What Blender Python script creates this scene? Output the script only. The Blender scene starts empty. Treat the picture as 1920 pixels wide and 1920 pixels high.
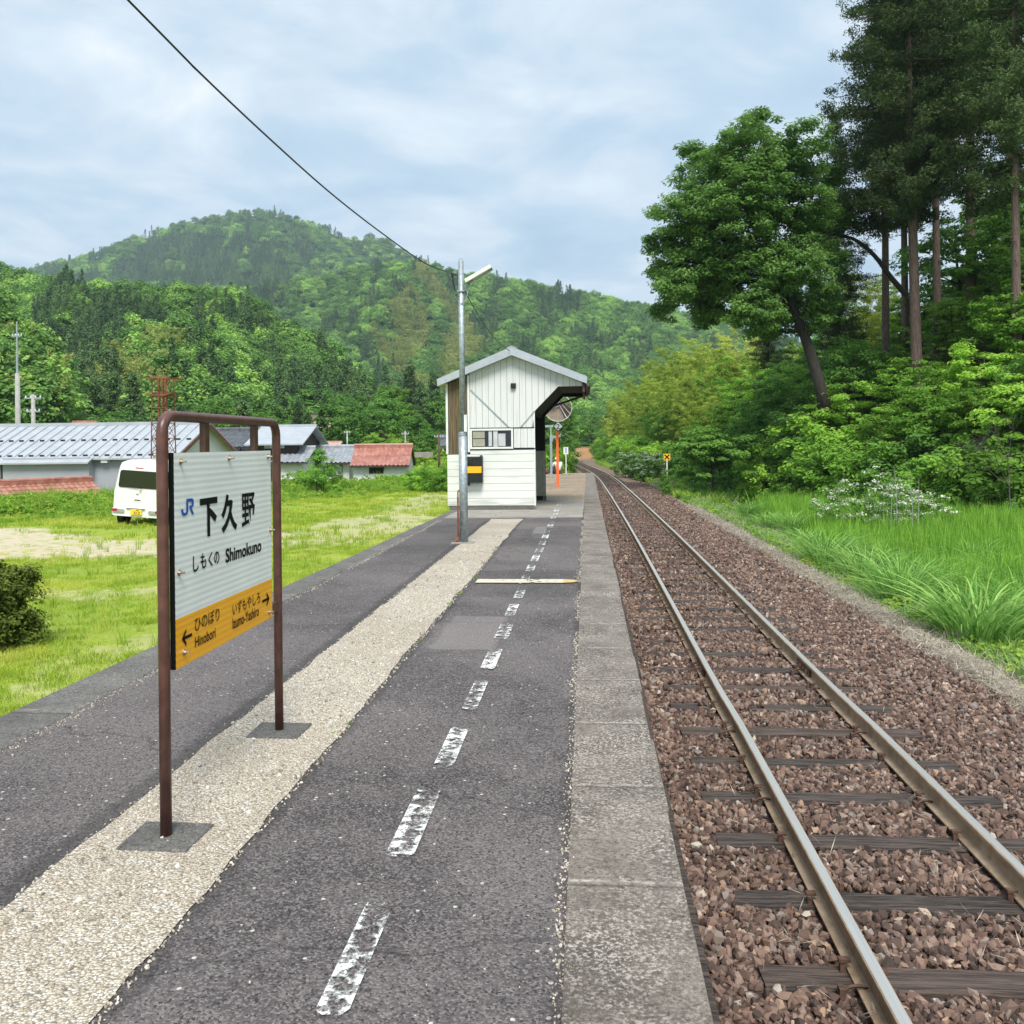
import bpy, math, random
import numpy as np
from mathutils import Vector, Matrix, noise as mnoise

SC = bpy.context.scene
COL = SC.collection
R = math.radians

# ------------------------------------------------------------------ camera
FPX = 1700.0
PSI = math.atan(141 / 1700); RHO = 0.0112
CF = np.array([-math.sin(PSI), math.cos(PSI), 0.0])
_r = np.array([math.cos(PSI), math.sin(PSI), 0.0]); _u = np.array([0, 0, 1.0])
CR = _r * math.cos(RHO) - _u * math.sin(RHO)
CU = _u * math.cos(RHO) + _r * math.sin(RHO)
CP = np.array([0, 0, 1.53])
cam_d = bpy.data.cameras.new("camera"); cam = bpy.data.objects.new("camera", cam_d); COL.objects.link(cam)
cam_d.sensor_width = 36; cam_d.lens = FPX / 1920 * 36; cam_d.shift_y = -(960 - 831.5) / 1920
cam_d.clip_end = 9000; cam_d.clip_start = 0.05
cam.matrix_world = Matrix(((CR[0], CU[0], -CF[0], CP[0]), (CR[1], CU[1], -CF[1], CP[1]), (CR[2], CU[2], -CF[2], CP[2]), (0, 0, 0, 1)))
SC.camera = cam

# ------------------------------------------------------------------ light
SUN_EL, SUN_AZ = R(55), R(168)          # azimuth clockwise from +Y (behind, to the right)
w = bpy.data.worlds.new("World"); SC.world = w; w.use_nodes = True
nt = w.node_tree; nt.nodes.clear()
def N(nt, t, **k):
    n = nt.nodes.new(t)
    for a, b in k.items(): setattr(n, a, b)
    return n
def ramp(nt, fac, stops):
    n = N(nt, 'ShaderNodeValToRGB'); cr = n.color_ramp
    while len(cr.elements) < len(stops): cr.elements.new(0.5)
    for e, (p, c) in zip(cr.elements, stops):
        e.position = p; e.color = (*c, 1) if len(c) == 3 else c
    nt.links.new(fac, n.inputs[0]); return n.outputs[0]
sky = N(nt, 'ShaderNodeTexSky', sky_type='NISHITA', sun_disc=False, sun_elevation=SUN_EL, sun_rotation=SUN_AZ)
sky.air_density = 1.0; sky.dust_density = 1.5
sk = N(nt, 'ShaderNodeVectorMath', operation='SCALE'); sk.inputs[3].default_value = 0.09
nt.links.new(sky.outputs[0], sk.inputs[0])
tc = N(nt, 'ShaderNodeTexCoord')
sep = N(nt, 'ShaderNodeSeparateXYZ'); nt.links.new(tc.outputs['Generated'], sep.inputs[0])
zz = N(nt, 'ShaderNodeMath', operation='ADD'); zz.inputs[1].default_value = 0.16
zm = N(nt, 'ShaderNodeMath', operation='MAXIMUM'); zm.inputs[1].default_value = 0.0
nt.links.new(sep.outputs[2], zm.inputs[0]); nt.links.new(zm.outputs[0], zz.inputs[0])
dx = N(nt, 'ShaderNodeMath', operation='DIVIDE'); dy = N(nt, 'ShaderNodeMath', operation='DIVIDE')
nt.links.new(sep.outputs[0], dx.inputs[0]); nt.links.new(zz.outputs[0], dx.inputs[1])
nt.links.new(sep.outputs[1], dy.inputs[0]); nt.links.new(zz.outputs[0], dy.inputs[1])
cb = N(nt, 'ShaderNodeCombineXYZ'); nt.links.new(dx.outputs[0], cb.inputs[0]); nt.links.new(dy.outputs[0], cb.inputs[1])
n1 = N(nt, 'ShaderNodeTexNoise'); n1.inputs['Scale'].default_value = 2.1; n1.inputs['Detail'].default_value = 8; n1.inputs['Roughness'].default_value = .57
n1.inputs['Distortion'].default_value = .35
nt.links.new(cb.outputs[0], n1.inputs['Vector'])
cloud = ramp(nt, n1.outputs[0], [(0.30, (0.32, 0.43, 0.54)), (0.45, (0.40, 0.505, 0.60)), (0.58, (0.53, 0.60, 0.66)), (0.72, (0.72, 0.745, 0.755))])
mx = N(nt, 'ShaderNodeMix', data_type='RGBA'); mx.inputs[0].default_value = 0.86
nt.links.new(sk.outputs[0], mx.inputs[6]); nt.links.new(cloud, mx.inputs[7])
bg = N(nt, 'ShaderNodeBackground'); bg.inputs[1].default_value = 1.0
nt.links.new(mx.outputs[2], bg.inputs[0])
wo = N(nt, 'ShaderNodeOutputWorld'); nt.links.new(bg.outputs[0], wo.inputs[0])
sd = bpy.data.lights.new("sun", 'SUN'); sun = bpy.data.objects.new("sun", sd); COL.objects.link(sun)
sd.energy = 3.1; sd.angle = R(24); sd.color = (1, .95, .86)
sv = Vector((math.sin(SUN_AZ) * math.cos(SUN_EL), math.cos(SUN_AZ) * math.cos(SUN_EL), math.sin(SUN_EL)))
sun.rotation_euler = sv.to_track_quat('Z', 'Y').to_euler()
SC.view_settings.view_transform = 'Standard'; SC.view_settings.look = 'None'; SC.view_settings.exposure = 0.72; SC.view_settings.gamma = 1
SC.cycles.use_denoising = True
SC.cycles.max_bounces = 6; SC.cycles.diffuse_bounces = 3; SC.cycles.transmission_bounces = 4; SC.cycles.transparent_max_bounces = 8
SC.cycles.sample_clamp_indirect = 4

# ------------------------------------------------------------------ pixel <-> world (for measuring real positions)
def ray(px, py): return CR * (px - 960) / FPX + CU * (831.5 - py) / FPX + CF
def at(px, py, D): return CP + ray(px, py) * D
def onz(px, py, z): d = ray(px, py); return CP + d * ((z - CP[2]) / d[2])
def onx(px, py, x): d = ray(px, py); return CP + d * (x / d[0])
def ony(px, py, y): d = ray(px, py); return CP + d * (y / d[1])

# ------------------------------------------------------------------ object helpers
def tag(o, label=None, cat=None, group=None, kind=None):
    if label: o['label'] = label
    if cat: o['category'] = cat
    if group: o['group'] = group
    if kind: o['kind'] = kind
    return o
def empty(name, loc, rz=0, **k):
    o = bpy.data.objects.new(name, None); COL.objects.link(o); o.location = loc; o.rotation_euler = (0, 0, rz)
    o.empty_display_size = .2
    return tag(o, **k)
def link(name, me, parent=None, world=True):
    o = bpy.data.objects.new(name, me); COL.objects.link(o)
    if parent:
        o.parent = parent
        if world:
            bpy.context.view_layer.update()
            o.matrix_parent_inverse = parent.matrix_world.inverted()
    return o
def npmesh(name, V, F, mats, smooth=False, attr=None, mi=None):
    """V (n,3); F (m,k) all faces the same size"""
    V = np.asarray(V, np.float32); F = np.asarray(F, np.int32)
    me = bpy.data.meshes.new(name)
    me.vertices.add(len(V)); me.vertices.foreach_set('co', V.ravel())
    k = F.shape[1]; m = len(F)
    me.loops.add(m * k); me.loops.foreach_set('vertex_index', F.ravel())
    me.polygons.add(m); me.polygons.foreach_set('loop_start', np.arange(0, m * k, k, dtype=np.int32))
    me.polygons.foreach_set('use_smooth', np.full(m, smooth))
    if mi is not None: me.polygons.foreach_set('material_index', np.asarray(mi, np.int32))
    me.update(calc_edges=True)
    for mt in (mats if isinstance(mats, (list, tuple)) else [mats]): me.materials.append(mt)
    if attr is not None:
        for nm, arr in attr.items():
            a = me.attributes.new(nm, 'FLOAT', 'FACE' if len(arr) == m and len(arr) != len(V) else 'POINT')
            a.data.foreach_set('value', np.asarray(arr, np.float32))
    return me

class MB:
    def __init__(s): s.v = []; s.f = []; s.mi = []; s.m = 0
    def add(s, vs, fs):
        b = len(s.v); s.v += [tuple(map(float, v)) for v in vs]
        for f in fs: s.f.append(tuple(b + i for i in f)); s.mi.append(s.m)
    def box(s, a, b):
        x0, y0, z0 = a; x1, y1, z1 = b
        s.add([(x0, y0, z0), (x1, y0, z0), (x1, y1, z0), (x0, y1, z0), (x0, y0, z1), (x1, y0, z1), (x1, y1, z1), (x0, y1, z1)],
              [(0, 3, 2, 1), (4, 5, 6, 7), (0, 1, 5, 4), (1, 2, 6, 5), (2, 3, 7, 6), (3, 0, 4, 7)])
    def obox(s, c, ax, ay, az):
        c, ax, ay, az = map(np.array, (c, ax, ay, az)); vs = []
        for z in (-1, 1):
            for x, y in ((-1, -1), (1, -1), (1, 1), (-1, 1)): vs.append(c + ax * x + ay * y + az * z)
        s.add(vs, [(0, 3, 2, 1), (4, 5, 6, 7), (0, 1, 5, 4), (1, 2, 6, 5), (2, 3, 7, 6), (3, 0, 4, 7)])
    def prism(s, poly, fn, h0, h1):
        n = len(poly); vs = [fn(p, h0) for p in poly] + [fn(p, h1) for p in poly]
        s.add(vs, [tuple(range(n))[::-1], tuple(range(n, 2 * n))] + [(i, (i + 1) % n, n + (i + 1) % n, n + i) for i in range(n)])
    def tube(s, pts, rad, n=8, cap=True):
        pts = [np.array(p, float) for p in pts]; rr = rad if hasattr(rad, '__len__') else [rad] * len(pts)
        up = None; rings = []
        for i, p in enumerate(pts):
            t = pts[min(i + 1, len(pts) - 1)] - pts[max(i - 1, 0)]; t = t / (np.linalg.norm(t) + 1e-9)
            if up is None:
                up = np.array([0, 0, 1.0]) if abs(t[2]) < .9 else np.array([1.0, 0, 0])
            a = np.cross(t, up); a /= np.linalg.norm(a) + 1e-9; b = np.cross(a, t); up = b
            rings.append([p + rr[i] * (a * math.cos(2 * math.pi * k / n) + b * math.sin(2 * math.pi * k / n)) for k in range(n)])
        vs = [v for r_ in rings for v in r_]; fs = []
        for i in range(len(pts) - 1):
            for k in range(n): fs.append((i * n + k, i * n + (k + 1) % n, (i + 1) * n + (k + 1) % n, (i + 1) * n + k))
        if cap: fs += [tuple(range(n))[::-1], tuple(range((len(pts) - 1) * n, len(pts) * n))]
        s.add(vs, fs)
    def quad(s, a, b, c, d): s.add([a, b, c, d], [(0, 1, 2, 3)])
    def mesh(s, name, mats, smooth=False, autos=None):
        me = bpy.data.meshes.new(name); me.from_pydata(s.v, [], s.f)
        for mt in (mats if isinstance(mats, (list, tuple)) else [mats]): me.materials.append(mt)
        me.polygons.foreach_set('material_index', s.mi)
        if smooth: me.polygons.foreach_set('use_smooth', [True] * len(s.f))
        me.update(); return me
    def build(s, name, mats, parent=None, smooth=False, bevel=0, local=False):
        me = s.mesh(name, mats, smooth)
        o = link(name, me, parent, not local)
        if bevel:
            b = o.modifiers.new('bevel', 'BEVEL'); b.width = bevel; b.segments = 2; b.limit_method = 'ANGLE'
        return o
def catmull(P, n=8):
    P = [np.array(p, float) for p in P]; out = []
    Q = [2 * P[0] - P[1]] + P + [2 * P[-1] - P[-2]]
    for i in range(1, len(Q) - 2):
        for k in range(n):
            t = k / n; a, b, c, d = Q[i - 1], Q[i], Q[i + 1], Q[i + 2]
            out.append(.5 * ((2 * b) + (c - a) * t + (2 * a - 5 * b + 4 * c - d) * t * t + (3 * b - a - 3 * c + d) * t ** 3))
    return out + [P[-1]]

# ------------------------------------------------------------------ materials
def base_mat(name):
    m = bpy.data.materials.new(name); m.use_nodes = True
    return m, m.node_tree, m.node_tree.nodes['Principled BSDF']
def noise_n(t, scale, detail=3, rough=.55, vec=None, dist=0):
    n = N(t, 'ShaderNodeTexNoise'); n.inputs['Scale'].default_value = scale; n.inputs['Detail'].default_value = detail; n.inputs['Roughness'].default_value = rough
    n.inputs['Distortion'].default_value = dist
    if vec: t.links.new(vec, n.inputs['Vector'])
    return n.outputs[0]
def mixc(t, fac, a, b, mode='MIX'):
    n = N(t, 'ShaderNodeMix', data_type='RGBA', blend_type=mode)
    for i, v in ((0, fac), (6, a), (7, b)):
        if isinstance(v, (tuple, list)): n.inputs[i].default_value = (*v, 1) if len(v) == 3 else v
        elif isinstance(v, (int, float)): n.inputs[i].default_value = v
        else: t.links.new(v, n.inputs[i])
    return n.outputs[2]
def math_n(t, op, a, b=None, c=None, clamp=False):
    n = N(t, 'ShaderNodeMath', operation=op, use_clamp=clamp)
    for i, v in enumerate((a, b, c)):
        if v is None: continue
        if isinstance(v, (int, float)): n.inputs[i].default_value = v
        else: t.links.new(v, n.inputs[i])
    return n.outputs[0]
def mapr(t, v, a, b, c=0., d=1., smooth=True):
    n = N(t, 'ShaderNodeMapRange'); n.interpolation_type = 'SMOOTHSTEP' if smooth else 'LINEAR'
    t.links.new(v, n.inputs[0])
    for i, x in enumerate((a, b, c, d)): n.inputs[i + 1].default_value = x
    return n.outputs[0]
def objco(t, scale=None):
    c = N(t, 'ShaderNodeTexCoord').outputs['Object']
    if scale:
        m = N(t, 'ShaderNodeMapping'); m.inputs['Scale'].default_value = scale; t.links.new(c, m.inputs[0]); c = m.outputs[0]
    return c
def geoco(t, scale=None):
    c = N(t, 'ShaderNodeNewGeometry').outputs['Position']
    if scale:
        m = N(t, 'ShaderNodeMapping'); m.inputs['Scale'].default_value = scale; t.links.new(c, m.inputs[0]); c = m.outputs[0]
    return c
def bump(t, h, strength, dist, bsdf):
    b = N(t, 'ShaderNodeBump'); b.inputs['Strength'].default_value = strength; b.inputs['Distance'].default_value = dist
    t.links.new(h, b.inputs['Height']); t.links.new(b.outputs[0], bsdf.inputs['Normal'])
def simple(name, col, rough=.6, metal=0., var=.25, scale=8, bmp=.1, dirt=None, spec=.5):
    m, t, b = base_mat(name); v = geoco(t)
    n = noise_n(t, scale, 5, .6, v)
    c = mixc(t, mapr(t, n, .3, .7), tuple(x * (1 - var) for x in col), tuple(min(1, x * (1 + var)) for x in col))
    if dirt:
        n2 = noise_n(t, scale * .45, 6, .7, v, .6)
        c = mixc(t, mapr(t, n2, dirt[1], dirt[1] + .12), c, dirt[0])
    t.links.new(c, b.inputs['Base Color']); b.inputs['Roughness'].default_value = rough; b.inputs['Metallic'].default_value = metal
    b.inputs['Specular IOR Level'].default_value = spec
    if bmp: bump(t, noise_n(t, scale * 6, 3, .6, v), bmp, .01, b)
    return m
def leafmat(name, c1, c2, trans=.35, inst=False, tintc=None, amp=.5, rough=.55):
    m, t, b = base_mat(name)
    a = N(t, 'ShaderNodeAttribute', attribute_name='lv')
    c = mixc(t, a.outputs['Fac'], c1, c2)
    if inst:
        a2 = N(t, 'ShaderNodeAttribute', attribute_name='tint', attribute_type='INSTANCER'); fac = a2.outputs['Fac']
    else:
        fac = N(t, 'ShaderNodeObjectInfo').outputs['Random']
    if tintc: c = mixc(t, mapr(t, fac, .45, 1., 0, .8), c, tintc)
    g = mapr(t, fac, 0., 1., 1 - amp * .5, 1 + amp * .5, False)
    sc = N(t, 'ShaderNodeVectorMath', operation='SCALE'); t.links.new(c, sc.inputs[0]); t.links.new(g, sc.inputs[3]); c = sc.outputs[0]
    t.links.new(c, b.inputs['Base Color']); b.inputs['Roughness'].default_value = rough; b.inputs['Specular IOR Level'].default_value = .12
    tr = N(t, 'ShaderNodeBsdfTranslucent'); hs = mixc(t, .5, c, (.25, .40, .03), 'MIX'); t.links.new(c, tr.inputs[0])
    ms = N(t, 'ShaderNodeMixShader'); ms.inputs[0].default_value = trans
    t.links.new(b.outputs[0], ms.inputs[1]); t.links.new(tr.outputs[0], ms.inputs[2])
    t.links.new(ms.outputs[0], t.nodes['Material Output'].inputs[0])
    return m

M = {}
M['white_board'] = simple('white_board', (.87, .89, .86), .45, var=.05, scale=2, bmp=.02)
M['black_ink'] = simple('black_ink', (.006, .008, .007), .6, var=.05, bmp=0, spec=.15)
M['blue_ink'] = simple('blue_ink', (.01, .10, .48), .5, var=.05, bmp=0)
M['orange_film'] = simple('orange_film', (1.0, .45, .012), .4, var=.04, scale=2, bmp=.02)
M['brown_paint'] = simple('brown_paint', (.105, .045, .035), .38, var=.25, scale=14, bmp=.15, dirt=((.04, .022, .02), .64))
M['bolt'] = simple('bolt', (.45, .38, .3), .4, .8, var=.3, scale=60, bmp=0)
M['rust'] = simple('rust', (.20, .075, .04), .85, .1, var=.5, scale=10)
M['rail_rust'] = simple('rail_rust', (.10, .055, .038), .85, .1, var=.4, scale=30)
M['galv'] = simple('galv', (.36, .41, .44), .45, .5, var=.25, scale=22, bmp=.05, dirt=((.5, .54, .56), .62))
M['lamp_shade'] = simple('lamp_shade', (.52, .57, .48), .5, var=.12, scale=5, bmp=.02)
M['lamp_tube'] = simple('lamp_tube', (.8, .8, .78), .3, var=.02, bmp=0)
M['black_plastic'] = simple('black_plastic', (.012, .013, .015), .45, var=.3, bmp=.05)
M['yellow_tape'] = simple('yellow_tape', (.85, .45, .01), .5, var=.08, bmp=0)
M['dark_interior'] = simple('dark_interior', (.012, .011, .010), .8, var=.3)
M['roof_metal'] = simple('roof_metal', (.44, .48, .53), .42, .3, var=.08, scale=3, bmp=.02)
M['orange_paint'] = simple('orange_paint', (.80, .14, .03), .5, var=.1, bmp=.03)
M['white_paint'] = simple('white_paint', (.72, .73, .72), .5, var=.08, scale=4, bmp=.03)
M['van_white'] = simple('van_white', (.74, .75, .75), .22, var=.02, scale=2, bmp=0)
M['glass_dark'] = simple('glass_dark', (.012, .014, .016), .06, var=.2, bmp=0, spec=.8)
M['tyre'] = simple('tyre', (.015, .015, .015), .85, var=.3)
M['chrome'] = simple('chrome', (.55, .56, .58), .25, .8, var=.1, bmp=0)
M['red_lens'] = simple('red_lens', (.35, .015, .012), .25, var=.1, bmp=0)
M['plate_yellow'] = simple('plate_yellow', (.85, .58, .03), .5, var=.03, bmp=0)
M['skin'] = simple('skin', (.42, .26, .18), .6, var=.05, bmp=0)
M['concrete_post'] = simple('concrete_post', (.33, .33, .31), .8, var=.15, scale=6)
M['wood_dark'] = simple('wood_dark', (.10, .06, .045), .8, var=.4, scale=5)
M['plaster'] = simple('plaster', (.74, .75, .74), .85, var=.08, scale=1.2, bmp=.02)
M['grey_wall'] = simple('grey_wall', (.34, .36, .40), .8, var=.06, scale=.8, bmp=.02)
M['dark_wood_wall'] = simple('dark_wood_wall', (.05, .04, .035), .8, var=.3, scale=2)
M['thatch'] = simple('thatch', (.13, .105, .08), .95, var=.3, scale=3)
M['curtain'] = simple('curtain', (.5, .53, .55), .7, var=.15, scale=2)

def m_asphalt():
    m, t, b = base_mat('platform_asphalt'); v = geoco(t)
    big = noise_n(t, .55, 4, .6, v); mid = noise_n(t, 4.5, 5, .6, v)
    c = mixc(t, mapr(t, big, .38, .62), (.056, .049, .052), (.135, .118, .118))
    c = mixc(t, mapr(t, mid, .35, .7, 0, .5), c, (.13, .115, .115))
    vo = N(t, 'ShaderNodeTexVoronoi'); vo.inputs['Scale'].default_value = 130; t.links.new(v, vo.inputs['Vector'])
    col = N(t, 'ShaderNodeSeparateColor'); t.links.new(vo.outputs['Color'], col.inputs[0])
    c = mixc(t, mapr(t, col.outputs[0], .35, 1, 0, .6), c, (.27, .245, .235))
    c = mixc(t, mapr(t, col.outputs[1], .72, .95, 0, .75), c, (.018, .017, .018))
    vo2 = N(t, 'ShaderNodeTexVoronoi'); vo2.inputs['Scale'].default_value = 42; t.links.new(v, vo2.inputs['Vector'])
    c2 = N(t, 'ShaderNodeSeparateColor'); t.links.new(vo2.outputs['Color'], c2.inputs[0])
    sp = math_n(t, 'MULTIPLY', math_n(t, 'GREATER_THAN', c2.outputs[0], .975), math_n(t, 'LESS_THAN', vo2.outputs['Distance'], .3))
    c = mixc(t, sp, c, (.5, .47, .44))
    sx = N(t, 'ShaderNodeSeparateXYZ'); t.links.new(v, sx.inputs[0])
    def rect(x0, x1, y0, y1, e=.03):
        wob = math_n(t, 'MULTIPLY', math_n(t, 'SUBTRACT', noise_n(t, 3, 3, .6, v), .5), .12)
        X = math_n(t, 'ADD', sx.outputs[0], wob); Y = math_n(t, 'ADD', sx.outputs[1], wob)
        a = math_n(t, 'MULTIPLY', mapr(t, X, x0 - e, x0 + e), mapr(t, X, x1 - e, x1 + e, 1, 0))
        bb = math_n(t, 'MULTIPLY', mapr(t, Y, y0 - e, y0 + e), mapr(t, Y, y1 - e, y1 + e, 1, 0))
        return math_n(t, 'MULTIPLY', a, bb)
    for (x0, x1, y0, y1, s, cc) in [(-1.2, -.72, 6.7, 8.0, .4, (.26, .235, .23)), (-.95, -.75, 15.3, 16.6, .45, (.27, .26, .25)), (-1.28, -.1, 9.0, 10.9, .25, (.05, .048, .05)),
                                    (-1.3, -.1, 13.5, 14.6, .25, (.05, .048, .05)), (-2.95, -1.95, 12.6, 18.4, .3, (.05, .048, .05)),
                                    (-.12, -.04, 0, 20, .6, (.035, .032, .03)), (-1.38, -1.28, 0, 20, .5, (.035, .032, .03)), (-2.05, -1.93, 0, 18, .5, (.035, .032, .03))]:
        c = mixc(t, math_n(t, 'MULTIPLY', rect(x0, x1, y0, y1), s), c, cc)
    # fine transverse cracks
    wv = N(t, 'ShaderNodeMapping'); wv.inputs['Scale'].default_value = (.25, 1, 1); t.links.new(v, wv.inputs[0])
    vc = N(t, 'ShaderNodeTexVoronoi', feature='DISTANCE_TO_EDGE'); vc.inputs['Scale'].default_value = .22; vc.inputs['Randomness'].default_value = 1
    vd = N(t, 'ShaderNodeVectorMath', operation='ADD'); t.links.new(wv.outputs[0], vd.inputs[0])
    nn = N(t, 'ShaderNodeTexNoise'); nn.inputs['Scale'].default_value = 2.5; nn.inputs['Detail'].default_value = 5; t.links.new(v, nn.inputs['Vector'])
    ns = N(t, 'ShaderNodeVectorMath', operation='SCALE'); ns.inputs[3].default_value = .35; t.links.new(nn.outputs['Color'], ns.inputs[0]); t.links.new(ns.outputs[0], vd.inputs[1])
    t.links.new(vd.outputs[0], vc.inputs['Vector'])
    cr = mapr(t, vc.outputs['Distance'], 0., .0025, .45, 0)
    c = mixc(t, cr, c, (.02, .02, .02))
    t.links.new(c, b.inputs['Base Color']); b.inputs['Roughness'].default_value = .85; b.inputs['Specular IOR Level'].default_value = .3
    hh = math_n(t, 'SUBTRACT', math_n(t, 'SUBTRACT', 1, vo.outputs['Distance']), cr)
    bump(t, hh, .7, .006, b)
    return m
def m_gravel(name, c1, c2, c3, scale, far=None, GAP=.75):
    m, t, b = base_mat(name); v = geoco(t)
    vo = N(t, 'ShaderNodeTexVoronoi'); vo.inputs['Scale'].default_value = scale; t.links.new(v, vo.inputs['Vector'])
    se = N(t, 'ShaderNodeSeparateColor'); t.links.new(vo.outputs['Color'], se.inputs[0])
    c = ramp(t, se.outputs[0], [(0, c1), (.45, c2), (.8, c3), (1, tuple(min(.8, x * 1.5) for x in c3))])
    big = noise_n(t, .8, 5, .65, v, .5)
    c = mixc(t, mapr(t, big, .35, .7, 0, .55), c, c1)
    c = mixc(t, mapr(t, vo.outputs['Distance'], .45, .68, 0, GAP), c, tuple(x * .3 for x in c1))
    if far:
        n3 = noise_n(t, .5, 6, .7, v, 1.); c = mixc(t, mapr(t, n3, .45, .6, 0, .7), c, far)
        n4 = noise_n(t, 1.4, 6, .7, v, 1.); c = mixc(t, mapr(t, n4, .58, .68, 0, .5), c, (.10, .13, .03))
    t.links.new(c, b.inputs['Base Color']); b.inputs['Roughness'].default_value = .9; b.inputs['Specular IOR Level'].default_value = .25
    bump(t, math_n(t, 'SUBTRACT', 1, vo.outputs['Distance']), .8, .012, b)
    return m
def m_concrete(name, c1, c2, lichen=(.40, .39, .36), joints=None, jaxis=1):
    m, t, b = base_mat(name); v = geoco(t)
    n = noise_n(t, 2.2, 6, .65, v, .4); n2 = noise_n(t, 28, 5, .75, v); n3 = noise_n(t, 9, 6, .75, v, 1.2)
    c = mixc(t, mapr(t, n, .3, .7), c1, c2)
    c = mixc(t, mapr(t, n2, .5, .66, 0, .6), c, tuple(x * .45 for x in c1))
    n5 = noise_n(t, 85, 3, .7, v); n6 = noise_n(t, 1.7, 5, .7, v, .3)
    c = mixc(t, math_n(t, 'MULTIPLY', mapr(t, n5, .50, .60), mapr(t, math_n(t, 'ADD', n6, math_n(t, 'MULTIPLY', n3, .6)), .60, 1.05, .12, .95)), c, lichen)
    c = mixc(t, mapr(t, n5, .36, .44, .55, 0), c, tuple(x * .4 for x in c1))
    h = n2
    if joints:
        sx = N(t, 'ShaderNodeSeparateXYZ'); t.links.new(v, sx.inputs[0])
        wob = math_n(t, 'MULTIPLY', noise_n(t, 6, 3, .6, v), .03)
        fr = math_n(t, 'FRACT', math_n(t, 'DIVIDE', math_n(t, 'ADD', sx.outputs[jaxis], wob), joints))
        ln = mapr(t, math_n(t, 'ABSOLUTE', math_n(t, 'SUBTRACT', fr, .5)), 0, .014, 1, 0)
        ln2 = mapr(t, math_n(t, 'ABSOLUTE', math_n(t, 'SUBTRACT', fr, .53)), 0, .02, 1, 0)
        c = mixc(t, math_n(t, 'MULTIPLY', ln2, mapr(t, n3, .4, .6, 0, .7)), c, lichen)
        c = mixc(t, math_n(t, 'MULTIPLY', ln, .5), c, (.05, .048, .044))
        h = math_n(t, 'SUBTRACT', n2, ln)
    t.links.new(c, b.inputs['Base Color']); b.inputs['Roughness'].default_value = .88; b.inputs['Specular IOR Level'].default_value = .3
    bump(t, h, .5, .008, b)
    return m
def m_paint(name, col, thr=.5, sc=11, edge=False):
    m, t, b = base_mat(name); v = geoco(t)
    n = noise_n(t, sc, 7, .62, v, .8); n2 = noise_n(t, 120, 2, .5, v); n3 = noise_n(t, 1.1, 2, .5, v)
    f = math_n(t, 'ADD', math_n(t, 'ADD', n, math_n(t, 'MULTIPLY', math_n(t, 'SUBTRACT', n2, .5), .35)), math_n(t, 'MULTIPLY', math_n(t, 'SUBTRACT', n3, .5), .5))
    if edge:
        sx = N(t, 'ShaderNodeSeparateXYZ'); t.links.new(v, sx.inputs[0])
        ed = mapr(t, math_n(t, 'ABSOLUTE', math_n(t, 'ADD', sx.outputs[0], .70)), .012, .046, -.05, .05); f = math_n(t, 'ADD', f, ed)
        yp = math_n(t, 'FRACT', math_n(t, 'DIVIDE', math_n(t, 'ADD', sx.outputs[1], 1.35), .93)); f = math_n(t, 'ADD', f, mapr(t, yp, .48, .68, 0, -.07))
    a = mapr(t, f, thr, thr + .03)
    a = math_n(t, 'MAXIMUM', a, mapr(t, f, thr - .11, thr - .02, 0, .38))
    t.links.new(a, b.inputs['Alpha'])
    t.links.new(mixc(t, n2, tuple(x * .85 for x in col), col), b.inputs['Base Color']); b.inputs['Roughness'].default_value = .7
    return m
M['asphalt'] = m_asphalt()
M['gravel_strip'] = m_gravel('gravel_strip', (.38, .32, .245), (.56, .49, .39), (.70, .64, .54), 100, None, .6)
M['gravel_far'] = m_gravel('gravel_far', (.22, .17, .13), (.40, .32, .24), (.52, .44, .34), 40, (.30, .22, .14))
M['ballast_bed'] = m_gravel('ballast_bed', (.07, .045, .038), (.12, .078, .065), (.18, .12, .10), 22)
M['edge_concrete'] = m_concrete('edge_concrete', (.105, .090, .076), (.205, .178, .154), (.50, .46, .41), .9)
M['kerb_concrete'] = m_concrete('kerb_concrete', (.09, .088, .082), (.155, .148, .138), (.27, .26, .24), 2.0)
M['slab_concrete'] = m_concrete('slab_concrete', (.23, .215, .19), (.33, .31, .28), (.42, .4, .36), 2.6)
M['pad_concrete'] = m_concrete('pad_concrete', (.085, .082, .078), (.14, .135, .125), (.22, .21, .19))
M['wall_concrete'] = m_concrete('wall_concrete', (.10, .09, .08), (.17, .155, .14), (.24, .22, .2), .6, 1)
M['line_white'] = m_paint('line_white', (.74, .75, .73), .545, 19, edge=True)
M['line_cream'] = m_paint('line_cream', (.62, .56, .44), .38)
M['line_orange'] = m_paint('line_orange', (.60, .42, .18), .40)
M['grit'] = m_paint('grit', (.46, .43, .38), .50, 34)

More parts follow.
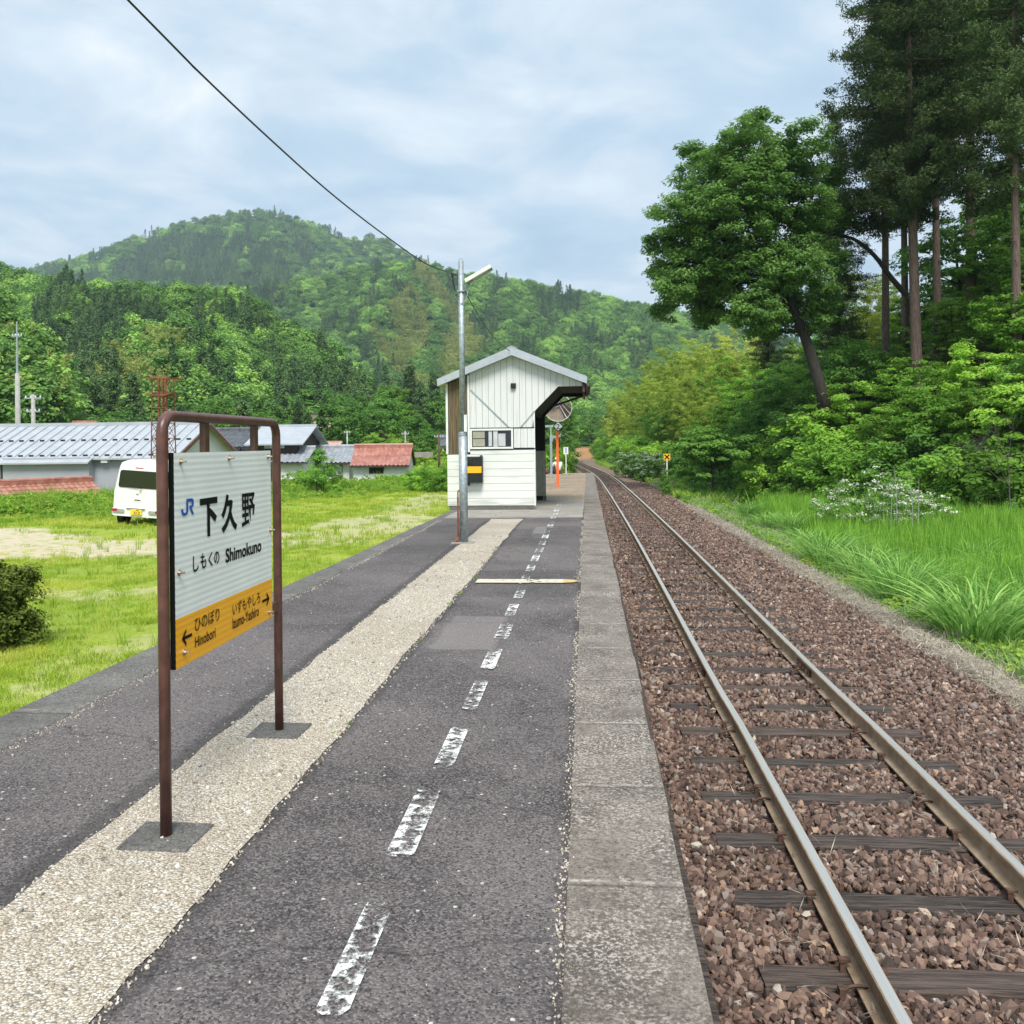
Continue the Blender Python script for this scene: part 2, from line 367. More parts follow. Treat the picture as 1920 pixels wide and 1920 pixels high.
def m_sleeper():
    m, t, b = base_mat('sleeper_wood'); v = geoco(t, (1.2, 30, 30)); r = N(t, 'ShaderNodeObjectInfo').outputs['Random']
    n = noise_n(t, 2, 6, .7, v, .5)
    c = mixc(t, mapr(t, n, .38, .62), (.010, .009, .009), (.10, .075, .064))
    rc_ = mixc(t, mapr(t, n, .35, .65), (.03, .022, .019), (.13, .09, .074)); c = mixc(t, mapr(t, r, .4, .95, 0, .7), c, rc_)
    t.links.new(c, b.inputs['Base Color']); b.inputs['Roughness'].default_value = .85
    bump(t, n, .9, .012, b); return m
M['sleeper'] = m_sleeper()
def m_rail():
    m, t, b = base_mat('rail_side'); v = geoco(t)
    n = noise_n(t, 9, 5, .6, v)
    t.links.new(mixc(t, mapr(t, n, .3, .7), (.30, .21, .13), (.46, .34, .23)), b.inputs['Base Color']); b.inputs['Roughness'].default_value = .75; b.inputs['Metallic'].default_value = .1
    m2, t, b = base_mat('rail_top'); v = geoco(t, (40, .6, 1))
    n = noise_n(t, 2, 3, .5, v)
    t.links.new(mixc(t, n, (.62, .60, .57), (.86, .84, .80)), b.inputs['Base Color']); b.inputs['Roughness'].default_value = .42; b.inputs['Metallic'].default_value = .75
    return m, m2
M['rail_side'], M['rail_top'] = m_rail()
def m_bark(name, c1, c2, sc=(9, 9, 1.5)):
    m, t, b = base_mat(name); v = objco(t, sc); n = noise_n(t, 2, 6, .7, v, .4)
    t.links.new(mixc(t, mapr(t, n, .3, .7), c1, c2), b.inputs['Base Color']); b.inputs['Roughness'].default_value = .9
    bump(t, n, .8, .04, b); return m
M['bark_cedar'] = m_bark('bark_cedar', (.07, .045, .038), (.19, .135, .115))
M['bark_grey'] = m_bark('bark_grey', (.06, .052, .045), (.15, .135, .115))
M['bark_dark'] = m_bark('bark_dark', (.022, .018, .015), (.06, .05, .042))
M['culm'] = m_bark('culm', (.10, .12, .04), (.18, .2, .08))
M['brown_cladding'] = m_bark('brown_cladding', (.085, .06, .032), (.21, .155, .09), (14, 14, .8))
M['stone'] = None
def m_stone():
    m, t, b = base_mat('ballast_stone'); a = N(t, 'ShaderNodeAttribute', attribute_name='tint', attribute_type='INSTANCER').outputs['Fac']
    c = ramp(t, a, [(0, (.045, .034, .030)), (.25, (.105, .068, .055)), (.6, (.195, .125, .098)), (.80, (.285, .19, .15)), (.91, (.25, .225, .205)), (.97, (.42, .27, .18)), (1, (.52, .48, .42))])
    n = noise_n(t, 30, 3, .6, objco(t)); c = mixc(t, mapr(t, n, .3, .7, 0, .4), c, (.085, .06, .05))
    t.links.new(c, b.inputs['Base Color']); b.inputs['Roughness'].default_value = .85; b.inputs['Specular IOR Level'].default_value = .3; return m
M['stone'] = m_stone()
M['leaf_oak'] = leafmat('leaf_oak', (.080, .175, .042), (.215, .37, .090), .45)
M['leaf_cedar'] = leafmat('leaf_cedar', (.038, .070, .028), (.120, .180, .058), .22, rough=.7)
M['leaf_maple'] = leafmat('leaf_maple', (.12, .27, .036), (.27, .50, .075), .45, tintc=(.34, .55, .08))
M['leaf_shade'] = leafmat('leaf_shade', (.080, .20, .042), (.19, .37, .070), .42)
M['leaf_bamboo'] = leafmat('leaf_bamboo', (.24, .36, .045), (.50, .62, .12), .45, tintc=(.54, .58, .14))
M['leaf_bright'] = leafmat('leaf_bright', (.13, .29, .05), (.24, .46, .085), .4)
M['leaf_azalea'] = leafmat('leaf_azalea', (.06, .10, .02), (.24, .31, .05), .25)
M['leaf_red'] = leafmat('leaf_red', (.05, .018, .018), (.12, .035, .03), .3)
M['petal'] = leafmat('petal', (.62, .62, .52), (.80, .80, .74), .3)
M['silver'] = leafmat('silver', (.30, .38, .28), (.60, .66, .55), .3)
M['far_broad'] = leafmat('far_broad', (.095, .21, .058), (.24, .44, .10), .35, True, (.36, .54, .12), .6)
M['far_cedar'] = leafmat('far_cedar', (.066, .135, .062), (.145, .245, .095), .2, True, (.17, .26, .09), .45, .7)
M['far_bamboo'] = leafmat('far_bamboo', (.24, .31, .08), (.42, .47, .15), .35, True, (.45, .47, .15), .3)
M['grass_lawn'] = leafmat('grass_lawn', (.22, .36, .030), (.43, .56, .070), .4, True, (.52, .52, .11), .4)
M['grass_field'] = leafmat('grass_field', (.07, .23, .022), (.36, .62, .09), .42, True, (.27, .50, .07), .5)
M['grass_pampas'] = leafmat('grass_pampas', (.15, .32, .09), (.36, .55, .20), .4, True, (.34, .50, .16), .3)
M['weed'] = leafmat('weed', (.17, .34, .04), (.33, .55, .07), .4, True, (.40, .50, .09), .4)
M['straw'] = leafmat('straw', (.17, .14, .11), (.60, .54, .45), .2, True)

# ------------------------------------------------------------------ terrain
Y_BED = [(-40, 1.87), (4, 1.87), (10, 1.84), (24, 1.79), (37, 1.68), (50, 1.53), (60, 1.38), (74, .93), (92, -.10), (117, -1.45), (134, -1.88), (160, -2.02), (208, -2.05), (260, -2.0), (300, -1.6), (340, .5), (380, 5), (420, 13)]
_pp = np.array(catmull([(a, b, 0) for a, b in Y_BED], 12))
def Xc(Y): return np.interp(Y, _pp[:, 0], _pp[:, 1])
def bedz(Y): return np.interp(Y, [-50, 135, 150, 300, 420], [0, 0, .1, 1.45, 2.6])
FOOT = [(60, 10), (34, 20), (24, 27), (19, 33), (12.8, 41), (9.6, 50), (7.8, 60), (6.2, 80), (5.2, 102), (3.6, 125), (3, 150), (2.5, 220), (3, 300), (10, 340), (22, 420), (40, 600)]
def sstep(a, b, x):
    t = np.clip((x - a) / (b - a), 0, 1); return t * t * (3 - 2 * t)
def footdist(X, Y):
    best = np.full(X.shape, 1e9); sgn = np.ones(X.shape)
    for (x0, y0), (x1, y1) in zip(FOOT[:-1], FOOT[1:]):
        dx, dy = x1 - x0, y1 - y0; L2 = dx * dx + dy * dy
        t = np.clip(((X - x0) * dx + (Y - y0) * dy) / L2, 0, 1)
        d = np.hypot(X - x0 - t * dx, Y - y0 - t * dy)
        s = np.sign((X - x0) * dy - (Y - y0) * dx)
        up = d < best; best = np.where(up, d, best); sgn = np.where(up, s, sgn)
    return best * sgn
def lotY(X): return np.interp(X, [-80, -40, -22, -15, -9, -3], [26, 28, 33, 44, 56, 62])
def hf(X, Y):
    X = np.asarray(X, float); Y = np.asarray(Y, float)
    xc = Xc(Y); d = X - xc; bed = bedz(Y) - 1.25
    low = -3.3 + np.interp(Y, [0, 70, 100, 150, 260, 400], [0, 0, 2.6, 5.4, 10.5, 14])
    lot = -.85 + .06 * np.sin(X * .7 + 1) * np.sin(Y * .33)
    left = lot + (low - lot) * sstep(0, 9, Y - lotY(X))
    wl = sstep(-13, -4, d) * sstep(44, 60, Y)
    left = left + (bed + .1 - left) * wl
    fd = footdist(X, Y)
    fld = bed - .35 - .35 * sstep(3.2, 6, d)
    cap = 6.8 + np.clip(X - 18.5, 0, 40) * .85 + .8 * np.sin(X * .3) * np.sin(Y * .21)
    cap = np.where(Y > 70, np.minimum(cap, 9), cap)
    rise = np.minimum(np.clip(fd, 0, 100) * .80, cap)
    right = fld + np.where(fd > 0, rise, 0) 
    right = np.where(d < 2.5, bed, bed + (right - bed) * sstep(2.5, 3.6, d))
    z = np.where(d < 0, np.where(d > -2.2, bed, left + (bed - left) * sstep(-3.2, -2.2, d)), right)
    return z
gx = np.concatenate([np.linspace(-3000, -160, 20)[:-1], np.linspace(-160, -30, 60)[:-1], np.linspace(-30, 30, 160)[:-1], np.linspace(30, 120, 40)[:-1], np.linspace(120, 3000, 20)])
gy = np.concatenate([np.linspace(-300, -10, 12)[:-1], np.linspace(-10, 80, 180)[:-1], np.linspace(80, 420, 170)[:-1], np.linspace(420, 4500, 30)])
GX, GY = np.meshgrid(gx, gy); GZ = hf(GX, GY)
GZ = np.where((GX > -3.15) & (GX < .2) & (GY < 46), np.minimum(GZ, -1.0), GZ)
nx_, ny_ = len(gx), len(gy)
idx = np.arange(nx_ * ny_).reshape(ny_, nx_)
def gridfaces(idx): return np.stack([idx[:-1, :-1].ravel(), idx[:-1, 1:].ravel(), idx[1:, 1:].ravel(), idx[1:, :-1].ravel()], 1)
def m_ground():
    m, t, b = base_mat('ground_soil'); v = geoco(t); sx = N(t, 'ShaderNodeSeparateXYZ'); t.links.new(v, sx.inputs[0])
    X, Y = sx.outputs[0], sx.outputs[1]
    n = noise_n(t, .35, 5, .6, v); n2 = noise_n(t, 3.5, 6, .7, v); n3 = noise_n(t, 22, 4, .7, v)
    g = mixc(t, mapr(t, n, .35, .65), (.22, .33, .035), (.34, .42, .055))
    g = mixc(t, mapr(t, n2, .45, .65, 0, .55), g, (.40, .38, .13))
    g = mixc(t, mapr(t, n3, .4, .7, 0, .5), g, (.09, .14, .02))
    sand = mixc(t, n3, (.46, .39, .27), (.64, .56, .43))
    wob = math_n(t, 'MULTIPLY', math_n(t, 'SUBTRACT', noise_n(t, .9, 5, .65, v, .5), .5), 5.)
    def blob(cx, cy, rx, ry, e0=.8, e1=1.15):
        a = math_n(t, 'DIVIDE', math_n(t, 'SUBTRACT', math_n(t, 'ADD', X, wob), cx), rx); c = math_n(t, 'DIVIDE', math_n(t, 'SUBTRACT', math_n(t, 'ADD', Y, wob), cy), ry)
        return mapr(t, math_n(t, 'SQRT', math_n(t, 'ADD', math_n(t, 'MULTIPLY', a, a), math_n(t, 'MULTIPLY', c, c))), e0, e1, 1, 0)
    f = None
    for q in SAND:
        bb = math_n(t, 'MULTIPLY', blob(*q[:4]), q[4]); f = bb if f is None else math_n(t, 'MAXIMUM', f, bb)
    f = math_n(t, 'MULTIPLY', f, mapr(t, n2, .32, .55, .35, 1))
    g = mixc(t, f, g, sand)
    # right-hand side: straw verge, then dark forest floor
    straw = mixc(t, n3, (.13, .11, .09), (.40, .36, .31))
    a = math_n(t, 'ADD', X, math_n(t, 'MULTIPLY', math_n(t, 'SUBTRACT', n2, .5), 1.2))
    fr = math_n(t, 'MULTIPLY', mapr(t, a, 2.2, 2.8), mapr(t, Y, 70, 110, 1, 0))
    soil = mixc(t, mapr(t, a, 6.1, 6.9), straw, (.07, .13, .03))
    g = mixc(t, fr, g, soil)
    fl = mapr(t, sx.outputs[2], .2, 1.2); fl = math_n(t, 'MULTIPLY', fl, mapr(t, X, 5, 8))
    g = mixc(t, fl, g, mixc(t, n2, (.02, .035, .012), (.05, .08, .02)))
    # orange soil along the far track
    t.links.new(g, b.inputs['Base Color']); b.inputs['Roughness'].default_value = .95; b.inputs['Specular IOR Level'].default_value = .1
    bump(t, n3, .6, .05, b); return m
SAND = [(-14.5, 20.5, 6.0, 2.2, 1.), (-20, 22.5, 7, 3.0, 1.), (-9.8, 21.5, 3.0, 2.2, .8), (-6.5, 27, 1.6, 6, .6), (-6.5, 40, 1.5, 9, .5), (-8, 14.5, 1.6, .6, .45), (-5.4, 9.5, .9, 1.6, .3), (-13, 12.5, 2.2, .7, .3)]
def sandw(X, Y):
    s = np.zeros(np.shape(X))
    for cx, cy, rx, ry, k in SAND: s = np.maximum(s, k * (1 - sstep(.8, 1.15, np.hypot((X - cx) / rx, (Y - cy) / ry))))
    return s
M['ground'] = m_ground()
g = link('ground', npmesh('ground', np.stack([GX.ravel(), GY.ravel(), GZ.ravel()], 1), gridfaces(idx), M['ground'], True)); tag(g, kind='structure')
def gz(x, y): return float(hf(np.array([x]), np.array([y]))[0])

# hills --------------------------------------------------------------------
HM, t_, b_ = base_mat('hill_ground'); v_ = geoco(t_); t_.links.new(mixc(t_, noise_n(t_, .05, 5, .6, v_), (.02, .045, .015), (.05, .10, .025)), b_.inputs['Base Color']); b_.inputs['Roughness'].default_value = 1
b_.inputs['Specular IOR Level'].default_value = 0
def hill(name, ridge, Dr, base_y, Db, bumpy, seed, p=.8, spur=1.0):
    """ridge: [(px,py)], Dr: (D left, D right) of the crest; the hill has a front slope, a crest and a back slope."""
    px = np.linspace(ridge[0][0], ridge[-1][0], 120); ry = np.interp(px, [r[0] for r in ridge], [r[1] for r in ridge])
    dr = np.interp(px, [ridge[0][0], ridge[-1][0]], Dr); by = np.interp(px, [ridge[0][0], ridge[-1][0]], base_y); db = np.interp(px, [ridge[0][0], ridge[-1][0]], Db)
    vs = np.concatenate([np.linspace(0, 1, 40), [1.08, 1.2, 1.4]]); P = np.zeros((len(vs), len(px), 3))
    for j, v in enumerate(vs):
        for i in range(len(px)):
            k = min(v, 1.0)
            nn = mnoise.fractal(Vector((px[i] / 90, k * 2.2, seed)), 1.0, 2.0, 4)
            D = db[i] + (dr[i] - db[i]) * k ** p
            env = math.sin(math.pi * min(k, 1)) ** .7
            D *= 1 + bumpy * env * nn
            y = by[i] + (ry[i] - by[i]) * k + spur * env * 14 * mnoise.noise(Vector((px[i] / 130 + 7, k * 3, seed)))
            q = at(px[i], y, D)
            if v > 1:
                q = at(px[i], ry[i], dr[i]); out = CF * (v - 1) * (dr[i] - db[i] + 60) * 1.2
                q = q + out - np.array([0, 0, (q[2] + 5) * min(1, (v - 1) / .4)])
            P[j, i] = q
    ii = np.arange(len(vs) * len(px)).reshape(len(vs), len(px))
    o = link(name, npmesh(name, P.reshape(-1, 3), gridfaces(ii), HM, True)); tag(o, kind='structure')
    return P[:40], px, vs[:40]
def gn_scatter(name, pts, rot, scl, idx, tint, protos, **tagk):
    me = bpy.data.meshes.new(name); n = len(pts); me.vertices.add(n); me.vertices.foreach_set('co', np.asarray(pts, np.float32).ravel())
    for nm, ty, arr in (('rot', 'FLOAT_VECTOR', rot), ('scl', 'FLOAT_VECTOR', scl)):
        a = me.attributes.new(nm, ty, 'POINT'); a.data.foreach_set('vector', np.asarray(arr, np.float32).ravel())
    a = me.attributes.new('pick', 'INT', 'POINT'); a.data.foreach_set('value', np.asarray(idx, np.int32))
    a = me.attributes.new('tint', 'FLOAT', 'POINT'); a.data.foreach_set('value', np.asarray(tint, np.float32))
    me.update(); o = link(name, me)
    col = bpy.data.collections.new(name + '_kinds')
    for i, pm in enumerate(protos):
        po = bpy.data.objects.new('%s_kind_%02d' % (name, i), pm); col.objects.link(po)
    ng = bpy.data.node_groups.new(name, 'GeometryNodeTree')
    ng.interface.new_socket('Geometry', in_out='INPUT', socket_type='NodeSocketGeometry'); ng.interface.new_socket('Geometry', in_out='OUTPUT', socket_type='NodeSocketGeometry')
    gi = ng.nodes.new('NodeGroupInput'); go = ng.nodes.new('NodeGroupOutput'); ip = ng.nodes.new('GeometryNodeInstanceOnPoints'); ci = ng.nodes.new('GeometryNodeCollectionInfo')
    ci.inputs['Collection'].default_value = col; ci.inputs['Separate Children'].default_value = True; ci.inputs['Reset Children'].default_value = True
    L = ng.links.new
    def na(nm, ty):
        q = ng.nodes.new('GeometryNodeInputNamedAttribute'); q.data_type = ty; q.inputs['Name'].default_value = nm; return q.outputs['Attribute']
    L(gi.outputs[0], ip.inputs['Points']); L(ci.outputs[0], ip.inputs['Instance']); ip.inputs['Pick Instance'].default_value = True
    L(na('pick', 'INT'), ip.inputs['Instance Index']); L(na('rot', 'FLOAT_VECTOR'), ip.inputs['Rotation']); L(na('scl', 'FLOAT_VECTOR'), ip.inputs['Scale'])
    L(ip.outputs[0], go.inputs[0])
    md = o.modifiers.new('scatter', 'NODES'); md.node_group = ng
    tag(o, kind='stuff', **tagk); return o

# ------------------------------------------------------------------ foliage builders (numpy)
def leafquads(C, Nn, L, W, rng, fold=.15):
    n = len(C); r = rng.normal(size=(n, 3)); Nn = Nn / (np.linalg.norm(Nn, axis=1, keepdims=True) + 1e-9)
    u = np.cross(Nn, r); u /= np.linalg.norm(u, axis=1, keepdims=True) + 1e-9; v = np.cross(Nn, u)
    L = np.broadcast_to(np.asarray(L, float), (n,))[:, None]; W = np.broadcast_to(np.asarray(W, float), (n,))[:, None]
    V = np.stack([C - u * L / 2, C + v * W / 2 + Nn * fold * W, C + u * L / 2, C - v * W / 2 + Nn * fold * W], 1).reshape(-1, 3)
    return V
def leafmesh(name, V, mat, rng, lv=None, mats=None, mi=None):
    n = len(V) // 4; F = np.arange(n * 4).reshape(n, 4)
    return npmesh(name, V, F, mats or mat, False, {'lv': rng.random(n) if lv is None else lv}, mi)
def clumps_to_leaves(cl, cr, per, L, W, rng, flat=.5, center=None, up=.6, outw=.6, rnd=.7):
    """cl (n,3) clump centres, cr radii; leaves sit on the shell of each clump"""
    n = len(cl); d = rng.normal(size=(n, per, 3)); d /= np.linalg.norm(d, axis=2, keepdims=True)
    rad = rng.random((n, per, 1)) ** .45
    off = d * rad * cr[:, None, None]; off[:, :, 2] *= flat
    C = (cl[:, None, :] + off).reshape(-1, 3)
    cen = cl.mean(0) if center is None else center
    ow = cl - cen; ow /= np.linalg.norm(ow, axis=1, keepdims=True) + 1e-9
    Nn = (np.array([0, 0, 1.]) * up + np.repeat(ow, per, 0) * outw * .6 + d.reshape(-1, 3) * .5 + rng.normal(size=(n * per, 3)) * rnd * .5)
    s = rng.uniform(.7, 1.3, n * per)
    lv = np.clip(np.repeat(rng.random(n), per) * .55 + rng.random(n * per) * .45, 0, 1)
    return leafquads(C, Nn, L * s, W * s, rng), lv
def ellipsoid_clumps(rng, n, rx, ry, rz, cz, shell=.5, lump=.25, cutlow=-.75):
    d = rng.normal(size=(n * 3, 3)); d /= np.linalg.norm(d, axis=1, keepdims=True); d = d[d[:, 2] > cutlow][:n]
    ph = rng.uniform(0, 6.28, 3)
    lum = 1 + lump * np.sin(d[:, 0] * 4 + ph[0]) * np.sin(d[:, 1] * 5 + ph[1]) + lump * .6 * np.sin(d[:, 2] * 6 + ph[2])
    r = (shell + (1 - shell) * rng.random(len(d)) ** .6) * lum
    return d * r[:, None] * np.array([rx, ry, rz]) + np.array([0, 0, cz])
def limbs(mb, trunk, cl, rng, r0, k=60, sides=5):
    T = np.array(trunk)
    sel = rng.choice(len(cl), min(k, len(cl)), replace=False)
    for i in sel:
        c = cl[i]; zz = c[2] - .35 * np.hypot(*(c[:2] - T[-1][:2])) - .3
        j = int(np.argmin(np.abs(T[:, 2] - np.clip(zz, T[len(T) // 3][2], T[-1][2])))); s = T[j]
        mid = s * .5 + c * .5 + np.array([0, 0, -.06 * np.linalg.norm(c - s)]) + rng.normal(size=3) * .12
        mb.tube([s, s * .75 + mid * .25, mid, c], [r0, r0 * .7, r0 * .45, r0 * .15], sides, False)
def broad_tree(seed, H, rx, rz, cz, leaf, per, nc, cr, mat, bark, trunk_r=.16, lean=(0, 0), flat=.5, shell=.45, cut=-.7, L=.17, W=.10, ktw=50, up=.6):
    rng = np.random.default_rng(seed)
    cl = ellipsoid_clumps(rng, nc, rx, rx, rz, cz, shell, .22, cut)
    crs = rng.uniform(.7, 1.3, len(cl)) * cr
    V, lv = clumps_to_leaves(cl, crs, per, L, W, rng, flat, np.array([0, 0, cz]), up)
    crown = leafmesh('crown', V, M[mat], rng, lv)
    mb = MB(); tk = catmull([(0, 0, -.4), (lean[0] * .3 + .05, lean[1] * .3, H * .3), (lean[0] * .6, lean[1] * .6 + .05, H * .55), (lean[0], lean[1], H * .85)], 4)
    mb.tube(tk, list(np.linspace(trunk_r, trunk_r * .25, len(tk))), 8)
    limbs(mb, tk, cl, rng, trunk_r * .35, ktw)
    return crown, mb.mesh('trunk', M[bark], True)
def cedar_tree(seed, H, z0, rmax, mat, bark, trunk_r=.3, nb=170, per=90, L=.20, W=.07, droop=.25, bare=True, cl_r=.5, top=.12):
    """straight conifer; boughs carry drooping needle clumps from z0 to H"""
    rng = np.random.default_rng(seed); cl = []; mb = MB()
    tk = [(0, 0, -.5), (0, 0, H * .33), (.05, 0, H * .66), (0, 0, H)]; mb.tube(catmull(tk, 4), list(np.linspace(trunk_r, .04, 13)), 9)
    for i in range(nb):
        u = (i + rng.random()) / nb; z = z0 + (H - z0) * u
        prof = (1 - u) ** .7 * (.65 + .35 * min(1, u * 5)) + top * (1 - u)
        Lb = rmax * prof * rng.uniform(.6, 1.12); a = rng.uniform(0, 6.283)
        dr = np.array([math.cos(a), math.sin(a), 0]); steps = max(2, int(Lb / (cl_r * .8)))
        for s in range(1, steps + 1):
            q = s / steps; 
            p = dr * Lb * q + np.array([0, 0, z - droop * Lb * q + .22 * Lb * q * q]) + rng.normal(size=3) * .13
            if q > .05: cl.append(p)
        if i % 2 == 0: mb.tube([(0, 0, z), dr * Lb * .5 + np.array([0, 0, z - droop * Lb * .4]), dr * Lb * .95 + np.array([0, 0, z - droop * Lb * .75])], [.05, .03, .012], 4, False)
    if bare:
        for i in range(14):
            z = z0 * rng.uniform(.45, 1); a = rng.uniform(0, 6.28); l = rng.uniform(.3, 1.0)
            mb.tube([(0, 0, z), (math.cos(a) * l, math.sin(a) * l, z - .1 * l)], [.025, .008], 4, False)
    cl = np.array(cl); crs = rng.uniform(.7, 1.25, len(cl)) * cl_r
    V, lv = clumps_to_leaves(cl, crs, per, L, W, rng, .75, np.array([0, 0, H * .4]), .25, .5, 1.2)
    return leafmesh('crown', V, M[mat], rng, lv), mb.mesh('trunk', M[bark], True)
def bamboo_plant(seed, H, mat, nculm=9, spread=1.5, per=30, L=.30, W=.055):
    rng = np.random.default_rng(seed); mb = MB(); cl = []; 
    for i in range(nculm):
        a = rng.uniform(0, 6.28); r = spread * math.sqrt(rng.random()); h = H * rng.uniform(.75, 1.05); b = rng.uniform(0, 6.28); bend = rng.uniform(.12, .3) * h
        p = [np.array([math.cos(a) * r, math.sin(a) * r, 0]) + np.array([math.cos(b) * bend * u ** 2.6, math.sin(b) * bend * u ** 2.6, h * (u - .10 * u ** 4)]) for u in np.linspace(0, 1, 9)]
        mb.tube(p, list(np.linspace(.035, .006, 9)), 5, False)
        for k in range(44):
            u = rng.uniform(.25, 1.0); j = min(7, int(u * 8)); q = p[j] + (p[j + 1] - p[j]) * (u * 8 - j)
            l = (.25 + .95 * math.sin(min(1, (1 - u) * 1.6 + .15) * 1.57)) * rng.uniform(.4, 1.0); c = rng.uniform(0, 6.28)
            cl.append(q + np.array([math.cos(c) * l, math.sin(c) * l, .25 * l - .35 * l * l + rng.normal() * .1]))
    cl = np.array(cl); V, lv = clumps_to_leaves(cl, rng.uniform(.22, .44, len(cl)), per, L, W, rng, .45, np.array([0, 0, H * .4]), .7, .3, .8)
    return leafmesh('crown', V, M[mat], rng, lv), mb.mesh('trunk', M['culm'], True)
def place(kind, name, loc, rz, s, label, cat, group=None, sz=None, tilt=(0, 0)):
    o = empty(name, loc, rz, label=label, cat=cat, group=group); o.rotation_euler = (tilt[0], tilt[1], rz); o.scale = (s, s, sz or s)
    for nm, me in zip(('crown', 'trunk'), kind):
        if me is None: continue
        c = bpy.data.objects.new(nm, me); COL.objects.link(c); c.parent = o
    return o
def far_crown(seed, r, h, kind, mat, n=1300, L=.75):
    rng = np.random.default_rng(seed)
    if kind == 'b':
        cl = ellipsoid_clumps(rng, 70, r, r, h * .42, h * .55, .62, .25, -.5); cr = rng.uniform(.8, 1.3, len(cl)) * r * .3
        V, lv = clumps_to_leaves(cl, cr, n // len(cl), L, L * .7, rng, .7, np.array([0, 0, h * .4]), .7, .6, .6)
    elif kind == 'c':
        cl = []
        for i in range(110):
            u = rng.random() ** .8 * .97; a = rng.uniform(0, 6.28); q = r * (1 - u) ** .8 * rng.uniform(.55, 1.05)
            cl.append((math.cos(a) * q, math.sin(a) * q, h * (.12 + .88 * u) - q * .25))
        cl = np.array(cl); V, lv = clumps_to_leaves(cl, np.full(len(cl), r * .26), n // len(cl), L * .8, L * .35, rng, .8, np.array([0, 0, h * .3]), .35, .7, .9)
    else:
        cl = []
        for i in range(9):
            a = rng.uniform(0, 6.28); q = r * rng.random() ** .5; b = rng.uniform(0, 6.28)
            for u in np.linspace(.4, 1, 9):
                cl.append((math.cos(a) * q + math.cos(b) * 1.6 * u ** 3 + rng.normal() * .3, math.sin(a) * q + math.sin(b) * 1.6 * u ** 3 + rng.normal() * .3, h * (u - .12 * u ** 4)))
        cl = np.array(cl); V, lv = clumps_to_leaves(cl, np.full(len(cl), .6), n // len(cl), L * .8, L * .25, rng, .6, None, .7, .3, .7)
    return leafmesh('far_' + kind, V, M[mat], rng, lv)
#@@SPLIT1
# ------------------------------------------------------------------ hills and the woods that cover them
FARK = [far_crown(1, 4.2, 9, 'b', 'far_broad'), far_crown(2, 4.0, 10, 'b', 'far_broad'), far_crown(3, 4.6, 8.5, 'b', 'far_broad'), far_crown(4, 2.6, 14, 'c', 'far_cedar'), far_crown(5, 2.3, 15, 'c', 'far_cedar'), far_crown(6, 2.9, 13, 'c', 'far_cedar'), far_crown(7, 2.4, 11, 'p', 'far_bamboo')]
def forest(name, surf, n, kindfn, smin, smax, seed, label, tintfn=None, vmin=0.0):
    P, px, vs = surf; rng = np.random.default_rng(seed)
    A = np.linalg.norm(np.cross(P[1:, :-1] - P[:-1, :-1], P[:-1, 1:] - P[:-1, :-1]), axis=2)
    # more trees where the slope faces the valley (perspective-weighted so near slopes are as dense as far ones)
    Wt = A.copy(); Wt[vs[:-1] < vmin] = 0; Wt = Wt.ravel() / Wt.sum()
    pick = rng.choice(len(Wt), n, p=Wt); j, i = np.unravel_index(pick, A.shape); a, b = rng.random((2, n))
    Q = (P[j, i] * ((1 - a) * (1 - b))[:, None] + P[j, i + 1] * (a * (1 - b))[:, None] + P[j + 1, i] * ((1 - a) * b)[:, None] + P[j + 1, i + 1] * (a * b)[:, None])
    pxs = px[i] + a * (px[1] - px[0]); k = (vs[j] + b * (vs[1] - vs[0]))
    ids = np.zeros(n, int); tint = np.zeros(n)
    for q in range(n):
        ty = kindfn(pxs[q], k[q], mnoise.fractal(Vector((pxs[q] / 60, k[q] * 4, seed * 3.1)), 1, 2, 3), rng)
        ids[q] = {'b': rng.integers(0, 3), 'c': 3 + rng.integers(0, 3), 'p': 6}[ty]
        base = .5 + .55 * mnoise.noise(Vector((pxs[q] / 35, k[q] * 6, 4.2 + seed)))
        tint[q] = np.clip(base + rng.normal() * .22, 0, 1)
    s = rng.uniform(smin, smax, n); S = np.stack([s * rng.uniform(.85, 1.2, n), s * rng.uniform(.85, 1.2, n), s * rng.uniform(.85, 1.2, n)], 1)
    S[ids >= 3, :2] *= .95
    Rr = np.stack([rng.normal(size=n) * .05, rng.normal(size=n) * .05, rng.uniform(0, 6.28, n)], 1)
    return gn_scatter(name, Q - np.array([0, 0, .8]), Rr, S, ids, tint, FARK, label=label, cat='forest')
hA = hill('mountain', [(-260, 600), (-120, 560), (50, 512), (110, 497), (180, 484), (240, 455), (290, 442), (330, 424), (400, 413), (450, 407), (500, 403), (560, 416), (600, 428), (640, 447), (690, 452), (730, 458), (770, 490), (830, 510), (900, 525), (960, 560)], (1650, 1500), (620, 640), (900, 900), .05, 1.7, .9)
forest('mountain_forest', hA, 6500, lambda x, v, n, r: 'c' if (n + (.25 if (x < 540 and v < .93 - abs(x - 330) / 900) else -.35)) > 0 else 'b', 1.05, 1.5, 11, 'hazy green forest on the tall far mountain')
hB = hill('wooded_hill', [(380, 590), (450, 556), (520, 540), (600, 528), (680, 512), (740, 505), (790, 500), (830, 516), (900, 528), (960, 537), (1020, 545), (1080, 556), (1140, 568), (1200, 577), (1300, 600), (1500, 650), (1900, 700)], (900, 800), (838, 830), (300, 260), .09, 5.3, .9)
forest('hillside_forest', hB, 8500, lambda x, v, n, r: 'p' if (abs(x - 800) < 110 - abs(v - .58) * 250 and n > -.3) else ('c' if n > .18 else 'b'), .75, 1.12, 21, 'mixed green forest on the long middle ridge behind the shelter', vmin=.02)
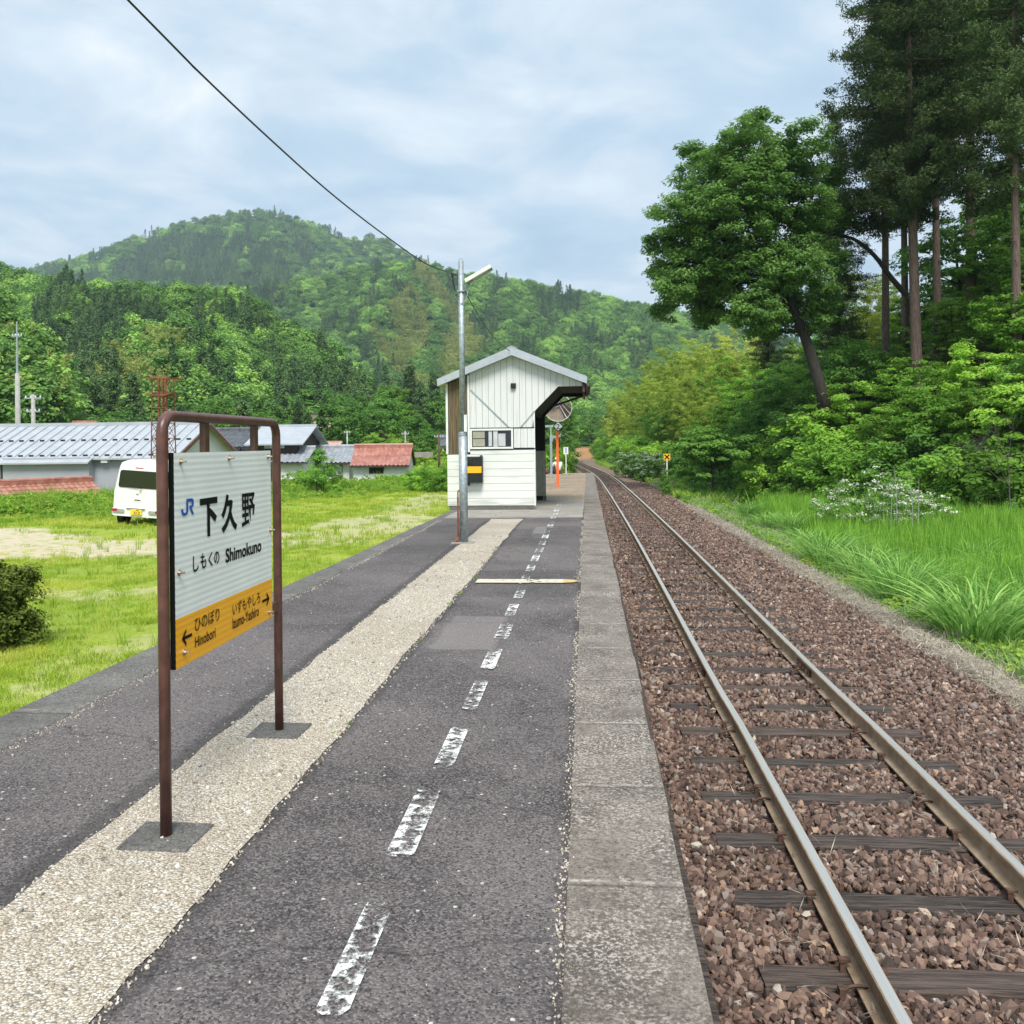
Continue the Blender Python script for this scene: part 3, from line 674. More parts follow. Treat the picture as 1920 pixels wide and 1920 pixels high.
hC = hill('steep_hill', [(-220, 500), (-100, 500), (0, 522), (60, 540), (150, 560), (240, 566), (330, 566), (430, 578), (480, 604), (560, 645), (640, 705), (700, 760), (770, 810), (830, 826)], (330, 215), (800, 836), (135, 175), .10, 9.1, .9)
forest('steep_forest', hC, 4300, lambda x, v, n, r: 'c' if n + (.10 if x < 300 else -.06) - (.55 if (v > .86 and 150 < x < 500) else 0) - (.9 if x < 70 else 0) > 0 else 'b', .52, .80, 31, 'dense cedar and broadleaf forest on the steep hill behind the village')
hD = hill('foot_hill', [(90, 800), (170, 760), (220, 690), (290, 650), (340, 655), (400, 690), (450, 735), (500, 790), (540, 825)], (175, 160), (815, 830), (122, 122), .05, 3.3, .9, .6)
forest('foot_hill_wood', hD, 420, lambda x, v, n, r: 'p' if (abs(x - 250) < 90 and abs(v - .5) < .35 and r.random() < .55) else ('c' if (x < 215 or n > .35) else 'b'), .5, .78, 41, 'light broadleaf and bamboo wood on the small spur above the grey roof')
hE = hill('left_hill', [(-260, 560), (-120, 600), (0, 650), (40, 680), (75, 730), (100, 790)], (112, 100), (815, 822), (82, 82), .04, 6.3, .9, .4)
forest('left_hill_wood', hE, 190, lambda x, v, n, r: 'b' if r.random() < .85 else 'p', .5, .75, 51, 'broadleaf wood at the far left behind the grey roof')

# ------------------------------------------------------------------ platform (structure)
YE = 46.0
def sheet(name, x0, x1, y0, y1, z, mat, nx=2, ny=2, kind='structure'):
    mb = MB(); mb.quad((x0, y0, z), (x1, y0, z), (x1, y1, z), (x0, y1, z)); o = mb.build(name, mat); tag(o, kind=kind); return o
mb = MB(); fnz = lambda p, h: (p[0], p[1], h)
XW = .285
mb.prism([(-3.34, -25), (XW, -25), (XW, YE), (-3.0, YE), (-3.10, 22), (-3.20, 12)], fnz, -1.6, -.012)
tag(mb.build('platform_wall', M['wall_concrete']), kind='structure')
# edge slabs towards the track: slightly uneven line
rg = random.Random(4)
mb = MB(); y = -25.0
while y < YE:
    y2 = min(y + .9, YE); dx_ = rg.uniform(-.006, .008); dz_ = rg.uniform(-.003, .003)
    mb.box((-.086, y + .002, -.15), (.315 + dx_, y2 - .002, .006 + dz_)); y = y2
tag(mb.build('platform_edge', M['edge_concrete'], bevel=.006), kind='structure')
mb = MB(); y = -25.0
while y < 20.8:
    y2 = min(y + 2.0, 20.8); f = lambda yy: -3.37 + .22 * max(0, min(1, (yy - 4) / 16))
    mb.prism([(f(y), y + .002), (-2.98, y + .002), (-2.98, y2 - .002), (f(y2), y2 - .002)], fnz, -.9, .004 + rg.uniform(-.003, .003)); y = y2
tag(mb.build('platform_kerb', M['kerb_concrete'], bevel=.006), kind='structure')
def strip(name, xl, xr, y0, y1, z, mat, seed=1, jit=.012, step=.12):
    rg = random.Random(seed); mb = MB(); n = int((y1 - y0) / step); prev = None; a = b = 0
    for i in range(n + 1):
        y = y0 + (y1 - y0) * i / n; a = a * .7 + rg.gauss(0, jit * .6); b = b * .7 + rg.gauss(0, jit * .6)
        cur = ((xl(y) if callable(xl) else xl) + a, (xr(y) if callable(xr) else xr) + b, y)
        if prev: mb.quad((prev[0], prev[2], z), (prev[1], prev[2], z), (cur[1], y, z), (cur[0], y, z))
        prev = cur
    o = mb.build(name, mat); tag(o, kind='structure'); return o
sheet('platform_asphalt', -2.99, -.08, -25, 18.7, 0.0, M['asphalt'])
strip('gravel_strip', -1.95, -1.325, -25, 18.3, .005, M['gravel_strip'], 3, .012)
strip('concrete_slab', -2.98, -.09, 18.6, 24.2, .003, M['slab_concrete'], 5, .01, .4)
sheet('platform_gravel', -3.02, -.086, 24.0, YE, -.001, M['gravel_far'])
# painted dashes, each one worn
rg = random.Random(12)
mb = MB(); y = -1.35; k = 0
while y < 23.4:
    l = .64 + rg.uniform(-.05, .06); x = -.70 + rg.uniform(-.012, .012); wd = .050 + rg.uniform(-.006, .006)
    P = [(x - wd, y + .02), (x - wd * .5, y), (x + wd * .6, y), (x + wd, y + .03), (x + wd, y + l - .02), (x + wd * .5, y + l), (x - wd * .6, y + l), (x - wd, y + l - .03)]
    mb.add([(a, b, .0105) for a, b in P], [tuple(range(8))]); y += .93; k += 1
tag(mb.build('painted_line', M['line_white']), kind='structure')
mb = MB(); mb.m = 0; mb.quad((-1.24, 9.86, .0115), (-.28, 9.86, .0115), (-.28, 10.12, .0115), (-1.24, 10.12, .0115)); mb.m = 1
mb.add([(-.28, 9.86, .0115), (-.16, 9.9, .0115), (-.115, 9.98, .0115), (-.16, 10.08, .0115), (-.28, 10.12, .0115)], [(0, 1, 2, 3, 4)])
tag(mb.build('painted_mark', [M['line_cream'], M['line_orange']]), kind='structure')
# old timber facing along the foot of the platform wall
rg = random.Random(77); 
for y0 in np.arange(.5, 22, 2.4):
    mb = MB(); y1 = y0 + 2.3; dxx = rg.uniform(-.012, .012)
    mb.box((.30, y0, -1.2), (.43 + dxx, y1, -.42 + rg.uniform(-.05, .03))); o = mb.build('timber_plank', M['sleeper'], bevel=.01)
    tag(o, 'weathered dark timber board facing the platform wall beside the track', 'plank', 'timber boards along the platform wall')

# ------------------------------------------------------------------ track
def track_pt(Y, off, z):
    e = .5; dxy = (Xc(Y + e) - Xc(Y - e)) / (2 * e); L = math.hypot(1, dxy); return np.array([Xc(Y) + off / L, Y - off * dxy / L, z + bedz(Y)])
TS = np.concatenate([np.arange(-25, 30, 1.0), np.arange(30, 420, 1.0)])
# ballast bed
cross = [(-2.6, -1.32), (-1.75, -1.13), (-1.5, -1.115), (1.6, -1.115), (2.1, -1.14), (2.75, -1.30), (3.2, -1.5)]
wf = lambda Y: 1 + 1.0 * float(np.clip((Y - 122) / 14, 0, 1))
P = np.array([[track_pt(Y, o_ * wf(Y), z + (.08 if Y > 130 else 0)) for o_, z in cross] for Y in TS])
P[:, :3, 0] = np.where((TS < YE)[:, None] & (P[:, :3, 0] < .29), .29, P[:, :3, 0])
m_, t_, b_ = base_mat('ballast_bed2')
src = M['ballast_bed']
bt = src.node_tree; bb = bt.nodes['Principled BSDF']; vv = geoco(bt); sx_ = N(bt, 'ShaderNodeSeparateXYZ'); bt.links.new(vv, sx_.inputs[0])
old = bb.inputs['Base Color'].links[0].from_socket
nn_ = noise_n(bt, .7, 5, .65, vv)
yw = math_n(bt, 'ADD', sx_.outputs[1], math_n(bt, 'MULTIPLY', nn_, 3.0))
c_ = mixc(bt, mapr(bt, yw, 31, 32, 0, .45), old, (.30, .23, .17)); c_ = mixc(bt, mapr(bt, sx_.outputs[1], 130, 150, 0, .85), c_, (.38, .20, .085))
bt.links.new(c_, bb.inputs['Base Color'])
ii = np.arange(P.shape[0] * P.shape[1]).reshape(P.shape[:2])
tag(link('ballast_bed', npmesh('ballast_bed', P.reshape(-1, 3), gridfaces(ii), M['ballast_bed'], True)), kind='structure')
# rails: profile extruded along the line
prof = [(-.0625, -1.073), (.0625, -1.073), (.0625, -1.062), (.010, -1.045), (.008, -.965), (.0325, -.952), (.0325, -.927), (.026, -.920), (-.026, -.920), (-.0325, -.927), (-.0325, -.952), (-.008, -.965), (-.010, -1.045), (-.0625, -1.062)]
for side, lab in ((-1, 'brown steel rail with worn shiny top nearest the platform'), (1, 'brown steel rail with worn shiny top farther from the platform')):
    P = np.array([[track_pt(Y, side * .566 + a, z) for a, z in prof] for Y in TS]); n, k = P.shape[:2]; V = P.reshape(-1, 3); F = []; mi = []
    for i in range(n - 1):
        for j in range(k):
            F.append((i * k + j, i * k + (j + 1) % k, (i + 1) * k + (j + 1) % k, (i + 1) * k + j)); mi.append(1 if j == 7 else 0)
    tag(link('rail', npmesh('rail', V, F, [M['rail_side'], M['rail_top']], False, None, mi)), lab, 'rail')
# sleepers with spikes
def sleeper_mesh(seed):
    rg = random.Random(seed); mb = MB(); n = 14; X = np.linspace(-1.05, 1.05, n); V = []; 
    for i, x in enumerate(X):
        j = lambda s: rg.gauss(0, s)
        for (y, z) in ((-.1, -.14), (.1, -.14), (.1, -.012), (.085, 0), (-.085, 0), (-.1, -.012)): V.append((x + j(.003), y + j(.004), z + j(.004)))
    F = [tuple(range(6)), tuple(range((n - 1) * 6, n * 6))[::-1]] + [(i * 6 + k, (i + 1) * 6 + k, (i + 1) * 6 + (k + 1) % 6, i * 6 + (k + 1) % 6) for i in range(n - 1) for k in range(6)]
    mb.add(V, F); return mb.mesh('sleeper', M['sleeper'])
SM = [sleeper_mesh(i) for i in range(5)]
mb = MB(); mb.obox((0, 0, .02), (.014, 0, 0), (0, .014, 0), (0, 0, .045)); mb.obox((.008, 0, .058), (.028, 0, 0), (0, .018, 0), (0, 0, .008)); spike_me = mb.mesh('spike', M['rail_rust'])
mb = MB()   # rail anchor: a curled spring clip gripping the foot
mb.tube(catmull([(-.05, 0, -.01), (-.02, 0, .022), (.03, .005, .028), (.07, .01, .012), (.085, .012, -.02)], 3), .009, 5); mb.box((-.065, -.02, -.03), (-.04, .03, .02)); anchor_me = mb.mesh('anchor', M['rail_rust'])
def trot(Y): return -math.atan((Xc(Y + .5) - Xc(Y - .5)))
y = 1.55; k = 0
rg = random.Random(5)
while y < 140:
    yy = y + rg.uniform(-.02, .02); p = track_pt(yy, 0, -1.078 - max(0, rg.gauss(0, .008)))
    o = link('sleeper', SM[k % 5]); o.location = p; o.rotation_euler = (0, 0, trot(yy) + rg.uniform(-.012, .012) + (math.pi if rg.random() < .5 else 0))
    tag(o, 'dark weathered timber sleeper lying across under both rails', 'sleeper', 'timber sleepers under the rails')
    if y < 26:
        for s in (-1, 1):
            for q in (-1, 1):
                c = bpy.data.objects.new('spike', spike_me); COL.objects.link(c); c.parent = o; c.location = (s * .566 + q * .083, q * s * .045, .0); c.rotation_euler = (0, 0, 0 if q < 0 else math.pi)
            c = bpy.data.objects.new('anchor', anchor_me); COL.objects.link(c); c.parent = o; c.location = (s * .566 - .09, -.15, .015)
    y += .75; k += 1
mb = MB()
for s in (-.566, .566):
    for q in (-1, 1):
        c = track_pt(10.35, s + q * .028, -1.0); mb.obox(c, (.010, 0, 0), (0, .28, 0), (0, 0, .032))
    for q in (-1, 1):
        jb = MB(); c = track_pt(10.35, s + q * .028, -1.0)
        jb.obox(c, (.010, 0, 0), (0, .28, 0), (0, 0, .032))
        for dy_ in (-.2, -.07, .07, .2): jb.obox(c + np.array([q * .018, dy_, 0]), (.014, 0, 0), (0, .014, 0), (0, 0, .014))
        if q < 0: keep = jb
        else: keep.v and keep.add(jb.v, jb.f)
    tag(keep.build('fishplate', M['wood_dark']), 'dark bolted joint plate clamped on the %s rail' % ('nearer' if s < 0 else 'farther'), 'joint plate')
# stones
def stone(seed):
    rng = np.random.default_rng(seed); import bmesh
    bm = bmesh.new(); bmesh.ops.create_icosphere(bm, subdivisions=1, radius=1)
    for v in bm.verts: v.co = v.co * rng.uniform(.72, 1.2)
    for i in range(5):
        d = rng.normal(size=3); d /= np.linalg.norm(d); d = Vector(d); h = rng.uniform(.45, .75)
        for v in bm.verts:
            q = v.co.dot(d)
            if q > h: v.co -= d * (q - h)
    for v in bm.verts: v.co.x *= rng.uniform(1.0, 1.05) * 1.15; v.co.z *= .75
    me = bpy.data.meshes.new('stone'); bm.to_mesh(me); bm.free(); me.materials.append(M['stone']); return me
STONES = [stone(i) for i in range(10)]
rng = np.random.default_rng(8)
pts = []; sc = []
def stone_zone(y0, y1, dens, s0, s1, layers=1):
    n = int((y1 - y0) * 4.6 * dens); Y = rng.uniform(y0, y1, n); O = rng.uniform(-1.75, 2.6, n)
    zc = np.interp(O, [c[0] for c in cross], [c[1] for c in cross]); X = Xc(Y) + O
    lump = np.array([mnoise.noise(Vector((a * 1.5, b * 1.5, 0))) for a, b in zip(X, Y)])
    z = zc + bedz(Y) + rng.uniform(-.012, .03, n) + lump * .022
    ph = ((Y - 1.55) / .75) % 1.0; dist = np.minimum(ph, 1 - ph) * .75
    on = (dist < .115) & (np.abs(O) < 1.06); hide = mnoise
    cov = np.array([mnoise.noise(Vector((a * 1.1 + 9, round((b - 1.55) / .75) * 3.7, 2))) for a, b in zip(X, Y)])
    keep = ~(on & (cov < .30 + rng.normal(size=n) * .08 + np.where(Y < 9, .25, 0))); z = np.where(on, -1.065 + bedz(Y) + rng.uniform(-.01, .02, n), z)
    rl = np.minimum(np.abs(O - .566), np.abs(O + .566)); keep &= rl > .085; keep &= X > .45
    keep &= ~((O > 2.0) & (rng.random(n) < (O - 2.0) * 1.5))
    pts.append(np.stack([X, Y, z], 1)[keep]); sc.append(rng.uniform(s0, s1, keep.sum()))
stone_zone(1.6, 9, 1350, .016, .032); stone_zone(1.6, 9, 120, .032, .046); stone_zone(9, 16, 900, .020, .038); stone_zone(16, 30, 420, .026, .042); stone_zone(30, 60, 110, .032, .05)
pts = np.concatenate(pts); sc = np.concatenate(sc); n = len(pts)
gn_scatter('ballast_stones', pts, rng.uniform(0, 6.28, (n, 3)) * np.array([1, 1, 1]), sc[:, None] * rng.uniform(.75, 1.3, (n, 3)), rng.integers(0, 10, n), rng.random(n), STONES, label='reddish brown crushed stone ballast between and beside the rails', cat='ballast')
print('stones', n)
#@@SPLIT2
# ------------------------------------------------------------------ lettering
def text_me(body, fn, w, h, mat, offset=0.0, shear=0, sx=1):
    """flat lettering mesh; fn(u, v) maps u in 0..w, v in 0..h to a world point"""
    cu = bpy.data.curves.new('lettering', 'FONT'); cu.body = body; cu.offset = offset; cu.resolution_u = 4; cu.fill_mode = 'FRONT'
    o = bpy.data.objects.new('lettering_tmp', cu); COL.objects.link(o)
    me = bpy.data.meshes.new_from_object(o.evaluated_get(bpy.context.evaluated_depsgraph_get()))
    bpy.data.objects.remove(o); bpy.data.curves.remove(cu)
    n = len(me.vertices); co = np.zeros(n * 3); me.vertices.foreach_get('co', co); co = co.reshape(-1, 3)
    lo, hi = co.min(0), co.max(0)
    q = np.array([fn((c[0] - lo[0]) / (hi[0] - lo[0]) * w, (c[1] - lo[1]) / (hi[1] - lo[1]) * h) for c in co])
    me.vertices.foreach_set('co', q.ravel()); me.materials.clear(); me.materials.append(mat); me.update(); me.name = 'lettering'
    return me

# ------------------------------------------------------------------ station name sign
sg = empty('station_sign', (-1.655, 4.08, 0), label='white and orange station name board hung in a brown pipe frame', cat='sign')
XB = -1.63; K = 1.63 / 1.60
def SY(y): return y * K
def SZ(z): return 1.53 + (z - 1.53) * K
y0, y1, z0, z1, zb = SY(3.398), SY(4.478), SZ(.665), SZ(1.508), SZ(.860)
mb = MB(); XP = -1.66; ya, yb = 3.425, 4.735; zt = 1.655; r_ = .0225; rc = .075
path = [(XP, ya, 0.0), (XP, ya, .8), (XP, ya, zt - rc)] + [(XP, ya + rc - rc * math.cos(a), zt - rc + rc * math.sin(a)) for a in np.linspace(.2, 1.57, 6)] + [(XP, yb - rc + rc * math.sin(a), zt - rc + rc * math.cos(a)) for a in np.linspace(0, 1.4, 6)] + [(XP, yb, zt - rc), (XP, yb, .8), (XP, yb, 0.0)]
mb.tube(path, r_, 20); mb.build('frame', M['brown_paint'], sg, True)
mb = MB(); mb.box((XP - .012, ya + .02, z0 + .005), (XP + .012, yb - .02, z0 + .055)); mb.build('crossbar', M['brown_paint'], sg)
for yy in (3.83, 4.42):
    mb = MB(); mb.box((XP - .016, yy - .022, z1 - .06), (XP + .010, yy + .022, zt)); mb.build('hanger', M['brown_paint'], sg)
# ribbed panel: shallow horizontal corrugation on the face
def panel(name, za, zb_, mat, x):
    n = max(4, int((zb_ - za) / .0026)); V = []; F = []
    for i in range(n + 1):
        z = za + (zb_ - za) * i / n; d = .00030 * math.sin((z - z0) / .0262 * 2 * math.pi)
        V += [(x + d, y0, z), (x + d, y1, z)]
    for i in range(n): F.append((2 * i, 2 * i + 1, 2 * i + 3, 2 * i + 2))
    return link(name, npmesh(name, V, F, mat, True), sg)
mb = MB(); mb.box((XB - .022, y0, z0), (XB - .0025, y1, z1)); pb = mb.build('board', M['black_ink'], sg)
fa = panel('face', zb, z1, M['white_board'], XB); fo = panel('band', z0, zb, M['orange_film'], XB)
XT = XB + .0026
def sign_text(body, ya_, yb_, za, zb_, mat, off, name='lettering'):
    link(name, text_me(body, lambda u, v: (XT, SY(ya_) + u, SZ(za) + v), (yb_ - ya_) * K, (zb_ - za) * K, mat, off), sg)
sign_text('下', 3.627, 3.805, 1.152, 1.315, M['black_ink'], .040)
sign_text('久', 3.846, 4.026, 1.150, 1.319, M['black_ink'], .040)
sign_text('野', 4.080, 4.248, 1.150, 1.311, M['black_ink'], .015)
for ch, a, b, c, d in (('し', 3.556, 3.610, 1.021, 1.087), ('も', 3.628, 3.684, 1.024, 1.089), ('く', 3.706, 3.748, 1.022, 1.084), ('の', 3.765, 3.820, 1.026, 1.078)): sign_text(ch, a, b, c, d, M['black_ink'], .016)
sign_text('Shimokuno', 3.888, 4.328, 1.015, 1.078, M['black_ink'], .026)
sign_text('ひのぼり', 3.567, 3.813, .778, .836, M['black_ink'], .006)
sign_text('Hinobori', 3.567, 3.770, .713, .757, M['black_ink'], .010)
sign_text('いずもやしろ', 3.960, 4.304, .768, .824, M['black_ink'], .006)
sign_text('Izumo-Yashiro', 3.958, 4.285, .708, .758, M['black_ink'], .010)
def arrow(yc, zc, s, w, t):
    mb = MB(); f = lambda a, b: (XT, SY(yc + s * a), SZ(zc + b))
    def q(P): P = P if s > 0 else P[::-1]; mb.add([f(*p) for p in P], [tuple(range(len(P)))])
    q([(-w, -t / 2), (w - t * .8, -t / 2), (w - t * .8, t / 2), (-w, t / 2)])
    h = .036; q([(w, 0), (w - h - t * .3, h), (w - h - t * .3, h - t * 1.25), (w - t * 1.3, 0)]); q([(w, 0), (w - t * 1.3, 0), (w - h - t * .3, -h + t * 1.25), (w - h - t * .3, -h)])
    mb.build('arrow', M['black_ink'], sg)
arrow(3.493, .774, -1, .046, .013); arrow(4.383, .768, 1, .050, .013)
# the two-letter railway emblem, drawn as one joined outline
mb = MB()
def lg(pts): mb.add([(XT, SY(3.455 + u * .114), SZ(1.257 + v * .066)) for u, v in pts], [tuple(range(len(pts)))])
lg([(0, .42), (0, .25), (.06, .08), (.18, 0), (.34, 0), (.30, .17), (.2, .19), (.15, .28), (.15, .42)])
lg([(.34, 0), (.48, .08), (.55, .25), (.55, .80), (.40, .80), (.40, .30), (.37, .2), (.30, .17)])
lg([(.40, .80), (.55, .80), (.82, .80), (.82, 1.0), (.40, 1.0)])
lg([(.82, 1.0), (.95, .95), (1.0, .82), (1.0, .62), (.95, .48), (.84, .42), (.80, .56), (.84, .64), (.84, .76), (.82, .80)])
lg([(.64, .58), (.80, .56), (.84, .42), (.64, .40)]); lg([(.66, .40), (.82, .41), (1.02, 0), (.86, 0)])
mb.build('emblem', M['blue_ink'], sg)
for (yy, zz) in ((y0 + .055, z1 - .035), ((y0 + y1) / 2, z1 - .03), (y1 - .045, z1 - .03), (y0 + .03, .98 + .05), (y1 - .02, 1.10), (y0 + .07, z0 + .055), (y1 - .05, z0 + .035)):
    mb = MB(); mb.tube([(XB, yy, zz), (XB + .004, yy, zz)], .013, 12); mb.tube([(XB + .004, yy, zz), (XB + .012, yy, zz)], .008, 6); mb.tube([(XB + .012, yy, zz), (XB + .026, yy, zz)], .0042, 8)
    mb.build('bolt', M['bolt'], sg)
for nm, yy, dxp, lab in (('footing', ya, .0, 'low dark concrete footing slab around the nearer sign post'), ('footing', yb, .0, 'low dark concrete footing slab around the farther sign post')):
    mb = MB(); mb.prism([(-1.80, yy - .125), (-1.52, yy - .13), (-1.515, yy + .12), (-1.805, yy + .125)], fnz, -.05, .014); tag(mb.build(nm, M['pad_concrete'], bevel=.008), lab, 'footing')

# ------------------------------------------------------------------ lamp post
lx, ly = -1.916, 13.912
lp = empty('lamp_post', (lx, ly, 0), label='grey galvanised pole with a slanted fluorescent lamp, standing before the shelter', cat='lamp post')
mb = MB(); mb.tube([(lx, ly, -.02), (lx, ly, 1.70)], .066, 24); mb.build('pole', M['galv'], lp, True)
mb = MB(); mb.tube([(lx, ly, 1.66), (lx, ly, 1.70)], [.071, .071], 24); mb.tube([(lx, ly, 1.70), (lx, ly, 1.72)], [.066, .046], 24); mb.build('collar', M['galv'], lp)
mb = MB(); mb.tube([(lx, ly, 1.70), (lx, ly, 4.36)], [.047, .042], 24); mb.build('upper_pole', M['galv'], lp, True)
mb = MB(); mb.tube([(lx + .02 * math.cos(a), ly, 4.385 + .022 * math.sin(a)) for a in np.linspace(-1.5, 4.7, 14)], .005, 6); mb.build('eye_ring', M['galv'], lp)
def oLP(px, py, dy=0.0): return ony(px, py, ly + dy)
A = oLP(873, 528); B = oLP(921, 500)
ax = B - A; Lm = np.linalg.norm(ax); ax /= Lm; up = np.array([-ax[2], 0, ax[0]]); dd = np.array([0, 1., 0])
mb = MB()
sec = [(-.11, -.035), (-.045, .035), (.045, .035), (.11, -.035), (.10, -.038), (.035, .022), (-.035, .022), (-.10, -.038)]
V = [];  
for s_, e in ((0, 0), (Lm, 1)):
    for (a, b) in sec: V.append(A + ax * s_ + dd * a + up * b)
mb.add(V, [(k, (k + 1) % 8, 8 + (k + 1) % 8, 8 + k) for k in range(8)]); mb.add([V[0], V[1], V[2], V[3]], [(0, 1, 2, 3)]); mb.add([V[8], V[9], V[10], V[11]], [(3, 2, 1, 0)])
mb.build('lamp_shade', M['lamp_shade'], lp)
mb = MB(); mb.tube([A + ax * .06 - up * .015, B - ax * .03 - up * .015], .016, 10); mb.build('lamp_tube', M['lamp_tube'], lp, True)
mb = MB(); mb.box((lx - .055, ly - .055, 3.88), (lx + .055, ly + .055, 3.90)); mb.tube([(lx + .04, ly, 3.89), A - up * .03 + ax * .1], .012, 8); mb.tube(catmull([(lx + .045, ly - .02, 4.0), (lx + .1, ly - .03, 3.85), (lx + .05, ly - .05, 3.72), (lx, ly - .055, 3.70)], 4), .007, 6); mb.build('bracket', M['galv'], lp)
mb = MB(); mb.tube([(lx - .085, ly - .02, .02), (lx - .085, ly - .02, .72)], .014, 8); mb.tube(catmull([(lx - .085, ly - .02, .72), (lx - .08, ly - .02, .8), (lx - .05, ly - .02, .82)], 3), .012, 6)
mb.tube(catmull([(lx - .085, ly - .02, .12), (lx - .10, ly - .03, .05), (lx - .16, ly - .04, .012)], 4), .02, 8); mb.build('conduit', M['rust'], lp)
for zz in (.95, 1.2):
    mb = MB(); mb.tube([(lx - .05, ly, zz), (lx - .12, ly, zz)], .008, 6); mb.build('step_bolt', M['galv'], lp)
mb = MB(); mb.box((lx + .03, ly - .075, 1.72), (lx + .075, ly - .05, 1.98)); mb.build('terminal_box', M['white_paint'], lp)
mb = MB(); mb.box((lx - .18, ly - .16, -.01), (lx + .16, ly + .16, .016)); tag(mb.build('footing', M['slab_concrete'], bevel=.004), 'thin pale concrete footing at the bottom of the lamp post', 'footing')
# overhead cable: from the lamp post back over the camera's left
CB0 = ony(855, 515, ly); 
H0 = at(240, 0, 6.0); tX, tY = H0[0] - CB0[0], H0[1] - CB0[1]
cp = []
for (px, py) in ((855, 515), (800, 495), (720, 440), (620, 362), (500, 255), (370, 132), (240, 0)):
    d = ray(px, py); # intersect with vertical plane through CB0 and H0
    nrm = np.array([tY, -tX, 0]); s_ = ((CB0 - CP) @ nrm) / (d @ nrm); cp.append(CP + d * s_)
ext = cp[-1] + (cp[-1] - cp[-2]) * 9; 
mb = MB(); mb.tube(catmull(cp + [ext], 8), .008, 6); tag(mb.build('overhead_cable', M['black_plastic'], smooth=True), 'long black cable sagging from the upper left sky to the lamp post', 'cable')
q0 = oLP(869, 541); q1 = ony(955, 657, 20.62)
mb = MB(); mb.tube([q0 + (q1 - q0) * u - np.array([0, 0, .32 * 4 * u * (1 - u) * .5]) for u in np.linspace(0, 1, 14)], .008, 6); tag(mb.build('service_cable', M['black_plastic'], smooth=True), 'short black cable running from the lamp post to the shelter gable', 'cable')
mb = MB(); a_ = oLP(848, 516); b_2 = oLP(853, 545)
mb.tube([a_, (a_ + b_2) / 2 + np.array([.0, -.02, 0]), b_2], .012, 6); mb.box(tuple(a_ - .02), tuple(a_ + .02)); mb.tube([a_, (lx, ly, a_[2] - .02)], .006, 5); mb.tube([b_2, (lx - .03, ly - .04, b_2[2] - .1)], .006, 5); mb.build('insulator', M['black_plastic'], lp)

# ------------------------------------------------------------------ shelter
y0s, y1s = 20.85, 24.35
sh = empty('shelter', (-2.2, 22.6, 0), label='small white gabled waiting shelter standing on the platform', cat='shelter')
fy = lambda p, h: (p[0], h, p[1])
def ribs(name, poly_fn, x0, x1, step, y, zlo, mat, groove=.006):
    """vertical cladding boards: slightly separated slabs; poly_fn(x)->(zlo,zhi)"""
    mb = MB(); n = max(1, int(round((x1 - x0) / step))); w_ = (x1 - x0) / n
    for i in range(n):
        a, b = x0 + i * w_ + groove / 2, x0 + (i + 1) * w_ - groove / 2
        la, ha = poly_fn(a); lb, hb = poly_fn(b)
        if ha - la < .01 and hb - lb < .01: continue
        pr = [(a, la), (b, lb), (b, hb), (a, ha)]
        br = [x for x in BREAKS if a < x < b]
        if br: x = br[0]; lm, hm = poly_fn(x); pr = [(a, la), (x, lm), (b, lb), (b, hb), (x, hm), (a, ha)]
        mb.prism(pr, fy, y, y + .02)
    return mb.build(name, mat, sh)
apx, apz = -1.700, 3.55
def under(x): return apz - abs(x - apx) * .397
BREAKS = [apx, -1.19, -.645]
def up_panel(x):
    lo = 1.90 if x < -1.19 else (2.28 + (x + 1.19) * 1.018 if x < -.645 else 2.83)
    return lo, under(x) - .002
def m_weather(name, col, grime, sc):
    m, t, b = base_mat(name); v = geoco(t, sc); v0 = geoco(t); n = noise_n(t, 2, 6, .65, v, .3); n2 = noise_n(t, 1.1, 4, .6, v0); n3 = noise_n(t, 40, 4, .7, v0)
    c = mixc(t, mapr(t, n, .48, .72, 0, .55), col, grime); c = mixc(t, mapr(t, n2, .5, .75, 0, .35), c, tuple(x * .82 for x in grime)); c = mixc(t, mapr(t, n3, .62, .70, 0, .3), c, tuple(x * .5 for x in grime))
    sx = N(t, 'ShaderNodeSeparateXYZ'); t.links.new(v0, sx.inputs[0]); c = mixc(t, math_n(t, 'MULTIPLY', mapr(t, sx.outputs[2], .08, .32, .6, 0), mapr(t, n, .35, .6)), c, (.30, .30, .24))
    t.links.new(c, b.inputs['Base Color']); b.inputs['Roughness'].default_value = .6; bump(t, n3, .08, .01, b); return m
M['clad_white'] = m_weather('clad_white', (.66, .67, .67), (.44, .44, .42), (9, 9, .5))
M['board_white'] = m_weather('board_white', (.72, .74, .70), (.52, .55, .49), (.7, .7, 9))
M['tile_beige'] = simple('tile_beige', (.34, .33, .26), .6, var=.12, scale=6)
ribs('gable_cladding', up_panel, -2.70, -.10, .148, y0s, 0, M['clad_white'])
ribs('window_side_panel', lambda x: (1.43, 1.875), -1.685, -1.215, .148, y0s, 0, M['clad_white'])
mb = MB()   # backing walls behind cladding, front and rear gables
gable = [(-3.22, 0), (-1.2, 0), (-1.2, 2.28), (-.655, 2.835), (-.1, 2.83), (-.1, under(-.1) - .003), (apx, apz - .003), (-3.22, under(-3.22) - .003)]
wx0, wx1, wz0, wz1 = -2.66, -1.745, 1.45, 1.84
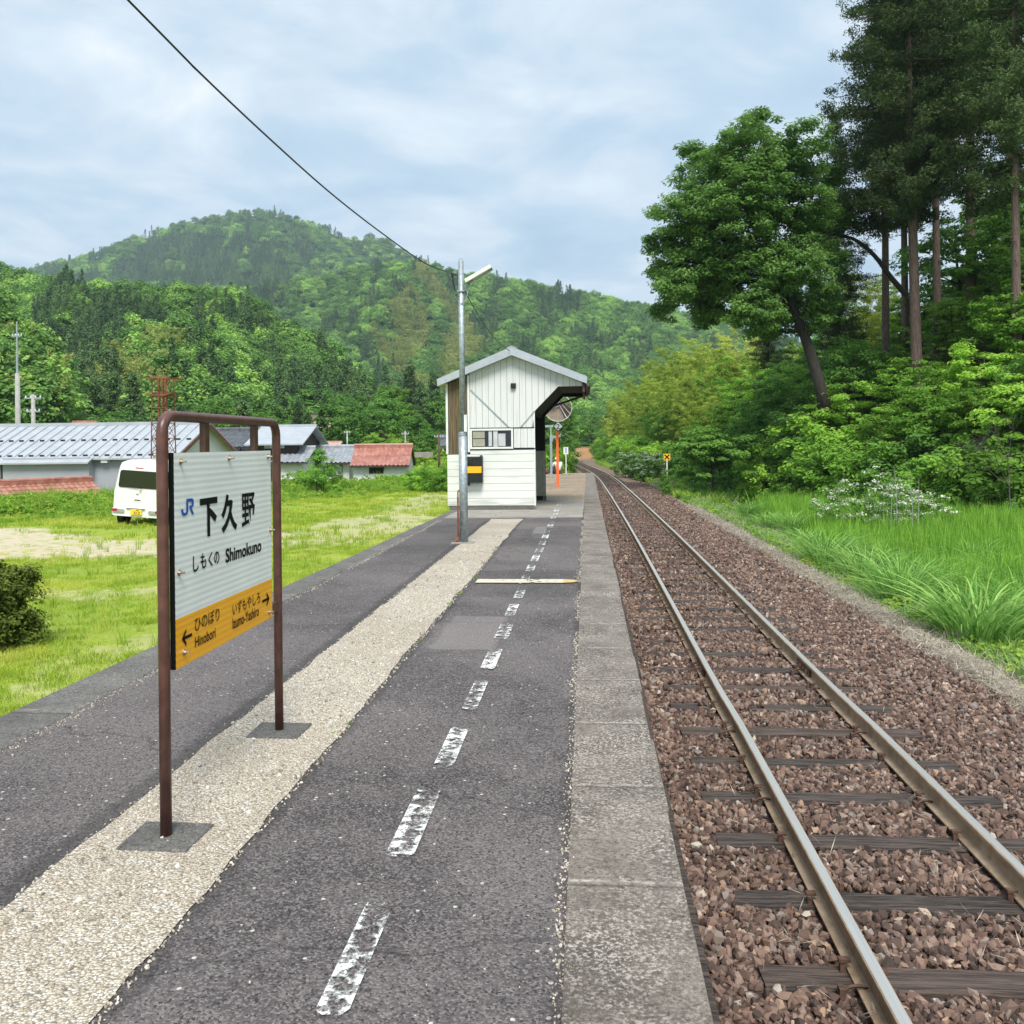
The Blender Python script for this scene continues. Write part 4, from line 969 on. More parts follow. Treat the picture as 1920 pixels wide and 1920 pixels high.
# front backing split round the window opening
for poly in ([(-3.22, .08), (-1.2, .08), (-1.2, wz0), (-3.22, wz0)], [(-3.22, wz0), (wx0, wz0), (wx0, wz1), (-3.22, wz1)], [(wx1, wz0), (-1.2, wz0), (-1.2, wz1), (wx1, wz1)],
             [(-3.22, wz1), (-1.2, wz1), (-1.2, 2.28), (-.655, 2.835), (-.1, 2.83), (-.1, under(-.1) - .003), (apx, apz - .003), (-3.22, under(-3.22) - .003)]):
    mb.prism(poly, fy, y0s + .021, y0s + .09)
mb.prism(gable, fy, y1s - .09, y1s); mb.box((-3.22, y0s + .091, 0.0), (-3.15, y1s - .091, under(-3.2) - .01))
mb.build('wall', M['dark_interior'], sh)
mb = MB(); z = .10
while z < 1.20:
    mb.box((-3.24, y0s - .002, z), (-1.2, y0s + .019, z + .164)); z += .17
mb.box((-2.70, y0s - .002, 1.29), (-1.2, y0s + .019, 1.382))
mb.build('lower_boards', M['board_white'], sh)
mb = MB(); z = .10
while z < 1.30: mb.box((-3.245, y0s + .02, z), (-3.225, y1s, z + .164)); z += .17
mb.build('lower_boards', M['board_white'], sh)
mb = MB(); z = .10
for j in range(8):
    for i in range(3): pass
mb.box((-1.195, y1s - .12, .12), (-1.13, y1s + .01, 1.32)); mb.box((-3.1, y1s - .115, .12), (-1.2, y1s - .093, 1.32))
mb.box((-1.199, y0s + .0, .1), (-1.185, y0s + .088, 1.40)); mb.build('beige_tiles', M['tile_beige'], sh)
mb = MB(); mb.box((-1.20, y1s - .125, 1.325), (-1.125, y1s + .012, 2.27)); 
mb.prism([(-1.2, 2.27), (-1.125, 2.25), (-.60, 2.79), (-.655, 2.835)], fy, y1s - .125, y1s + .012)
mb.prism([(-.655, 2.835), (-.60, 2.76), (-.1, 2.76), (-.1, 2.83)], fy, y1s - .125, y1s + .012)
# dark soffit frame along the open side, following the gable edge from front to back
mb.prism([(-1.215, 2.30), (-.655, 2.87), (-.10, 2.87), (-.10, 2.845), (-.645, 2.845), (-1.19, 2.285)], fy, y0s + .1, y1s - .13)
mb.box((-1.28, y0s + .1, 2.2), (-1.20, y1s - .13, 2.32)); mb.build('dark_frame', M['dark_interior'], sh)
mb = MB(); mb.box((-3.1, y1s - .9, .42), (-1.35, y1s - .45, .47)); mb.box((-2.95, y1s - .85, 0.01), (-2.85, y1s - .5, .42)); mb.box((-1.6, y1s - .85, 0.01), (-1.5, y1s - .5, .42)); mb.build('bench', M['brown_cladding'], sh)
# brown weathered boards at the left, white trims
mb = MB()
for i in range(5):
    a = -3.20 + i * .089; b = a + .083; mb.prism([(a, 1.287), (b, 1.287), (b, under(b) - .02), (a, under(a) - .02)], fy, y0s - .002 + (.006 if i % 2 else 0), y0s + .02)
mb.build('brown_boards', M['brown_cladding'], sh)
mb = MB(); mb.box((-3.262, y0s - .012, 1.30), (-3.212, y0s + .03, under(-3.24) - .02)); mb.box((-2.755, y0s - .012, 1.34), (-2.705, y0s + .02, under(-2.73) - .02)); mb.box((-1.222, y0s - .008, .09), (-1.196, y0s + .02, 2.27)); mb.build('corner_trim', M['white_paint'], sh)
def batten(p, q, wd, nm, mat, y=y0s - .010):
    p, q = np.array(p), np.array(q); d = q - p; n = np.array([-d[1], d[0]]) / np.linalg.norm(d) * wd / 2
    mb = MB(); mb.prism([p - n, q - n, q + n, p + n], fy, y, y0s + .001); mb.build(nm, mat, sh)
batten((-2.70, 2.80), (-1.80, 1.905), .034, 'brace', M['galv']); batten((-1.195, 2.27), (-1.52, 1.905), .034, 'brace', M['galv'])
batten((-2.70, 1.893), (-1.2, 1.893), .016, 'flashing', M['black_plastic']); batten((-2.68, 1.395), (-1.19, 1.405), .028, 'flashing', M['black_plastic'])
# window
mb = MB()
for a, b in (((-2.70, 1.41), (-2.655, 1.88)), ((-1.745, 1.41), (-1.70, 1.88)), ((-2.654, 1.41), (-1.746, 1.455)), ((-2.654, 1.835), (-1.746, 1.88))): mb.box((a[0], y0s - .03, a[1]), (b[0], y0s + .018, b[1]))
wn = mb.build('window', M['white_paint'], sh)
mb = MB(); mb.box((-2.655, y0s - .004, 1.455), (-1.745, y0s + .002, 1.835)); gl = mb.build('pane', M['glass_dark'], None); gl.parent = wn
bpy.context.view_layer.update(); gl.matrix_parent_inverse = wn.matrix_world.inverted()
mb = MB(); mb.m = 0; mb.box((-2.635, y0s - .010, 1.475), (-2.36, y0s - .0045, 1.64)); mb.box((-2.635, y0s - .010, 1.66), (-2.36, y0s - .0045, 1.82)); mb.m = 1; mb.box((-2.27, y0s - .010, 1.475), (-2.19, y0s - .0045, 1.82)); mb.box((-2.16, y0s - .012, 1.46), (-2.06, y0s - .0045, 1.83)); mb.box((-2.045, y0s - .010, 1.475), (-1.88, y0s - .0045, 1.76))
cu_ = mb.build('curtain', [M['tile_beige'], M['curtain']], None); cu_.parent = wn; cu_.matrix_parent_inverse = wn.matrix_world.inverted()
# roof
mb = MB(); yr0, yr1 = y0s - .22, y1s + .25
for s, xe in ((-1, -3.42), (1, .005)):
    ze = under(xe)
    mb.prism([(apx, apz), (xe, ze), (xe - s * .02 + s * .03, ze + .16), (apx, apz + .19)], fy, yr0, yr1)
rf = mb.build('roof', M['roof_metal'], sh)
mb = MB(); mb.prism([(apx - .12, apz + .145), (apx, apz + .193), (apx + .12, apz + .145), (apx + .12, apz + .165), (apx, apz + .215), (apx - .12, apz + .165)], fy, yr0 - .004, yr1); mb.build('ridge_cap', M['roof_metal'], sh)
for (xx, dz_) in ((-3.22, .06), (-2.35, .06), (-.95, .06), (-.2, .06)):
    mb = MB(); mb.tube([(xx, yr0 - .01, under(xx) + .07), (xx, yr0 + .01, under(xx) + .07)], .012, 8); mb.build('screw', M['galv'], sh)
mb = MB(); g0 = .035; zg = under(0) - .01
sec = [(g0 + .055 * math.cos(a), zg + .02 + .075 * math.sin(a)) for a in np.linspace(-.2, -math.pi + .2, 8)]; sec2 = [(g0 + .047 * math.cos(a), zg + .024 + .067 * math.sin(a)) for a in np.linspace(-math.pi + .2, -.2, 8)]
mb.prism(sec + sec2, fy, yr0 + .06, yr1 - .02); mb.box((-.095, yr0 + .1, zg - .17), (-.04, yr1 - .1, zg + .0)); mb.box((-.02, yr0 + .1, zg - .10), (.03, yr1 - .1, zg - .055))
gt = mb.build('gutter', M['wood_dark'], sh)
p0 = ony(1097, 730, y1s + .15); p1 = ony(1097, 741, y1s + .15); p2 = ony(1035, 762, y1s + .12); p3 = np.array([-1.15, y1s + .1, p2[2] - .03])
mb = MB(); mb.tube([p0 + [0, 0, .12], p0, p1, p1 * .9 + p2 * .1, p2, p3, (-1.15, y1s + .1, .1)], .028, 8); mb.build('downpipe', M['black_plastic'], sh)
mb = MB(); mb.box((-1.74, y0s - .07, 2.80), (-1.62, y0s - .001, 2.92)); mb.build('alarm_box', M['black_plastic'], sh, bevel=.012)
mb = MB(); mb.box((-3.20, y0s - .03, 0.0), (-1.24, y0s + .02, .085)); mb.build('plinth', M['kerb_concrete'], sh)
mb = MB(); mb.box((-1.19, y1s - .13, 0.0), (-1.11, y1s + .03, .12)); mb.build('plinth', M['kerb_concrete'], sh)
# striped box on the wall
e = empty('meter_box', (-2.42, y0s - .1, .6), label='black box with a yellow stripe mounted on the white lower wall', cat='box')
bx0, bz1 = ony(868, 858, y0s - .17)[0], ony(905, 856, y0s - .17)[2]; bx1, bz0 = ony(905, 905, y0s - .17)[0], ony(905, 905, y0s - .17)[2]
mb = MB(); mb.box((bx0, y0s - .2, bz0), (bx1, y0s - .004, bz1)); mb.build('body', M['black_plastic'], e, bevel=.012)
mb = MB(); mb.box((bx0 - .003, y0s - .204, bz0 + .225), (bx1 - .02, y0s - .198, bz0 + .375)); mb.build('stripe', M['yellow_tape'], e)
mb = MB(); mb.box((bx0 + .06, y0s - .215, bz1 - .17), (bx0 + .22, y0s - .201, bz1 - .05)); mb.build('handle', M['black_plastic'], e, bevel=.005)
mb = MB(); mb.box((bx1 - .06, y0s - .15, bz1), (bx1 - .01, y0s - .05, bz1 + .03)); mb.box((bx0 + .1, y0s - .15, bz0 - .07), (bx0 + .15, y0s - .09, bz0)); mb.build('cable_gland', M['black_plastic'], e)

# ------------------------------------------------------------------ signals and mirror beyond the shelter
def fxz(x, y, z): return lambda u, v: (x + u, y, z + v)
ox, oy = -1.022, 31.19
e = empty('car_stop_sign', (ox, oy, 0), label='bright orange post topped by a white diamond reading 2', cat='sign')
mb = MB(); mb.box((ox - .045, oy - .03, 0), (ox + .045, oy + .03, 1.99)); mb.build('post', M['orange_paint'], e, bevel=.006)
cz = ony(1046.6, 799.5, oy)[2]; cxx = ony(1046.6, 799.5, oy)[0]
def diamond(cx, y, cz, r, nm, mat, e, th=.012):
    mb = MB(); mb.prism([(cx - r, cz), (cx, cz - r), (cx + r, cz), (cx, cz + r)], fy, y, y + th); return mb.build(nm, mat, e)
diamond(cxx, oy - .05, cz, .185, 'sign_back', M['black_plastic'], e); diamond(cxx, oy - .054, cz, .148, 'sign_face', M['white_paint'], e, .003)
link('numeral', text_me('2', fxz(cxx - .055, oy - .0575, cz - .085), .11, .17, M['black_ink'], .004), e)
mb = MB(); mb.box((ox - .4, oy - .12, -.003), (ox + .35, oy + .12, .012)); tag(mb.build('footing', M['slab_concrete'], bevel=.004), 'flat pale concrete footing under the orange post', 'footing')
def pole_obj(name, px, ptop, pbase, D, r, mat, label, cat, zb=None):
    b = at(px, pbase, D); t = at(px, ptop, D); zb = b[2] if zb is None else zb
    e = empty(name, (b[0], b[1], zb), label=label, cat=cat); mb = MB(); mb.tube([(b[0], b[1], zb), (b[0], b[1], t[2])], r, 10); mb.build('pole', M[mat], e, True); return e, b, t
# mirror
my = 30.55; mc = ony(1046.5, 765, my)
mr = empty('mirror', (mc[0], my, 0), label='large round convex mirror facing back down the platform', cat='mirror')
mm, t_, b_ = base_mat('mirror_glass'); b_.inputs['Metallic'].default_value = 1; b_.inputs['Roughness'].default_value = .03; b_.inputs['Base Color'].default_value = (.8, .8, .8, 1); M['mirror'] = mm
rm = .452; sag = .05; V = [(0, 0, 0)]; nr, na_ = 14, 48
MRt = Matrix.Rotation(R(-6), 3, 'X') @ Matrix.Identity(3); yaw = Matrix.Rotation(R(6), 3, 'Z')
def mp(v): return tuple(Vector(mc) + yaw @ (Matrix.Rotation(R(15), 3, 'X') @ Vector(v)))
V = [mp((0, -sag, 0))]; F4 = []
mb = MB(); vs = [mp((0, -sag, 0))]; fs = []
for i in range(1, nr + 1):
    r2 = rm * i / nr
    for k in range(na_): a = 2 * math.pi * k / na_; vs.append(mp((r2 * math.cos(a), -sag * (1 - (r2 / rm) ** 2), r2 * math.sin(a))))
fs += [(0, 1 + (k + 1) % na_, 1 + k)[::-1] for k in range(na_)]
for i in range(nr - 1):
    for k in range(na_): a, b = 1 + i * na_ + k, 1 + i * na_ + (k + 1) % na_; fs.append((a, b, b + na_, a + na_))
mb.add(vs, fs); mb.build('mirror_face', M['mirror'], mr, True)
mb = MB(); mb.tube([mp(((rm + .01) * math.cos(a), .01, (rm + .01) * math.sin(a))) for a in np.linspace(0, 2 * math.pi, 49)], .016, 6); mb.build('rim', M['white_paint'], mr, True)
mb = MB(); mb.tube([(ox, oy + .10, 0), (ox, oy + .10, mc[2] + .05)], .038, 10); mb.box((ox - .03, my + .03, mc[2] - .04), (ox + .03, oy + .10, mc[2] + .04)); mb.build('post', M['galv'], mr)
# grey bracket post with arms
by = 40.0; a = ony(1033, 816, by); zt1 = ony(1033, 799, by)[2]
e = empty('bracket_post', (a[0], by, 0), label='slim grey steel post with a triangular bracket and a long top arm', cat='post')
mb = MB(); mb.box((a[0] - .05, by - .04, 0), (a[0] + .05, by + .04, a[2])); mb.box((a[0] - .03, by - .03, a[2]), (a[0] + .03, by + .03, zt1)); mb.build('post', M['galv'], e)
b = ony(1016, 799, by); c = ony(1042, 799, by); mb = MB(); mb.box((b[0] - .6, by - .04, zt1 - .05), (c[0] + .1, by + .04, zt1 + .05)); mb.build('arm', M['galv'], e)
mb = MB(); mb.prism([(a[0], a[2] - .02), (a[0] + .42, a[2] - .02), (a[0] + .42, a[2] - .07), (a[0] + .12, a[2] - .13), (a[0], a[2] - .42)], fy, by - .02, by + .02); mb.build('bracket', M['galv'], e)
# round and diamond crossed markers, white plate on post
def disc(cx, y, cz, r, nm, mat, e, th=.015): 
    mb = MB(); mb.prism([(cx + r * math.cos(t), cz + r * math.sin(t)) for t in np.linspace(0, 6.283, 25)[:-1]], fy, y, y + th); return mb.build(nm, mat, e)
D = 75.0; z_b = gz(-1.5, 75)
for px, py, kind, lab in ((1051.3, 817, 'r', 'small round white marker with a black cross, beside the orange post'), (1060.7, 817, 'd', 'small white diamond marker with a black cross on a pale post')):
    q = at(px, py, D); e = empty('marker_sign', (q[0], q[1], -1.2), label=lab, cat='sign')
    if kind == 'r': disc(q[0], q[1], q[2], .24, 'sign_back', M['black_ink'], e); disc(q[0], q[1] - .01, q[2], .19, 'sign_face', M['white_paint'], e, .005)
    else: diamond(q[0], q[1], q[2], .33, 'sign_back', M['black_ink'], e); diamond(q[0], q[1] - .01, q[2], .27, 'sign_face', M['white_paint'], e, .005)
    for s in (-1, 1):
        mb = MB(); dd_ = np.array([.12, 0, s * .12]); n_ = np.array([-s * .02, 0, .02]); c0 = q + np.array([0, -.014, 0]); mb.quad(c0 - dd_ - n_, c0 + dd_ - n_, c0 + dd_ + n_, c0 - dd_ + n_); mb.build('cross', M['black_ink'], e)
    mb = MB(); mb.tube([(q[0], q[1] + .03, -1.3), (q[0], q[1] + .03, q[2])], .04, 6); mb.build('post', M['white_paint'], e)
q = at(1061, 845, 43.5); e = empty('notice_plate', (q[0], q[1], 0), label='white rectangular plate with blue lettering on a thin white post', cat='sign')
mb = MB(); mb.box((q[0] - .115, q[1], q[2] - .17), (q[0] + .115, q[1] + .012, q[2] + .17)); mb.build('sign_face', M['white_paint'], e)
mb = MB(); 
for k in range(4): mb.box((q[0] - .05 + .01 * (k % 2), q[1] - .003, q[2] + .10 - k * .065), (q[0] + .05, q[1] - .001, q[2] + .135 - k * .065))
mb.build('lettering', M['blue_ink'], e)
mb = MB(); mb.tube([(q[0], q[1] + .03, 0), (q[0], q[1] + .03, q[2])], .025, 8); mb.build('post', M['white_paint'], e)
mb = MB(); mb.prism([(q[0] + .22 * math.cos(t), q[1] + .22 * math.sin(t)) for t in np.linspace(0, 6.28, 9)[:-1]], fnz, -.01, .05); tag(mb.build('footing', M['slab_concrete']), 'round pale concrete footing of the thin white post', 'footing')
# yellow crossed board on the right
q = at(1250.5, 857, 46); e = empty('warning_board', (q[0], q[1], gz(q[0], q[1])), label='yellow board with a black cross on a thin white post among the bushes', cat='sign')
mb = MB(); r8 = .165; mb.prism([(q[0] + sx_ * r8, q[2] + sz_ * r8) for sx_, sz_ in ((-1, -1), (1, -1), (1, 1), (-1, 1))], fy, q[1], q[1] + .012); mb.build('sign_face', M['yellow_tape'], e)
for s in (-1, 1):
    mb = MB(); c0 = q + np.array([0, -.004, 0]); dd_ = np.array([.12, 0, s * .12]); n_ = np.array([-s * .022, 0, .022]); mb.quad(c0 - dd_ - n_, c0 + dd_ - n_, c0 + dd_ + n_, c0 - dd_ + n_); mb.build('cross', M['black_ink'], e)
mb = MB(); mb.tube([(q[0], q[1] + .03, gz(q[0], q[1]) - .1), (q[0], q[1] + .03, q[2])], .03, 8); mb.build('post', M['white_paint'], e)
# loose grit: real pebbles in the joints, over the gravel strip and strewn on the asphalt
def m_pebble():
    m, t, b = base_mat('pebble'); a = N(t, 'ShaderNodeAttribute', attribute_name='tint', attribute_type='INSTANCER').outputs['Fac']
    t.links.new(ramp(t, a, [(0, (.16, .14, .115)), (.3, (.36, .31, .25)), (.7, (.50, .45, .37)), (.93, (.60, .56, .50)), (1, (.74, .72, .68))]), b.inputs['Base Color']); b.inputs['Roughness'].default_value = .8; return m
M['pebble'] = m_pebble(); PEB = []
for q in range(5):
    me = STONES[q].copy(); me.materials.clear(); me.materials.append(M['pebble']); me.name = 'pebble'; PEB.append(me)
rng = np.random.default_rng(61); PX = []; PS = []; PT = []
def peb(X, Y, z, s0, s1, t0=0., t1=1.):
    n = len(X); PX.append(np.stack([X, Y, np.full(n, z) + 0], 1)); PS.append(rng.uniform(s0, s1, n)); PT.append(rng.uniform(t0, t1, n))
n = 16000; Y = 1.5 + 12 * rng.random(n) ** 1.5; peb(rng.uniform(-1.97, -1.30, n), Y, .004, .003, .0075)
n = 700; Y = 1.5 + 12 * rng.random(n); peb(rng.uniform(-1.9, -1.36, n), Y, .005, .008, .014)
for x0, sd_, n in ((-.098, .012, 5200), (-2.955, .022, 4200)):
    Y = 1.0 + 17 * rng.random(n) ** 1.4; ww = np.array([mnoise.fractal(Vector((x0, q * 1.1, 2)), 1, 2, 4) for q in Y]); k = rng.random(n) < .55 + ww * 1.3
    peb((x0 + rng.normal(size=n) * sd_ * 1.2 * (1 + ww))[k], Y[k], .002, .0022, .0062, .05, .95)
n = 420; Y = 1.5 + 14 * rng.random(n) ** 1.3; peb(rng.uniform(-2.95, -.15, n), Y, .001, .0022, .0052, .5, 1)
PX = np.concatenate(PX); PS = np.concatenate(PS); n = len(PX)
gn_scatter('loose_grit', PX, rng.uniform(0, 6.28, (n, 3)), PS[:, None] * rng.uniform(.7, 1.3, (n, 3)), rng.integers(0, 5, n), np.concatenate(PT), PEB, label='loose pale grit and pebbles on the gravel strip and in the platform joints', cat='grit')
#@@SPLIT3
# ------------------------------------------------------------------ van on the grass
vz = -.85; vp = onz(256, 985, vz); vp = np.array([vp[0], vp[1], gz(vp[0], vp[1])])
van = empty('parked_van', vp, label='small white van with dark rear window parked tilted on the grass', cat='van')
vs_ = 1.06
def van_sec(y):
    """half width / heights of the body at distance y from the rear face (0) to the nose (3.4)"""
    return y
def van_body():
    import bmesh
    # cross sections along the length (local y forwards), each a ring of (x,z) from bottom left round to bottom right
    secs = []
    for (y, wb, wt, zb, zt, zs) in [(-.02, .70, .58, .36, 1.62, 1.0), (.0, .725, .60, .33, 1.74, 1.0), (.10, .738, .625, .30, 1.86, 1.0), (.35, .738, .635, .26, 1.90, 1.0), (1.5, .738, .64, .24, 1.91, 1.0), (2.4, .738, .635, .24, 1.88, 1.0), (2.75, .735, .60, .25, 1.70, 1.0), (3.15, .72, .56, .26, 1.22, .96), (3.32, .68, .50, .28, .98, .85), (3.38, .60, .44, .34, .80, .7)]:
        ring = [(-wb * .96, zb), (-wb, zb + .08), (-wb, zs * .98), (-wb * .97, zs + .05), (-wt - .02, zt - .16), (-wt + .03, zt - .05), (-wt * .7, zt - .008), (0, zt), (wt * .7, zt - .008), (wt - .03, zt - .05), (wt + .02, zt - .16), (wb * .97, zs + .05), (wb, zs * .98), (wb, zb + .08), (wb * .96, zb)]
        if zt < zs + .3: ring = [(x, min(z, zt)) for x, z in ring]
        secs.append([(x, y, z) for x, z in ring])
    k = len(secs[0]); V = [v for s in secs for v in s]; F = []
    for i in range(len(secs) - 1):
        for j in range(k): F.append((i * k + j, i * k + (j + 1) % k, (i + 1) * k + (j + 1) % k, (i + 1) * k + j))
    F += [tuple(range(k))[::-1], tuple(range((len(secs) - 1) * k, len(secs) * k))]
    return V, F
def vpart(name, mb, mats, smooth=False, bevel=0, parent=None):
    o = mb.build(name, mats, None, smooth, bevel); o.parent = parent or van; return o
mb = MB(); V, F = van_body(); mb.add(V, F); body = vpart('body', mb, M['van_white'], True)
for mt_ in (body,):
    bv = body.modifiers.new('b', 'BEVEL'); bv.width = .03; bv.segments = 3; bv.limit_method = 'ANGLE'; bv.angle_limit = R(50)
def rrect(x0, x1, z0, z1, r, n=4, tx=0):
    P = []
    for cx, cz_, a0 in ((x1 - r, z0 + r, -90), (x1 - r, z1 - r, 0), (x0 + r, z1 - r, 90), (x0 + r, z0 + r, 180)):
        for k in range(n + 1): a = R(a0 + 90 * k / n); P.append((cx + r * math.cos(a), cz_ + r * math.sin(a)))
    return [(x * (1 - tx * (z - z0)), z) for x, z in P]
def rear(name, P, dep, mat, y=-.03, parent=None):
    mb = MB(); f = lambda p, h: (p[0], h + max(0, p[1] - 1.62) * .25, p[1]); mb.prism(P, f, y - dep, y + .03); return vpart(name, mb, mat, parent=parent)
rw = rear('rear_window', rrect(-.60, .60, 1.10, 1.60, .07, 4, .13), .008, M['glass_dark'])
mb = MB(); mb.tube([(.05, -.055, .98), (.12, -.07, 1.10), (-.35, -.055, 1.14)], .010, 6); vpart('wiper', mb, M['black_plastic'])
rear('brake_lamp', rrect(-.14, .10, 1.665, 1.695, .012, 2), .012, M['red_lens'], -.018)
rear('garnish', rrect(-.16, .12, .70, 1.0, .02, 2), .006, M['van_white'], -.022)
rear('door_handle', rrect(-.10, .08, .74, .765, .01, 2), .012, M['black_plastic'], -.024)
rear('badge', rrect(-.06, .02, .90, .945, .018, 3), .012, M['chrome'], -.024)
mb = MB(); mb.prism(rrect(-.74, .74, .27, .52, .08), lambda p, h: (p[0], h + abs(p[0]) ** 6 * .25, p[1]), -.085, .12); vpart('bumper', mb, M['van_white'], bevel=.015)
for s in (-1, 1):
    l_ = rear('tail_lamp', rrect(*sorted((s * .36, s * .70)), .385, .47, .02, 2), .012, M['chrome'], -.085)
    rear('red_lens', rrect(*sorted((s * .56, s * .715)), .40, .475, .015, 2), .014, M['red_lens'], -.088)
pl = rear('number_plate', rrect(-.165, .165, .33, .495, .01, 2), .008, M['plate_yellow'], -.090)
for body_, a, b, c, d in (('512', -.06, .12, .345, .43), ('580', .0, .08, .45, .48)):
    o = link('lettering', text_me(body_, lambda u, v, a=a, c=c: (a + u, -.1005, c + v), b - a, d - c, M['black_ink'], .02)); o.parent = van
mb = MB(); mb.box((-.30, -.094, .50), (.25, -.07, .515)); vpart('plate_lamp', mb, M['black_plastic'])
for s in (-1, 1):
    mb = MB(); 
    for (ya_, yb_) in ((.25, 1.05), (1.12, 1.95), (2.02, 2.62)):
        def fx(p, h, s=s): z = p[1]; w_ = .722 - (z - 1.05) / .70 * .075; return (s * (w_ + h), p[0], z)
        mb.prism(rrect(ya_, yb_, 1.12, 1.60, .06) if s > 0 else rrect(ya_, yb_, 1.12, 1.60, .06)[::-1], fx, -.02, .012)
    vpart('side_window', mb, M['glass_dark'])
    mb = MB(); mb.box(*sorted_box((s * .742, 1.0, .86), (s * .735, 2.0, .875))) if False else mb.box((min(s * .734, s * .742), .9, .86), (max(s * .734, s * .742), 2.0, .875)); vpart('side_moulding', mb, M['black_plastic'])
    for yw in (.62, 2.75):
        mb = MB(); mb.tube([(s * .60, yw, .28), (s * .745, yw, .28)], .34, 24); vpart('wheel_arch', mb, M['black_plastic'])
        mb = MB(); mb.tube([(s * .58, yw, .26), (s * .60, yw, .26), (s * .73, yw, .26), (s * .75, yw, .26)], [.23, .26, .26, .235], 26); wh = vpart('wheel', mb, M['tyre'])
        mb = MB(); mb.tube([(s * .744, yw, .26), (s * .756, yw, .26)], [.16, .14], 20); vpart('hub_cap', mb, M['chrome'], parent=wh)
mb = MB(); mb.prism([(x, y) for x, y in ((-.55, 3.2), (.55, 3.2), (.5, 2.78), (-.5, 2.78))], lambda p, h: (p[0], p[1] + h, 1.25 + (3.2 - p[1]) * 1.05), 0, .02); vpart('windscreen', mb, M['glass_dark'])
van.scale = (vs_,) * 3; van.rotation_euler = (0, R(4.5), R(-20 + 4.7) * -1 + R(0))
van.rotation_euler = Matrix.Rotation(R(24), 3, 'Z').to_euler() if False else (0, R(4.5), R(2))

# ------------------------------------------------------------------ houses
def tile_mat(name, c1, c2, rough=.4):
    m, t, b = base_mat(name); v = geoco(t); n = noise_n(t, 3, 4, .6, v); n2 = noise_n(t, 40, 2, .5, v)
    t.links.new(mixc(t, mapr(t, math_n(t, 'ADD', math_n(t, 'MULTIPLY', n, .6), math_n(t, 'MULTIPLY', n2, .4)), .35, .65), c1, c2), b.inputs['Base Color']); b.inputs['Roughness'].default_value = rough; return m
M['tile_grey'] = tile_mat('tile_grey', (.22, .24, .27), (.38, .41, .45), .3)
M['tile_red'] = tile_mat('tile_red', (.27, .095, .07), (.46, .22, .17), .35)
M['tile_dark'] = tile_mat('tile_dark', (.05, .055, .065), (.13, .14, .16), .4)
M['tile_pale'] = tile_mat('tile_pale', (.45, .24, .19), (.60, .38, .31), .5)
M['seam_roof'] = simple('seam_roof', (.42, .45, .49), .45, .2, var=.08, scale=2, bmp=.02)
